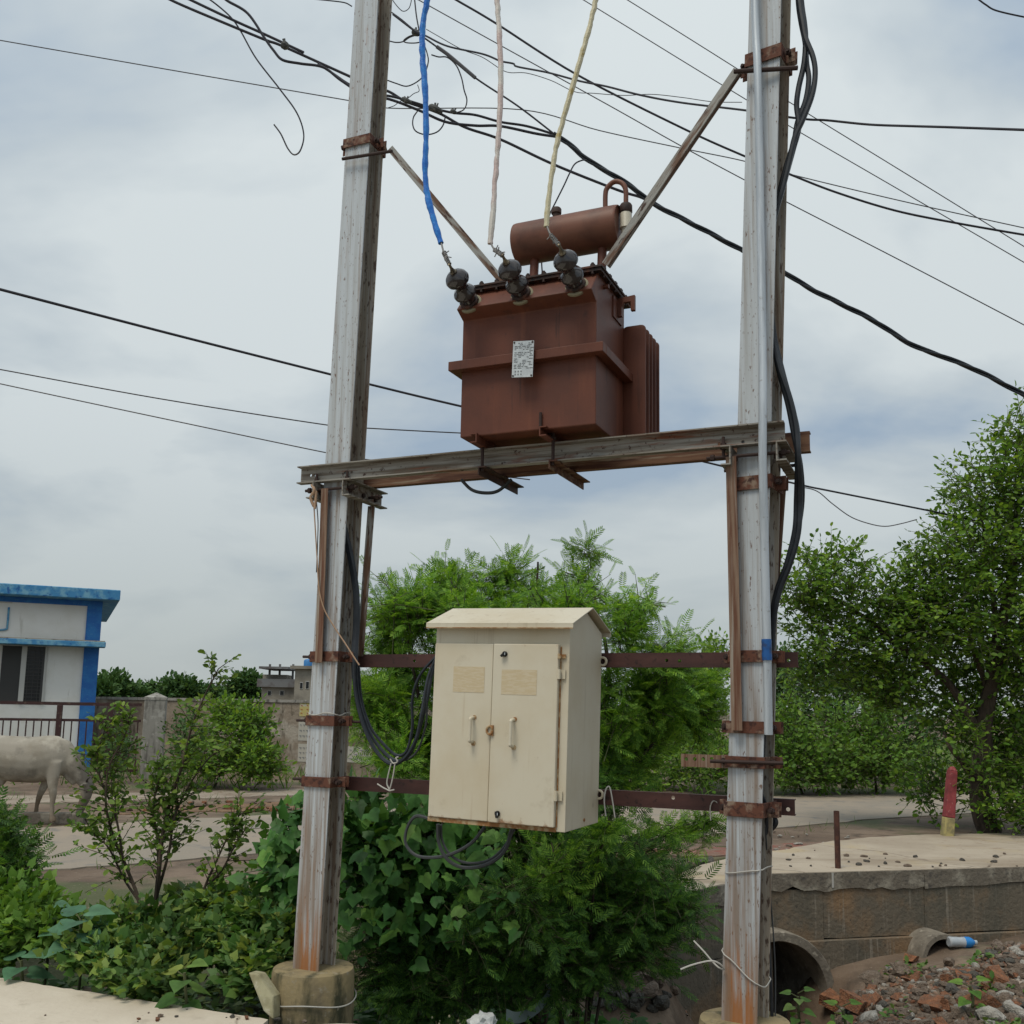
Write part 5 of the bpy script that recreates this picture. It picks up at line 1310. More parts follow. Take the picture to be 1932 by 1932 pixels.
def blob_world(b):
    u, v, ru, rv, Y, ry = b; c = at(u, v, Y); k = Y / F
    return np.array(c), np.array([ru * k, ry, rv * k])
def spray_plant(blobs, nspray, L, nleaf, tpl, lsize, shell=(.45, 1.0), droop=.25, upb=.45, jit=.5, face_up=.9, lside=.95, zmin=None):
    """sprays of leaves growing outwards all through a set of ellipsoids"""
    C, Rr = zip(*[blob_world(b) for b in blobs]); C = np.array(C); Rr = np.array(Rr)
    wt = (Rr.prod(1)) ** (2 / 3.); wt /= wt.sum()
    k = rng.choice(len(C), nspray, p=wt)
    d = rand_dir(nspray); rad = shell[0] + (shell[1] - shell[0]) * rng.random(nspray) ** .6
    base = C[k] + d * Rr[k] * rad[:, None]
    if zmin is not None: base[:, 2] = np.maximum(base[:, 2], zmin + .1 * rng.random(nspray))
    dr = unit(d * (Rr[k] / Rr[k].mean(1, keepdims=True)) * .9 + np.array([0, 0, upb]) + rng.normal(size=(nspray, 3)) * jit * .5)
    ln = L * (.6 + .8 * rng.random(nspray)); leaf = []
    start = base - dr * ln[:, None] * .5
    mid = start + dr * ln[:, None] * .55; end = start + dr * ln[:, None] - np.array([0, 0, 1]) * (ln * droop * .5)[:, None]
    tw = [twig_geo(start, mid, L * .014, L * .009), twig_geo(mid, end, L * .009, L * .003)]
    for i in range(nleaf):
        t = (i + .6) / nleaf
        p = start + dr * (ln * t)[:, None] - np.array([0, 0, 1]) * (ln * droop * .5 * t * t)[:, None]
        sg = 1 if i % 2 else -1
        side = unit(np.cross(dr, np.array([0, 0, 1.]) + rng.normal(size=(nspray, 3)) * .45)) * sg
        D = dr * .55 + side * lside + rng.normal(size=(nspray, 3)) * .25
        if i == nleaf - 1: D = dr + rng.normal(size=(nspray, 3)) * .2
        Nn = np.array([0, 0, face_up]) + rng.normal(size=(nspray, 3)) * .5 + np.array([0, -.25, 0])
        leaf.append(leaf_geo(tpl, p, D, Nn, lsize * (.65 + .7 * rng.random(nspray))))
    return join_geo(leaf), join_geo(tw)
m_bark = mat('bark', (0.075, 0.055, 0.04), .95, 0, [dict(col=(0.035, 0.027, 0.02), scale=1, stretch=(12, 12, 3), lo=.45, hi=.6)], bump=(30, (1, 1, .4), .01))
m_twig = mat('green_twig', (0.075, 0.085, 0.035), .8)
def plant(name, label, cat, base, leafgeo, lm, twigs, limbs, group=None, bark=m_bark, crown='crown'):
    t = thing(name, label, cat, base, None, group)
    b = np.array(base)
    V, Fc = leafgeo
    o = link(crown, fast_mesh(crown, V - b, Fc, lm), t); o['kind'] = 'stuff'
    if twigs is not None:
        V, Fc = twigs; o = link('twigs', fast_mesh('twigs', V - b, Fc, m_twig), t); o['kind'] = 'stuff'
    if limbs:
        for i, (pts, r0, r1) in enumerate(limbs):
            P = catmull(pts, 5); n = len(P)
            for q in range(1, n - 1): P[q] = P[q] + Vector((mnoise.noise(P[q] * 3), mnoise.noise(P[q] * 3 + Vector((7, 0, 0))), 0)) * r0 * .9
            MB().tube(P, [r0 + (r1 - r0) * k / (n - 1) for k in range(n)], 7 if r0 > .03 else 5).build('trunk' if i == 0 else 'limb', bark, t, smooth=True)
    return t
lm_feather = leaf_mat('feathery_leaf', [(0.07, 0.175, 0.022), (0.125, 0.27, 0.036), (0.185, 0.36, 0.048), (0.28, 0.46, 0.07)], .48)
lm_low = leaf_mat('feathery_leaf_dark', [(0.035, 0.095, 0.02), (0.055, 0.14, 0.028), (0.08, 0.18, 0.034), (0.14, 0.27, 0.045)], .36)  # darker greens than the tall bush, for the low growth
lm_vine = leaf_mat('vine_leaf', [(0.028, 0.085, 0.02), (0.04, 0.12, 0.026), (0.06, 0.165, 0.034), (0.075, 0.19, 0.04), (0.14, 0.27, 0.05)], .3, .5)
lm_tree = leaf_mat('round_leaf', [(0.055, 0.125, 0.02), (0.10, 0.21, 0.03), (0.155, 0.285, 0.04), (0.225, 0.355, 0.055)], .42, .45)
lm_far = leaf_mat('far_foliage', [(0.04, 0.095, 0.03), (0.06, 0.13, 0.038), (0.09, 0.17, 0.05)], .2, .7)
lm_bright = leaf_mat('bright_scrub_leaf', [(0.07, 0.16, 0.025), (0.11, 0.22, 0.035), (0.17, 0.29, 0.05)], .35)
lm_cover = leaf_mat('cover_leaf', [(0.04, 0.10, 0.022), (0.065, 0.15, 0.03), (0.10, 0.18, 0.062), (0.14, 0.24, 0.05), (0.22, 0.27, 0.06)], .36, .55)
lm_blue = leaf_mat('bluegreen_leaf', [(0.06, 0.15, 0.085), (0.08, 0.18, 0.10), (0.10, 0.21, 0.12)], .25, .5)
lm_shrub = leaf_mat('thorn_leaf', [(0.06, 0.125, 0.025), (0.095, 0.18, 0.034), (0.15, 0.25, 0.045), (0.22, 0.32, 0.06)], .42)
lm_grass = leaf_mat('grass_blade', [(0.06, 0.14, 0.025), (0.10, 0.20, 0.04), (0.16, 0.24, 0.07)], .3)
def ter(u, v, y0=4.5, y1=30):
    d = ray(u, v)
    Ys = y0 + (y1 - y0) * (np.arange(500) / 500) ** 1.5
    k = Ys / d.y
    hit = np.nonzero(CC.z + d.z * k <= height(d.x * k, d.y * k))[0]
    return CC + d * float(k[hit[0]] if len(hit) else k[-1])

# --- the big feathery bush behind the cabinet
poly = [(690, 1165), (740, 1135), (800, 1095), (860, 1040), (900, 1060), (955, 1025), (1010, 1050), (1060, 1020), (1112, 1012), (1140, 1085), (1190, 1110), (1235, 1105), (1290, 1175), (1345, 1235), (1362, 1300), (1360, 1440), (1280, 1480), (1130, 1490), (820, 1490), (690, 1470), (680, 1300)]
def inside(u, v):
    c = False
    for i in range(len(poly)):
        (x0, y0), (x1, y1) = poly[i - 1], poly[i]
        if (y0 > v) != (y1 > v) and u < (x1 - x0) * (v - y0) / (y1 - y0) + x0: c = not c
    return c
rb_ = random.Random(3)
up_blobs = []
while len(up_blobs) < 64:
    u, v = rb_.uniform(680, 1370), rb_.uniform(1010, 1490); r = rb_.uniform(26, 52) * (.62 if v < 1150 else 1)
    if inside(u, v - r * .7) and inside(u - r * .6, v) and inside(u + r * .6, v): up_blobs.append((u, v, r * 1.15, r, 7.9 + rb_.uniform(-.5, .5), r * .0042))
top_blobs = [b for b in up_blobs if b[1] < 1210]
lf1, tw1 = spray_plant(up_blobs, 2700, .34, 6, FROND, .125, shell=(.25, 1.05), upb=.5, jit=1.3)
lf2, tw2 = spray_plant(top_blobs, 150, .5, 9, FROND, .10, shell=(.6, 1.04), upb=.9, jit=1.3, lside=1.7, droop=.25)
lf, tw = join_geo([lf1, lf2]), join_geo([tw1, tw2])
bb = ter(1000, 1790); bb = at(1000, 1700, 7.8); bb = (bb.x, bb.y, hz1(bb.x, bb.y))
bv = Vector(bb)
limbs = [([bv, at(985, 1550, 7.8), at(960, 1350, 7.9), at(930, 1150, 7.9)], .045, .012), ([bv + Vector((.1, .1, 0)), at(1080, 1500, 7.8), at(1150, 1300, 7.9), at(1120, 1120, 7.9)], .04, .01),
         ([bv + Vector((.05, 0, .1)), at(1120, 1530, 7.7), at(1230, 1400, 7.9), at(1270, 1290, 8)], .03, .008), ([bv + Vector((-.1, 0, .1)), at(880, 1500, 7.7), at(800, 1350, 7.8), at(770, 1210, 7.7)], .032, .008), ([bv, at(1020, 1450, 8), at(1010, 1250, 8), at(1015, 1060, 8)], .035, .008)]
plant('feathery_bush', 'tall feathery light green bush rising behind the cream cabinet', 'bush', bb, lf, lm_feather, tw, limbs)
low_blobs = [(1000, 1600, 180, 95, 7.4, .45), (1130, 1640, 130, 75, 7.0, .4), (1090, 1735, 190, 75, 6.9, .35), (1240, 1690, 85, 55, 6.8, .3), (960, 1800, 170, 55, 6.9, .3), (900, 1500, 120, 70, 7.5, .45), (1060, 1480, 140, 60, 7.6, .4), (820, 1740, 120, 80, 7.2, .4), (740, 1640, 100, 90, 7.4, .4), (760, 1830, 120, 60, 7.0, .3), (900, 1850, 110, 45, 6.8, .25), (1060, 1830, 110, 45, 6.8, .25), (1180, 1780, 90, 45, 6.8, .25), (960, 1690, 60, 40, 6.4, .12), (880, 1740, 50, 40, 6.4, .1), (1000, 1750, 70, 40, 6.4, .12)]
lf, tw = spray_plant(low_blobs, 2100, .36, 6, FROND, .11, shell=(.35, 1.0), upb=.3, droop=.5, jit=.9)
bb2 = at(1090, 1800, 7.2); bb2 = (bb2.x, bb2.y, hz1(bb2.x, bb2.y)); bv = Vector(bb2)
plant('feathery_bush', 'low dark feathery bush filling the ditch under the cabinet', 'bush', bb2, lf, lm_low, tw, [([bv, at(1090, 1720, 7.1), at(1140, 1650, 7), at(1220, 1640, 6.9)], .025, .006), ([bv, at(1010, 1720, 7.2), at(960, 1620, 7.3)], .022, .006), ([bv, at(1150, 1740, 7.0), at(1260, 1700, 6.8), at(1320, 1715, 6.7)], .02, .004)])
# small bright spray hanging at the cabinet's lower right corner
lf, tw = spray_plant([(1150, 1560, 26, 22, 6.6, .12), (1040, 1640, 40, 50, 6.5, .12), (1260, 1570, 60, 18, 7.2, .15), (1330, 1545, 30, 16, 7.2, .12)], 95, .3, 6, FROND, .12, shell=(.2, 1.0), upb=.1, droop=.6)
b3 = at(1100, 1800, 6.8); b3 = (b3.x, b3.y, hz1(b3.x, b3.y)); bv = Vector(b3)
plant('feathery_bush', 'thin light green feathery sprays just under the cabinet corner', 'bush', b3, lf, lm_feather, tw, [([bv, at(1080, 1720, 6.7), at(1050, 1640, 6.5), at(1040, 1590, 6.5)], .012, .004), ([bv, at(1120, 1680, 6.7), at(1150, 1560, 6.6)], .012, .004), ([bv, at(1180, 1650, 7.0), at(1260, 1575, 7.2), at(1330, 1545, 7.2)], .012, .003)])

# --- lobed-leaf vine beside the left pole: its large leaves one by one
vine = thing('vine', 'vine with large lobed leaves climbing beside the left pole', 'vine', (at(740, 1780, 6.8).x, 6.8, -.6))
WMv = Matrix.Translation((at(740, 1780, 6.8).x, 6.8, -.6)); vbase = WMv.translation
vmesh = []
for k in range(9):
    V, Fc = LOBED; V = V.copy(); V[:, 1] *= rng.uniform(.8, 1.15); V[:, :2] *= rng.uniform(.88, 1.12, size=(len(V), 1)); V[:, 2] += rng.normal(size=len(V)) * .05 + rng.uniform(-.1, .35) * np.abs(V[:, 1])
    vmesh.append(fast_mesh('vine_leaf', V, Fc, lm_vine))
random.seed(31)
cnt = 0
def vine_spot():
    while True:
        if random.random() < .30:
            u, v = random.uniform(500, 572), random.uniform(1490, 1790)
            if u < 572 - (v - 1470) * .5 and v < 1560: continue
            return u, v, 6.45 + random.uniform(-.12, .2)
        u, v = random.uniform(632, 985), random.uniform(1480, 1820)
        dd = (u - 640) / 340 * 70 + 1480
        if v < dd - 20: continue
        if random.random() < max(0, (v - 1700) / 160) : continue
        if random.random() < max(0, (u - 860) / 180): continue
        return u, v, 6.45 + random.uniform(-.18, .25) + (1600 - v) * .0006
for i in range(290):
    u, v, Y = vine_spot()
    P = at(u, v, Y); sc = random.uniform(.08, .135) if random.random() < .7 else random.uniform(.04, .08)
    D = Vector((random.gauss(0, .6), -.45 + random.gauss(0, .35), -.6 + random.gauss(0, .25))).normalized()
    Nn = Vector((random.gauss(0, .42), -.6, .75 + random.gauss(0, .35))); Nn = (Nn - D * Nn.dot(D)).normalized()
    Sd = Nn.cross(D)
    M = Matrix((D, Sd, Nn)).transposed().to_4x4(); M = Matrix.Translation(P - vbase) @ M @ Matrix.Scale(sc, 4)
    link('leaf', vmesh[i % 9], vine, M)
vb = [(760, 1620, 130, 110, 6.85, .2), (690, 1570, 60, 90, 6.8, .15), (860, 1650, 110, 90, 6.9, .2), (535, 1640, 35, 120, 6.7, .15), (800, 1740, 120, 60, 6.85, .15)]
lf, tw = spray_plant(vb, 420, .3, 5, LOBED, .085, shell=(.2, 1), upb=.2, face_up=.6)
o = link('inner_foliage', fast_mesh('inner_foliage', lf[0] - np.array(vbase), lf[1], lm_vine), vine); o['kind'] = 'stuff'
o = link('stems', fast_mesh('stems', tw[0] - np.array(vbase), tw[1], m_twig), vine); o['kind'] = 'stuff'

# --- spindly shrub at left, thin stems with small leaves
def spindly(name, label, stems, Y, ntw, lsize, lm, base_px):
    b = ter(*base_px); t = thing(name, label, 'shrub', b); bN = np.array(b)
    nodes = []
    for j, (pts, r0, r1) in enumerate(stems):
        P = catmull([at(u, v, Y + .05 * math.sin(u)) for u, v in pts], 6); P[0] = P[0] if j else P[0]
        n = len(P)
        MB().tube(P, [r0 + (r1 - r0) * k / (n - 1) for k in range(n)], 6).build('stem', m_bark, t, smooth=True)
        for k in range(n // 5, n):
            nodes.append((np.array(P[k]), np.array((P[k] - P[k - 1]).normalized()), k / n))
    A_, B_, tt = [], [], []
    for i in range(ntw):
        p, d, q = nodes[rng.integers(len(nodes))]
        dr = unit(d * .6 + rng.normal(size=3) * np.array([.9, .9, .5]) + np.array([0, 0, .25])); l = rng.uniform(.10, .34) * (1.25 - .7 * q)
        A_.append(p); B_.append(p + dr * l); tt.append(l)
    A_, B_ = np.array(A_), np.array(B_)
    for j, (pts, r0, r1) in enumerate(stems):     # leafy tips
        pass
    lg = []
    dr = unit(B_ - A_)
    for i in range(9):
        tq = .15 + .85 * i / 8
        sg = 1 if i % 2 else -1
        side = unit(np.cross(dr, np.array([0, 0, 1.]) + rng.normal(size=(ntw, 3)) * .4)) * sg
        D = dr * .5 + side * .8 + rng.normal(size=(ntw, 3)) * .35
        lg.append(leaf_geo(OVAL, A_ + (B_ - A_) * tq + rng.normal(size=(ntw, 3)) * .006, D, np.array([0, -.3, .9]) + rng.normal(size=(ntw, 3)) * .5, lsize * (.6 + .8 * rng.random(ntw))))
    V, Fc = join_geo(lg); o = link('foliage', fast_mesh('foliage', V - bN, Fc, lm), t); o['kind'] = 'stuff'
    V, Fc = twig_geo(A_, B_, .004, .0015); o = link('twigs', fast_mesh('twigs', V - bN, Fc, m_bark), t); o['kind'] = 'stuff'
    return t
spindly('thorn_shrub', 'spindly dark-stemmed shrub with small leaves between the cow and the left pole', [
    ([(282, 1800), (292, 1720), (300, 1640), (308, 1570), (322, 1510), (345, 1440), (362, 1370), (385, 1315), (412, 1262)], .020, .004),
    ([(280, 1790), (262, 1700), (240, 1640), (215, 1580), (200, 1520), (205, 1450), (232, 1395), (250, 1350)], .015, .004),
    ([(296, 1690), (318, 1610), (330, 1540), (358, 1480), (395, 1430), (420, 1410)], .012, .003),
    ([(300, 1650), (296, 1580), (290, 1520), (300, 1470), (310, 1420)], .010, .003),
    ([(262, 1700), (235, 1660), (205, 1600), (178, 1575), (160, 1545)], .009, .003),
    ([(232, 1620), (218, 1540), (190, 1470), (185, 1420), (200, 1370)], .009, .003)], 6.9, 230, .046, lm_shrub, (284, 1800))
spindly('thorn_shrub', 'small leaning shrub left of the left pole, its tip over the road', [
    ([(370, 1720), (392, 1660), (415, 1610), (436, 1565), (455, 1530)], .012, .003), ([(392, 1670), (420, 1640), (445, 1590), (466, 1560)], .009, .003)], 6.95, 42, .046, lm_shrub, (370, 1720))

# --- other shrubs and weeds in the left foreground
def blob_plant(name, label, cat, blobs, n, L, nl, tpl, ls, lm, base_px, group=None, **kw):
    lf, tw = spray_plant(blobs, n, L, nl, tpl, ls, **kw)
    b = ter(*base_px) if len(base_px) == 2 else Vector(base_px)
    c = Vector(blob_world(blobs[0])[0])
    return plant(name, label, cat, b, lf, lm, tw, [([b, b.lerp(c, .5) + Vector((.02, 0, 0)), c], max(.012, L * .05), .004)], group)
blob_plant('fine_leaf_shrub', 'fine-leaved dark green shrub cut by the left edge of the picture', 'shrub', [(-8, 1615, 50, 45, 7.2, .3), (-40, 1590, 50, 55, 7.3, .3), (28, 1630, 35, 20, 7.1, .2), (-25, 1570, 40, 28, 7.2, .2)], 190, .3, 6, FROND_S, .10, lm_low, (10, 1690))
blob_plant('leafy_weed', 'light green leafy weed clump at the left edge below the road', 'weed', [(30, 1690, 65, 40, 6.9, .25), (60, 1730, 70, 40, 6.7, .25), (10, 1770, 60, 40, 6.5, .2), (95, 1760, 50, 40, 6.5, .2)], 520, .18, 5, LOBED, .055, lm_bright, (40, 1790), upb=.8)
blob_plant('leafy_weed', 'green leafy weed clump at the foot of the spindly shrub', 'weed', [(250, 1760, 90, 50, 6.5, .25), (190, 1800, 80, 35, 6.2, .2), (330, 1790, 80, 45, 6.3, .2), (270, 1840, 90, 30, 6.0, .2)], 560, .17, 5, LOBED, .052, lm_cover, (250, 1830), upb=.8)
blob_plant('leafy_weed', 'grey-green creeping vine carpet left of the left pole', 'weed', [(440, 1712, 90, 30, 6.9, .3), (500, 1735, 60, 45, 6.6, .25), (450, 1775, 80, 40, 6.4, .25), (390, 1700, 80, 22, 7.1, .25), (480, 1820, 60, 45, 6.1, .2), (540, 1780, 40, 60, 6.4, .2)], 950, .17, 5, LOBED, .056, lm_cover, (460, 1800), upb=.5, face_up=1.3)
def bigleaf(label, u, v, Y, n, size, lm=lm_blue, h=.3):
    c = at(u, v, Y); b = Vector((c.x, c.y, hz1(c.x, c.y)))
    t = thing('broadleaf_plant', label, 'plant', b)
    me = fast_mesh('big_leaf', *HEART, lm)
    MB().tube(catmull([b, b.lerp(c, .5) + Vector((.02, .01, 0)), c], 5), .009, 6).build('stem', m_twig, t, smooth=True)
    for i in range(n):
        a = i * 2.4 + random.uniform(-.3, .3); q = i / n
        D = Vector((math.cos(a), math.sin(a) * .9 - .25, .15 - .75 * q + random.uniform(-.1, .1))).normalized()
        Nn = Vector((0, -.35, 1)) + D * .3; Nn = (Nn - D * Nn.dot(D)).normalized(); Sd = Nn.cross(D)
        P = c + UP * (.04 - .26 * q) + D * .05
        sc = size * (.65 + .5 * math.sin(math.pi * (q * .8 + .2)))
        link('leaf', me, t, Matrix.Translation(P - b) @ Matrix((D, Sd, Nn)).transposed().to_4x4() @ Matrix.Scale(sc, 4))
        MB().tube([c + UP * (.02 - .26 * q), P], .004, 5).build('petiole', m_twig, t)
random.seed(77)
bigleaf('broadleaf plant with large blue-green leaves below the cow', 152, 1735, 6.3, 12, .17)
bigleaf('small broadleaf blue-green plant by the pavement edge at far left', 40, 1812, 6.25, 7, .14)
bigleaf('broadleaf seedling by the pavement edge below the spindly shrub', 348, 1835, 5.75, 7, .12, lm_cover)
bigleaf('pale broadleaf seedling left of the big blue-green plant', 90, 1720, 6.6, 6, .12)
# ground cover in the ditch: one mass
def scatter(n, x0, x1, y0, y1, keep=None):
    X = rng.uniform(x0, x1, n); Y = rng.uniform(y0, y1, n); Z = height(X, Y)
    if keep is not None: k = keep(X, Y); X, Y, Z = X[k], Y[k], Z[k]
    return np.stack([X, Y, Z], -1)
def behind_edge(X, Y): return (X - e0.x) * -ed.y + (Y - e0.y) * ed.x > .06
P = scatter(9000, -6, .2, 5.4, 8.9, lambda X, Y: behind_edge(X, Y) & (Y < 7.7 + .10 * X))
dn = np.array([mnoise.noise(Vector((p[0] * 1.3, p[1] * 1.3, 0))) for p in P])
P[:, 2] += np.clip(.06 + .14 * dn, .01, .25) * rng.random(len(P)) ** .5
D = np.stack([rng.normal(size=len(P)), rng.normal(size=len(P)) - .5, rng.normal(size=len(P)) * .35 - .1], -1)
lf = leaf_geo(LOBED, P, D, np.array([0, -.3, 1]) + rng.normal(size=(len(P), 3)) * .35, rng.uniform(.04, .09, len(P)))
P2_ = scatter(5200, -1.0, 1.35, 5.9, 8.2)
P2_[:, 2] += .22 * rng.random(len(P2_)) ** 1.5
lf2 = leaf_geo(LOBED, P2_, np.stack([rng.normal(size=len(P2_)), rng.normal(size=len(P2_)) - .5, rng.normal(size=len(P2_)) * .35 - .1], -1), np.array([0, -.4, 1]) + rng.normal(size=(len(P2_), 3)) * .35, rng.uniform(.05, .11, len(P2_)))
tag(link('ditch_ivy', fast_mesh('ditch_ivy', lf2[0], lf2[1], lm_vine)), 'dark creeping leaves on the ditch bank under the bush', 'ground cover', kind='stuff')
tag(link('ground_cover', fast_mesh('ground_cover', lf[0], lf[1], lm_cover)), 'low leafy creepers covering the ditch bank between pavement and road', 'ground cover', kind='stuff')
def grass(name, label, P, lo, hi, lm=lm_grass, lean=.5):
    n = len(P)
    D = np.stack([rng.normal(size=n) * lean, rng.normal(size=n) * lean, np.ones(n)], -1)
    lf = leaf_geo(BLADE, P, D, rng.normal(size=(n, 3)) + np.array([0, -1, 0]), rng.uniform(lo, hi, n))
    tag(link(name, fast_mesh(name, lf[0], lf[1], lm)), label, 'grass', kind='stuff')
P = scatter(11000, -1.3, 1.5, 5.6, 7.0, lambda X, Y: np.array([mnoise.noise(Vector((x * 1.7, y * 1.7, 3))) > -.3 for x, y in zip(X, Y)]))
grass('grass', 'fresh green grass along the ditch bottom under the bush', P, .08, .26)
P = scatter(12000, -14, 8, 8.2, 30, lambda X, Y: np.array([mnoise.noise(Vector((x * .6, y * .6, 9))) > .12 for x, y in zip(X, Y)]))
def off_road(P):
    x = P[:, 0]; y = P[:, 1]
    fx, fy = zip(*far_l); nx_, ny_ = zip(*near_l)
    yf = np.interp(x, fx, fy); yn = np.interp(x, nx_, ny_)
    ap = (x > 1.2) & (y > 9.2) & (y < 14.2)
    return P[~((y > yn - .1) & (y < yf + .15)) & ~ap]
P = off_road(P)
grass('verge_grass', 'patchy short grass on the road verges', P, .05, .16)
P = scatter(26000, -16, 30, 20, 60); 
grass('meadow_grass', 'green scrubby meadow beyond the road', off_road(P), .15, .5, lm_bright)

# --- tree at right
tree_blobs = [(1925, 815, 55, 60, 14.8, .8), (1880, 905, 100, 75, 14.8, 1), (1935, 985, 160, 110, 14.9, 1.2), (1840, 1040, 110, 85, 14.7, 1.1), (1890, 1170, 150, 115, 14.8, 1.3), (1765, 1170, 95, 85, 14.7, 1.0), (1905, 1320, 140, 110, 16.0, .8), (1790, 1320, 75, 85, 15.6, .7), (1740, 1090, 70, 70, 15, .8), (1720, 1160, 80, 70, 15.2, .8), (1650, 1270, 80, 60, 15.4, .7), (1530, 1260, 60, 55, 15.5, .6), (1930, 1260, 60, 60, 14.6, .5),
              (1560, 1060, 75, 45, 15.0, .7), (1515, 1120, 55, 65, 15.0, .7), (1615, 1120, 95, 75, 15.1, .9), (1560, 1200, 95, 60, 15.1, .8), (1680, 1210, 85, 80, 15.0, .9), (1700, 1300, 70, 50, 15.2, .7), (1910, 1455, 100, 60, 15.8, .6), (1925, 1505, 95, 50, 14.4, .5), (1880, 1390, 80, 45, 15.5, .5), (1860, 1440, 55, 50, 14.3, .25), (1830, 1370, 45, 40, 14.3, .25), (1950, 1420, 60, 90, 14.6, .6), (1770, 1480, 70, 60, 15.5, .5), (1915, 1530, 95, 40, 14.4, .5), (1990, 1150, 130, 300, 15.2, 1.3)]
tree_blobs = [(u, v, a * .93, b * .9, Y, c) for u, v, a, b, Y, c in tree_blobs]
lf, tw = spray_plant(tree_blobs, 4300, .56, 8, OVAL, .088, shell=(.3, 1.08), upb=.45, jit=.9)
tb_ = Vector((gp(1850, 1562).x, 14.9, -.05))
limbs = [([tb_, at(1848, 1440, 14.9), at(1862, 1310, 14.9), at(1895, 1150, 14.9), at(1920, 950, 14.9), at(1925, 820, 14.8)], .17, .02), ([at(1850, 1400, 14.9), at(1800, 1300, 14.8), at(1700, 1220, 15), at(1610, 1150, 15.1), at(1530, 1110, 15)], .07, .015),
         ([at(1860, 1300, 14.9), at(1830, 1200, 14.8), at(1790, 1150, 14.7)], .05, .012), ([at(1885, 1200, 14.9), at(1860, 1050, 14.8), at(1850, 950, 14.8)], .05, .01), ([at(1870, 1270, 14.9), at(1940, 1150, 15.1), at(1990, 1000, 15.2)], .06, .015), ([at(1850, 1480, 14.9), at(1800, 1420, 14.6), at(1780, 1380, 14.6)], .05, .015)]
plant('leafy_tree', 'broad dark green tree with round leaves at the right edge', 'tree', tb_, lf, lm_tree, tw, limbs)
# scrub beyond the road on the right
G = 'scrub bushes beyond the road'
blob_plant('scrub_bush', 'bright green scrub right behind the right pole across the road', 'bush', [(1480, 1400, 55, 60, 21.5, 1), (1540, 1430, 70, 50, 21.3, 1), (1500, 1450, 90, 35, 21, .8), (1490, 1345, 32, 40, 22, .6), (1560, 1365, 28, 45, 22, .6)], 620, .6, 6, OVAL, .105, lm_bright, (gp(1500, 1490).x, 21.5, -.05), G)
blob_plant('scrub_bush', 'bright green scrub across the road left of the red and yellow post', 'bush', [(1640, 1410, 80, 55, 22, 1), (1600, 1440, 70, 40, 21.6, .8), (1690, 1440, 60, 45, 21.6, .8), (1655, 1340, 35, 45, 22.4, .6), (1605, 1375, 26, 35, 22.2, .5)], 620, .6, 6, OVAL, .105, lm_bright, (gp(1640, 1490).x, 22, -.05), G)
blob_plant('scrub_bush', 'dark green scrub mass under the left branches of the right tree', 'bush', [(1520, 1320, 80, 70, 25, 1.2), (1620, 1330, 80, 60, 25.5, 1.2), (1700, 1370, 80, 70, 25, 1.2), (1470, 1280, 50, 60, 26, 1), (1560, 1270, 60, 40, 26, 1), (1480, 1370, 60, 60, 25, 1), (1640, 1270, 70, 50, 26, 1)], 1200, .7, 6, OVAL, .13, lm_far, (8.2, 25.5, -.05), G)
blob_plant('scrub_bush', 'green scrub seen between the cabinet and the right pole', 'bush', [(1330, 1330, 45, 110, 23, 1), (1290, 1420, 60, 60, 22, 1), (1350, 1250, 30, 50, 24, .8), (1340, 1440, 60, 40, 21, .7)], 620, .6, 6, OVAL, .11, lm_tree, (4.3, 22.5, -.05), G)
blob_plant('scrub_bush', 'low green hedge across the road hidden behind the cabinet', 'bush', [(1150, 1460, 140, 40, 22, 1), (900, 1440, 140, 60, 24, 1), (1050, 1400, 120, 80, 25, 1)], 620, .7, 6, OVAL, .13, lm_tree, (1.5, 23, -.05), G)
blob_plant('scrub_bush', 'dark bush against the boundary wall left of the left pole', 'bush', [(445, 1385, 45, 55, 20.5, .9), (470, 1430, 45, 38, 20, .8), (400, 1440, 40, 30, 20.3, .6), (425, 1345, 30, 25, 20.8, .5), (480, 1365, 34, 42, 20.6, .6), (500, 1440, 34, 30, 20, .5)], 760, .5, 6, OVAL, .10, lm_tree, (gp(450, 1470).x, 20.4, -.05))
blob_plant('scrub_bush', 'pale green bush overhanging the gate post at its right', 'bush', [(355, 1380, 34, 40, 21.3, .7), (360, 1430, 40, 35, 20.8, .7), (225, 1410, 30, 40, 21.0, .5)], 260, .45, 6, OVAL, .085, lm_far, (gp(340, 1470).x, 21.2, -.05))
# distant trees along the horizon
DT = 'distant trees along the horizon'
far_t = [(213, 1297, 30, 24, 70), (250, 1312, 24, 16, 76), (300, 1306, 34, 18, 82), (340, 1300, 32, 22, 78), (375, 1310, 30, 16, 84), (464, 1291, 26, 20, 80), (187, 1305, 18, 18, 66), (420, 1312, 30, 12, 90), (650, 1305, 40, 20, 85), (720, 1300, 50, 26, 90)]
lbs = ['rounded distant tree just right of the blue house pillar', 'low distant tree right of the rounded one', 'low distant tree above the gate post', 'broad distant tree right above the gate post', 'low distant tree over the wall left of the lone round one', 'lone round distant tree left of the far houses', 'distant tree half hidden by the blue house pillar',
       'low distant trees right over the boundary wall', 'distant tree right behind the left pole', 'distant tree beyond the left pole, behind the bush']
for (u, v, ru, rv, Y), lb in zip(far_t, lbs):
    c = at(u, v, Y); k = Y / F
    blob_plant('distant_tree', lb, 'tree', [(u, v, ru, rv, Y, ru * k), (u - ru * .5, v + rv * .4, ru * .6, rv * .6, Y, ru * k * .6), (u + ru * .5, v + rv * .3, ru * .6, rv * .7, Y, ru * k * .6), (u, v + rv * .8, ru * .9, rv * .7, Y, ru * k)], 650, .9, 5, OVAL, .36, lm_far, (c.x, Y, -.05), DT)

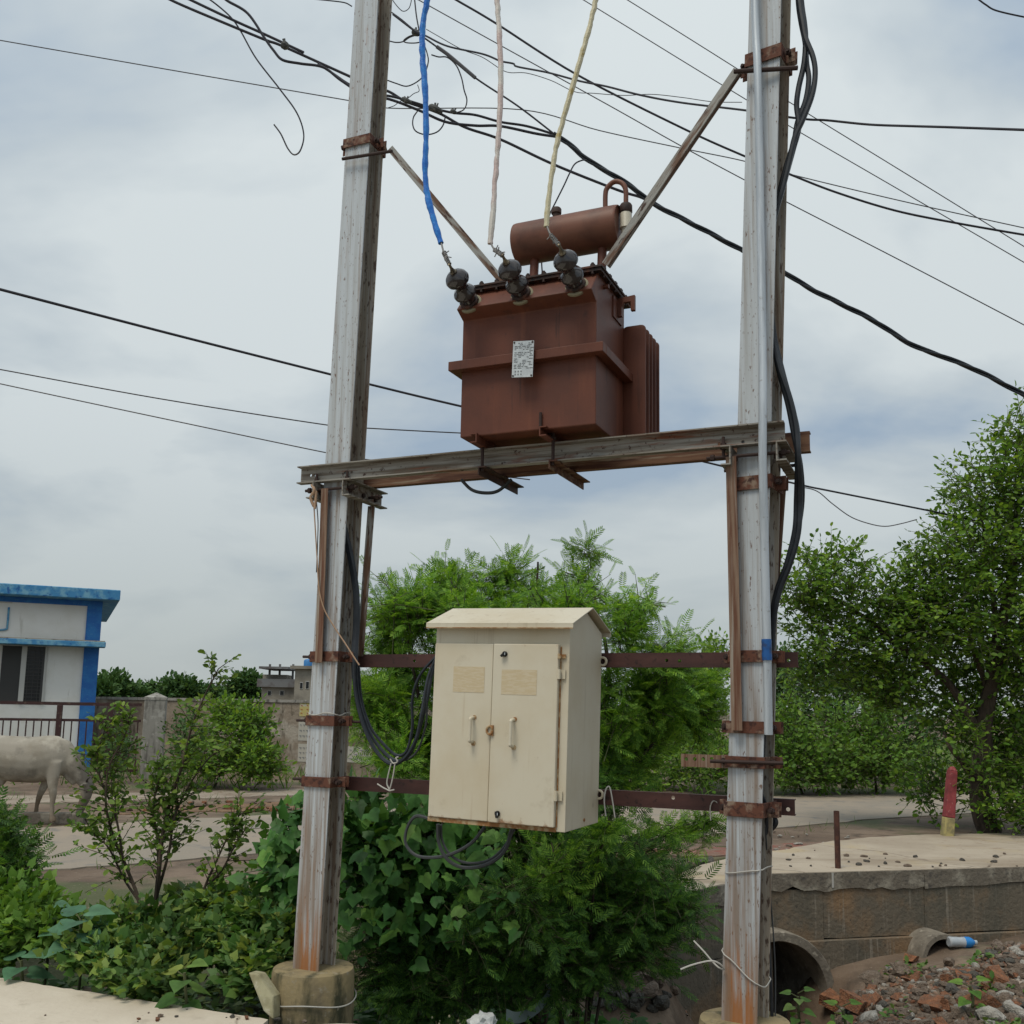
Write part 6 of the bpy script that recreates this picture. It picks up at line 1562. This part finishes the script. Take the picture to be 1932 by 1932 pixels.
# --- dry weed with pale seed heads in the ditch
m_dry = mat('dry_stem', (0.16, 0.12, 0.08), .9); m_seed = mat('seed_head', (0.42, 0.40, 0.27), .9)
for (u, v, Y, lb, n, h) in ((868, 1915, 6.5, 'pale flowering weed left of the plastic bag in the ditch', 34, .5), (985, 1925, 6.4, 'dry brown weed stalks with seed heads above the plastic bag', 16, .42)):
    b = at(u, v, Y); b.z = hz1(b.x, b.y)
    t = thing('seeding_weed', lb, 'weed', b); st = MB(); hd = MB()
    for i in range(n):
        a = random.uniform(0, 6.28); sp_ = random.uniform(.02, .24)
        tip = b + Vector((math.cos(a) * sp_, math.sin(a) * sp_ * .7, h * random.uniform(.55, 1.1)))
        mid = b.lerp(tip, .55) + Vector((random.uniform(-.03, .03), 0, .03)); st.tube(catmull([b, mid, tip], 3), .0025, 4)
        for k in range(5):
            p = mid.lerp(tip, random.uniform(.1, 1)) + Vector((random.gauss(0, .022), random.gauss(0, .022), random.gauss(0, .02)))
            r = random.uniform(.004, .009); hd.lathe(p, UP, [(0, r * .4), (r, r), (r * 2, r * .5)], 5)
    st.build('stalks', m_dry, t)['kind'] = 'stuff'; hd.build('seed_heads', m_seed, t)['kind'] = 'stuff'

# ================================================================== COW
m_hide = mat('cow_hide', (0.31, 0.285, 0.24), .85, 0, [
    dict(col=(0.25, 0.225, 0.18), scale=2.6, lo=.45, hi=.65), dict(col=(0.42, 0.39, 0.33), scale=3.4, lo=.52, hi=.68),
    dict(col=(0.17, 0.125, 0.085), scale=3, lo=.60, hi=.95, zmask=(.25, .62, .42)), dict(col=(0.12, 0.11, 0.095), scale=4, lo=.55, hi=.8, xmask=(.80, .45, .4))], bump=(60, (1, 1, 1), .004), spec=.2)  # zmask layer: under-belly shading put into the hide colour
m_hoof = mat('cow_dark_parts', (0.03, 0.026, 0.022), .7)
ff = gp(121, 1551)
hd_ = math.radians(8)
CM = frame_at(Vector((ff.x, ff.y, 0)) - Matrix.Rotation(hd_, 3, 'Z') @ Vector((.50, -.12, 0)), Matrix.Rotation(hd_, 3, 'Z'))
cow = thing('cow', 'pale grey-fawn cow grazing at the roadside, its rump cut by the left edge', 'cow', CM.translation, Matrix.Rotation(hd_, 3, 'Z'))
def loft(mb, secs, sides=14):      # (centre, half width y, half height across, direction of travel)
    b = len(mb.v); n = len(secs)
    for i, (c, hw, hh) in enumerate(secs):
        c = Vector(c); t = (Vector(secs[min(i + 1, n - 1)][0]) - Vector(secs[max(i - 1, 0)][0])).normalized()
        y = Vector((0, 1, 0)); y = (y - t * y.dot(t)).normalized(); z = t.cross(y)
        for k in range(sides):
            a = 2 * math.pi * k / sides; mb.v.append(c + y * math.cos(a) * hw + z * math.sin(a) * hh)
    for i in range(n - 1):
        for k in range(sides):
            k2 = (k + 1) % sides; mb.f.append((b + i * sides + k, b + i * sides + k2, b + (i + 1) * sides + k2, b + (i + 1) * sides + k))
    mb.f.append(tuple(b + k for k in range(sides - 1, -1, -1))); mb.f.append(tuple(b + (n - 1) * sides + k for k in range(sides)))
cb = MB()
loft(cb, [((-.80, 0, .95), .06, .09), ((-.76, 0, .93), .15, .18), ((-.66, 0, .91), .21, .25), ((-.48, 0, .88), .235, .275), ((-.22, 0, .83), .275, .315), ((.05, 0, .82), .275, .315), ((.22, 0, .85), .225, .295), ((.36, 0, .88), .165, .26), ((.47, 0, .89), .10, .19), ((.52, 0, .88), .05, .10)], 18)
loft(cb, [((-.74, 0, 1.02), .10, .10), ((-.60, 0, 1.09), .13, .07), ((-.45, 0, 1.085), .08, .06), ((-.1, 0, 1.07), .05, .06), ((.2, 0, 1.09), .06, .07), ((.33, 0, 1.09), .05, .06)], 10)     # spine, hip bones and low hump
loft(cb, [((.34, 0, .93), .13, .19), ((.48, 0, .82), .105, .16), ((.60, 0, .68), .085, .125), ((.69, 0, .55), .075, .10), ((.73, 0, .47), .07, .085)], 12)            # neck
loft(cb, [((.44, 0, .70), .03, .10), ((.50, 0, .60), .02, .08), ((.58, 0, .50), .015, .05)], 8)                                                             # dewlap
loft(cb, [((.74, 0, .53), .07, .07), ((.745, 0, .44), .085, .085), ((.72, 0, .32), .072, .075), ((.68, 0, .20), .052, .058), ((.655, 0, .11), .050, .052), ((.645, 0, .06), .035, .035)], 12)   # head
for sg in (-1, 1):
    loft(cb, [((.72, sg * .07, .50), .03, .018), ((.70, sg * .14, .50), .04, .016), ((.69, sg * .20, .47), .03, .012), ((.69, sg * .235, .45), .008, .006)], 8)           # ears
    y = sg * .135
    if sg < 0: fl = [((.29, y, .80), .07, .14), ((.31, y, .62), .06, .095), ((.32, y, .46), .05, .062), ((.335, y, .33), .042, .046), ((.335, y, .20), .030, .032), ((.34, y, .09), .033, .036), ((.355, y, .03), .042, .05), ((.36, y, .0), .045, .055)]
    else: fl = [((.25, y, .80), .07, .14), ((.20, y, .62), .06, .09), ((.13, y, .46), .05, .06), ((.08, y, .33), .042, .046), ((.055, y, .20), .030, .032), ((.05, y, .09), .033, .036), ((.07, y, .03), .042, .05), ((.075, y, .0), .045, .055)]
    loft(cb, fl, 10)
    dx = -.02 if sg < 0 else .16
    loft(cb, [((-.60, y, .88), .09, .20), ((-.57 + dx * .3, y, .68), .085, .16), ((-.56 + dx * .5, y, .54), .065, .105), ((-.66 + dx * .8, y, .40), .045, .06), ((-.69 + dx, y, .32), .038, .045), ((-.66 + dx, y, .18), .030, .033), ((-.645 + dx, y, .08), .033, .036), ((-.63 + dx, y, .03), .042, .05), ((-.625 + dx, y, .0), .045, .055)], 10)
loft(cb, [((-.42, 0, .62), .09, .10), ((-.40, 0, .53), .075, .08), ((-.38, 0, .47), .04, .04)], 10)     # udder
loft(cb, [((-.79, 0, 1.02), .03, .035), ((-.84, 0, .95), .025, .028), ((-.85, 0, .75), .02, .02), ((-.83, 0, .55), .016, .016), ((-.82, 0, .45), .014, .014)], 8)     # tail
me = bpy.data.meshes.new('body'); me.from_pydata([tuple(v) for v in cb.v], [], cb.f); me.update()
bmx = bmesh.new(); bmx.from_mesh(me); bmesh.ops.recalc_face_normals(bmx, faces=bmx.faces); bmx.to_mesh(me); bmx.free()
body_o = link('body', me, cow)
md = body_o.modifiers.new('r', 'REMESH'); md.mode = 'VOXEL'; md.voxel_size = .018
md = body_o.modifiers.new('s', 'SMOOTH'); md.iterations = 7; md.factor = .5
bpy.context.view_layer.update(); apply_mods(body_o)
body_o.data.polygons.foreach_set('use_smooth', [True] * len(body_o.data.polygons))
body_o.data.materials.clear(); body_o.data.materials.append(m_hide)
def cowp(p): return CM @ Vector(p)
for sg in (-1, 1):
    MB().tube(catmull([cowp((.73, sg * .05, .52)), cowp((.755, sg * .09, .57)), cowp((.79, sg * .10, .60))], 4), [.018 - .0016 * i for i in range(9)], 8).build('horn', m_hoof, cow, smooth=True)
    MB().lathe(cowp((.735 + .02, sg * .078, .40)), Vector((0, sg, 0)), [(0, .012), (.006, .012), (.012, .006)], 10).build('eye', m_hoof, cow, smooth=True)
MB().lathe(cowp((-.825, 0, .47)), -UP, [(0, .018), (.06, .034), (.14, .030), (.20, .008)], 10).build('tail_tuft', m_hoof, cow, smooth=True)
MB().lathe(cowp((.655, 0, .10)), Vector((-.25, 0, -1)), [(0, .052), (.02, .054), (.045, .044), (.055, .02)], 12).build('muzzle', m_hoof, cow, smooth=True)

# ================================================================== SMALL THINGS
# red and yellow guard post
m_post = mat('red_post_paint', (0.26, 0.045, 0.05), .75, 0, [dict(col=(0.17, 0.03, 0.035), scale=9, lo=.45, hi=.62), dict(col=(0.34, 0.16, 0.14), scale=24, lo=.6, hi=.7)])
m_posty = mat('yellow_post_paint', (0.40, 0.34, 0.14), .8, 0, [dict(col=(0.22, 0.19, 0.10), scale=9, lo=.45, hi=.62)])
pb_ = gp(1787, 1578); pt_ = at(1797, 1446, pb_.y); pm = pb_.lerp(pt_, .27)
gpz = thing('guard_post', 'leaning red guard post with yellow base by the concrete road', 'post', pb_)
PD = (pt_ - pb_).normalized(); px_ = Vector((1, 0, 0)); px_ = (px_ - PD * px_.dot(PD)).normalized()
def sq(r): return [(-r, -r), (r, -r), (r, r), (-r, r)]
def frust(p, q, r0, r1, nm, m):
    y = PD.cross(px_); a = [p + px_ * i * r0 + y * j * r0 for i, j in ((-1, -1), (1, -1), (1, 1), (-1, 1))]; b = [q + px_ * i * r1 + y * j * r1 for i, j in ((-1, -1), (1, -1), (1, 1), (-1, 1))]
    MB().hexa(a + b).build(nm, m, gpz, bevel=.012)
frust(pb_ - PD * .1, pm, .072, .067, 'yellow_base', m_posty); frust(pm, pt_ - PD * .06, .067, .056, 'red_shaft', m_post); frust(pt_ - PD * .06, pt_, .056, .022, 'tip', m_post)
# rusty pipe stump on the deck edge
q = gp(1581, 1638, .012)
rp = thing('pipe_stump', 'short rusty upright pipe on the edge of the concrete deck', 'pipe', q)
zt_ = at(1581.5, 1530, q.y).z
mb = MB(); ro, ri = .030, .025; n = 16; vs = []
for r, z in ((ro, q.z - .02), (ro, zt_), (ri, zt_), (ri, zt_ - .2)):
    for k in range(n): a = 2 * math.pi * k / n; vs.append(Vector((q.x + r * math.cos(a), q.y + r * math.sin(a), z)))
mb.add(vs, [(i * n + k, i * n + (k + 1) % n, (i + 1) * n + (k + 1) % n, (i + 1) * n + k) for i in range(3) for k in range(n)] + [tuple(range(4 * n - 1, 3 * n - 1, -1))])
mb.build('tube', m_steel_r, rp, smooth=True)
wp = wpt(1568); MB().box(wp + WNf * .026 + UP * -.07, .022, .006, .15, WD, WNf).build('paint_mark', m_white_wire, cul)
# stones
def stone_mesh(name, m, seed, ang):
    bm = bmesh.new(); bmesh.ops.create_icosphere(bm, subdivisions=2, radius=1)
    r = random.Random(seed); off = Vector((r.uniform(0, 99), r.uniform(0, 99), r.uniform(0, 99)))
    for v in bm.verts:
        k = 1 + .42 * mnoise.noise(v.co * 1.1 + off) + .2 * mnoise.noise(v.co * 2.7 + off)
        k *= .8 + .35 * abs(mnoise.noise(v.co * 1.9 - off))
        v.co = Vector((v.co.x * k, v.co.y * k * r.uniform(.68, .72), v.co.z * k * .62))
    me = bpy.data.meshes.new(name); bm.to_mesh(me); bm.free(); me.materials.append(m)
    return me
def brick_mesh(name, m, seed):
    r = random.Random(seed); mb = MB(); mb.box((0, 0, 0), 1.7, 1.0, .72); me = mb.mesh(name, m)
    for v in me.vertices: v.co += Vector((r.uniform(-.34, .34), r.uniform(-.22, .22), r.uniform(-.16, .16)))
    return me
m_st1 = mat('brown_stone', (0.155, 0.115, 0.085), .95, 0, [dict(col=(0.22, 0.175, 0.14), scale=2, lo=.45, hi=.62), dict(col=(0.09, 0.07, 0.055), scale=5, lo=.55, hi=.68)], bump=(6, (1, 1, 1), .08))
m_st2 = mat('brick_rubble', (0.19, 0.085, 0.045), .95, 0, [dict(col=(0.30, 0.13, 0.065), scale=2, lo=.45, hi=.62), dict(col=(0.17, 0.12, 0.085), scale=4, lo=.55, hi=.68)], bump=(7, (1, 1, 1), .08))
m_st3 = mat('plaster_rubble', (0.42, 0.40, 0.36), .95, 0, [dict(col=(0.28, 0.26, 0.225), scale=2.4, lo=.45, hi=.62)], bump=(6, (1, 1, 1), .08))
m_st4 = mat('dark_stone', (0.075, 0.07, 0.062), .95, 0, [dict(col=(0.13, 0.12, 0.10), scale=3, lo=.45, hi=.62)], bump=(6, (1, 1, 1), .08))
SM = {k: [stone_mesh('stone', m, 10 * i + j, False) for j in range(5)] for i, (k, m) in enumerate((('brown', m_st1), ('plaster', m_st3), ('dark', m_st4)))}
SM['brick'] = [brick_mesh('brick_piece', m_st2, j) for j in range(6)]
LAB = {'brown': ('rubble_stone', 'brown stone lying in the rubble heap by the culvert', 'brown rubble stones', 'stone'), 'plaster': ('plaster_lump', 'whitish plaster lump lying in the rubble heap by the culvert', 'whitish plaster lumps', 'rubble'),
       'dark': ('dark_stone', 'dark grey stone lying in the rubble heap by the culvert', 'dark rubble stones', 'stone'), 'brick': ('brick_fragment', 'broken orange-brown brick piece lying in the rubble heap by the culvert', 'broken brick pieces', 'brick')}
random.seed(5)
def put_stone(kind, x, y, size, sink=.25, lab=None):
    nm, lb, gr, ct = lab or LAB[kind]
    if lab is None:
        big = 'large' if size > .075 else ('fist-sized' if size > .042 else 'small')
        row = 'at the near foot of' if y < 6.3 else ('on the upper part of' if y > 7.4 else 'half-way up')
        lb = lb.replace('lying in the rubble heap by the culvert', row + ' the rubble heap by the culvert'); lb = big + ' ' + lb
    o = bpy.data.objects.new(nm, random.choice(SM[kind])); COL.objects.link(o)
    o.scale = (size * random.uniform(.85, 1.2), size * random.uniform(.85, 1.15), size * random.uniform(.8, 1.2))
    o.rotation_euler = (random.uniform(-.5, .5), random.uniform(-.5, .5), random.uniform(0, 6.28))
    o.location = (x, y, hz1(x, y) + size * (.55 - sink))
    tag(o, lb, ct, gr)
cnt = 0
while cnt < 285:
    u, v = random.uniform(1470, 1945), random.uniform(1755, 1940)
    if v < 1905 - (u - 1550) * .42 and u < 1750: continue
    if u >= 1750 and v < 1815 - (u - 1750) * .27: continue
    P = ter(u, v, 4.8, 11)
    if P.y > 9.7 or P.x < 1.5: continue
    kind = random.choices(['brown', 'brick', 'plaster', 'dark'], [.6, .14, .12, .14])[0]
    put_stone(kind, P.x, P.y, random.choice([.026, .034, .04, .05, .065]) * random.uniform(.7, 1.2), .35); cnt += 1
for u, v, s_, k in ((1575, 1900, .13, 'brick'), (1612, 1905, .12, 'brick'), (1650, 1860, .11, 'brown'), (1700, 1840, .10, 'brown'), (1790, 1820, .09, 'brown'), (1880, 1855, .10, 'brick'), (1845, 1905, .11, 'brick'), (1870, 1928, .10, 'plaster'), (1920, 1920, .10, 'plaster'), (1640, 1930, .08, 'plaster'), (1760, 1905, .09, 'brick'), (1720, 1815, .09, 'brick')):
    P = ter(u, v, 4.8, 11); put_stone(k, P.x, P.y, s_)
DS = ('ditch_stone', 'grey-brown stone lying in the ditch left of the right pole', 'stones in the ditch', 'stone')
for i in range(34):
    u, v = random.uniform(1120, 1345), random.uniform(1835, 1915); P = ter(u, v, 5, 12)
    put_stone(random.choice(['brown', 'dark', 'dark']), P.x, P.y, random.uniform(.04, .12), .2, DS)
PS = ('pavement_chip', 'small brown stone chip lying on the pale pavement', 'stone chips on the pavement', 'stone')
for i in range(17):
    u = random.choice([40, 250, 300, 440, 480]) + random.gauss(0, 40); v = random.uniform(1860 + u * .12, 1930); P = gp(u, v, 0)
    if P.y < 4.9: continue
    o = bpy.data.objects.new('pavement_chip', random.choice(SM[random.choice(['brown', 'dark', 'brick'])])); COL.objects.link(o); sz = random.choice([.006, .008, .012, .02])
    o.scale = (sz, sz, sz * .8); o.location = (P.x, P.y, sz * .35); o.rotation_euler = (0, 0, random.uniform(0, 6)); tag(o, PS[1], 'stone', PS[2])
AS = ('deck_chip', 'small dark stone chip lying on the concrete road over the culvert', 'stone chips on the concrete road', 'stone')
for i in range(34):
    u = random.choice([1480, 1500, 1640, 1660, 1780, 1850, 1900]) + random.gauss(0, 26); v = min(1638, random.triangular(1600, 1640, 1634)); P = gp(u, v, .012)
    o = bpy.data.objects.new('deck_chip', random.choice(SM[random.choice(['brown', 'dark', 'dark'])])); COL.objects.link(o); sz = random.choice([.014, .02, .025, .035])
    o.scale = (sz * 1.3, sz, sz); o.location = (P.x, P.y, .012 + sz * .3); o.rotation_euler = (0, 0, random.uniform(0, 6)); tag(o, AS[1], 'stone', AS[2])
# smaller rubble, half buried: one mass
def lump_tpl(seed):
    bm = bmesh.new(); bmesh.ops.create_icosphere(bm, subdivisions=1, radius=1); r = random.Random(seed); off = Vector((seed * 3.1, 0, 0))
    V = np.array([tuple(v.co * (1 + .5 * mnoise.noise(v.co * 1.3 + off))) for v in bm.verts]) * np.array([1, .75, .6]); Fc = np.array([[v.index for v in f.verts] for f in bm.faces]); bm.free(); return V, Fc
geo = []
for sd in range(4):
    Pk = scatter(2800, 1.7, 5.4, 5.2, 9.0, lambda X, Y: (height(X, Y) > -.62) & (X > 1.75))
    m_ = len(Pk); geo.append(leaf_geo(lump_tpl(sd), Pk, rng.normal(size=(m_, 3)) * np.array([1, 1, .25]), np.array([0, 0, 1]) + rng.normal(size=(m_, 3)) * .35, rng.uniform(.012, .04, m_) * (.6 + rng.random(m_) * .6)))
V_, F_ = join_geo(geo)
m_rub = leaf_mat('small_rubble_mix', [(0.07, 0.052, 0.04), (0.115, 0.085, 0.06), (0.16, 0.12, 0.085), (0.20, 0.15, 0.115), (0.19, 0.085, 0.05), (0.14, 0.11, 0.085), (0.30, 0.28, 0.25)], 0.0, .95)
tag(link('small_rubble', fast_mesh('small_rubble', V_, F_, m_rub)), 'small half-buried rubble filling the heap by the culvert', 'rubble', kind='stuff')
# fine gravel between the stones: one mass
n = 9000
Pg = scatter(n, 1.6, 5.2, 5.2, 9.4)
V0 = np.array([(1, 0, 0), (-.5, .8, 0), (-.5, -.8, 0), (0, 0, .8)], float); F0 = np.array([(0, 1, 3), (1, 2, 3), (2, 0, 3)])
lf = leaf_geo((V0, F0), Pg, rng.normal(size=(n, 3)) * np.array([1, 1, .3]), np.array([0, 0, 1]) + rng.normal(size=(n, 3)) * .4, rng.uniform(.008, .028, n))
m_grav = leaf_mat('gravel_mix', [(0.07, 0.055, 0.045), (0.13, 0.10, 0.075), (0.19, 0.15, 0.12), (0.25, 0.12, 0.07), (0.33, 0.30, 0.26)], 0.0, .95)
tag(link('gravel', fast_mesh('gravel', lf[0], lf[1], m_grav)), 'fine gravel and grit between the rubble stones', 'gravel', kind='stuff')
P = scatter(5200, 1.5, 5.2, 5.3, 9.2, lambda X, Y: np.array([mnoise.noise(Vector((x * 2.2, y * 2.2, 13))) > .22 for x, y in zip(X, Y)]))
P[:, 2] += .05 * rng.random(len(P))
lf = leaf_geo(OVAL, P, np.stack([rng.normal(size=len(P)), rng.normal(size=len(P)), rng.random(len(P)) * .9], -1), np.array([0, -.2, 1]) + rng.normal(size=(len(P), 3)) * .4, rng.uniform(.025, .065, len(P)))
tag(link('rubble_weeds', fast_mesh('rubble_weeds', lf[0], lf[1], lm_grass)), 'small green weeds sprouting among the rubble', 'weeds', kind='stuff')
# plants at the pipe mouth
random.seed(12)
bigleaf('small leafy weed growing at the mouth of the concrete pipe', 1505, 1880, 7.2, 11, .075, lm_grass)
bigleaf('small light green seedling in the rubble front of the pipe', 1590, 1905, 6.3, 9, .075, lm_bright)
bigleaf('light green weed in the middle of the rubble heap', 1830, 1860, 6.9, 9, .085, lm_bright)
# plastic bottle
m_plast = mat('clear_bottle', (0.52, 0.58, 0.64), .15, 0, [dict(col=(0.62, 0.66, 0.70), scale=14, lo=.45, hi=.6)], trans=.35); m_capb = mat('bottle_label_blue', (0.02, 0.20, 0.55), .4)
P = ter(1815, 1788, 5, 11); P = P + UP * .055; bx = (Vector((1, .12, -.03))).normalized()
k = P.y / F
bt = thing('plastic_bottle', 'crushed clear plastic bottle with blue end lying by the culvert wall', 'bottle', P - bx * 25 * k)
r = 9.5 * k
MB().lathe(P - bx * 26 * k, bx, [(0, r * .8), (2 * k, r), (10 * k, r * .93), (14 * k, r * .98), (22 * k, r * .9), (30 * k, r)], 16).build('body', m_plast, bt, smooth=True)
MB().lathe(P + bx * 3.8 * k, bx, [(0, r * 1.01), (9 * k, r * 1.02), (15 * k, r * .8), (20 * k, r * .42)], 16).build('blue_end', m_capb, bt, smooth=True)
MB().lathe(P + bx * 23.5 * k, bx, [(0, r * .44), (5 * k, r * .44)], 12).build('cap', m_plast, bt, smooth=True)
# leaning concrete chunk by the left footing
m_chunk = mat('broken_slab', (0.36, 0.34, 0.22), .95, 0, [dict(col=(0.24, 0.22, 0.13), scale=6, lo=.45, hi=.62), dict(col=(0.46, 0.44, 0.34), scale=14, lo=.58, hi=.68)], bump=(20, (1, 1, 1), .01))
Yc = 5.72
cpt = [at(468, 1835, Yc), at(487, 1838, Yc - .03), at(516, 1880, Yc - .05), at(515, 1924, Yc - .1), at(497, 1908, Yc - .08)]
mb = MB(); n = len(cpt); bk = [p + Vector((.02, .09, -.01)) for p in cpt]
mb.add(cpt + bk, [tuple(range(n)), tuple(range(2 * n - 1, n - 1, -1))] + [(i, (i + 1) % n, n + (i + 1) % n, n + i) for i in range(n)])
tag(mb.build('concrete_chunk', m_chunk, None, bevel=.008), 'broken pale concrete chunk leaning against the left footing', 'concrete piece')
# grey plastic strip and bag in the ditch
m_strip = mat('grey_plastic', (0.13, 0.17, 0.17), .5); m_bag = mat('white_plastic_bag', (0.62, 0.64, 0.64), .4)
pts = catmull([at(955, 1915, 6.35), at(975, 1921, 6.4), at(1000, 1912, 6.5), at(1025, 1892, 6.6), at(1040, 1866, 6.7)], 6)
mb = MB(); vs = []; 
for i, p in enumerate(pts): vs += [p + UP * .032 + Vector((0, .01, 0)), p - UP * .032, p - UP * .032 + Vector((0, .006, 0)), p + UP * .032 + Vector((0, .016, 0))]
mb.add(vs, [(4 * i + a, 4 * i + b, 4 * i + 4 + b, 4 * i + 4 + a) for i in range(len(pts) - 1) for a, b in ((0, 1), (1, 2), (2, 3), (3, 0))] + [(3, 2, 1, 0), tuple(4 * (len(pts) - 1) + k for k in range(4))])
tag(mb.build('plastic_strip', m_strip, None, smooth=True), 'bent grey plastic strip lying in the ditch grass', 'litter')
bm = bmesh.new(); bmesh.ops.create_icosphere(bm, subdivisions=3, radius=1)
c = at(912, 1935, 6.25)
for v in bm.verts:
    k = 1 + .5 * mnoise.noise(v.co * 1.7) + .3 * mnoise.noise(v.co * 4); v.co = Vector((v.co.x * .085 * k, v.co.y * .07 * k, v.co.z * .075 * k))
me = bpy.data.meshes.new('bag'); bm.to_mesh(me); bm.free(); me.materials.append(m_bag)
o = link('plastic_bag', me); o.location = c; tag(o, 'crumpled white plastic bag in the ditch at the bottom edge', 'bag')
tag(MB().hexa([at(1030, 1857, 6.75), at(1040, 1853, 6.75), at(1041, 1866, 6.74), at(1033, 1870, 6.74), at(1030, 1857, 6.765), at(1040, 1853, 6.765), at(1041, 1866, 6.755), at(1033, 1870, 6.755)]).build('plastic_scrap', m_bag), 'small white plastic scrap above the grey strip in the ditch', 'litter')
# reddish rubble verge between the asphalt and the concrete road
m_red = mat('red_brick_dust', (0.20, 0.075, 0.055), 1, 0, [dict(col=(0.17, 0.12, 0.09), scale=4, lo=.42, hi=.58), dict(col=(0.28, 0.21, 0.16), scale=15, lo=.58, hi=.66)], bump=(14, (1, 1, 1), .03))
pa = ragged(g2(1120, 1612), g2(1480, 1607), 14, .08) + ragged(g2(1480, 1607), g2(1735, 1579), 14, .03) + ragged(g2(1735, 1574), g2(1440, 1590), 14, .05) + ragged(g2(1440, 1590), g2(1120, 1600), 14, .05)
poly_slab('brick_dust_strip', pa, -.06, -.030, m_red)
VL = ('verge_litter', 'pale scrap or stone on the verge beyond the culvert', 'scraps on the right verge', 'litter')
for i in range(26):
    u, v = random.uniform(1380, 1700), random.uniform(1568, 1606); P = gp(u, v, -.03)
    o = bpy.data.objects.new('verge_litter', random.choice(SM[random.choice(['plaster', 'brown', 'plaster'])])); COL.objects.link(o); sz = random.uniform(.015, .05)
    o.scale = (sz * 1.6, sz, sz * .7); o.location = (P.x, P.y, -.03 + sz * .2); o.rotation_euler = (0, 0, random.uniform(0, 6)); tag(o, VL[1], 'litter', VL[2])
SL = ('spoil_lump', 'brown earth or brick lump on the verge right of the cow', 'brown lumps beside the road', 'rubble')
for i in range(40):
    u, v = random.uniform(225, 560), random.uniform(1512, 1532); P = gp(u, v, -.03)
    o = bpy.data.objects.new('spoil_lump', random.choice(SM[random.choice(['brown', 'brick', 'brown'])])); COL.objects.link(o); sz = random.uniform(.03, .09)
    o.scale = (sz * 1.4, sz, sz * .9); o.location = (P.x, P.y, -.03 + sz * .2); o.rotation_euler = (0, 0, random.uniform(0, 6)); tag(o, SL[1], 'rubble', SL[2])
# drain kerb where the cow grazes
c = gp(60, 1548); o = MB().box(c + UP * .03, 1.4, .16, .16, Vector((1, .1, 0)).normalized(), Vector((-.1, 1, 0)).normalized()).build('kerb_stone', m_cedge, None, bevel=.02)
tag(o, 'low grey kerb stone lying at the cow\'s feet', 'kerb')
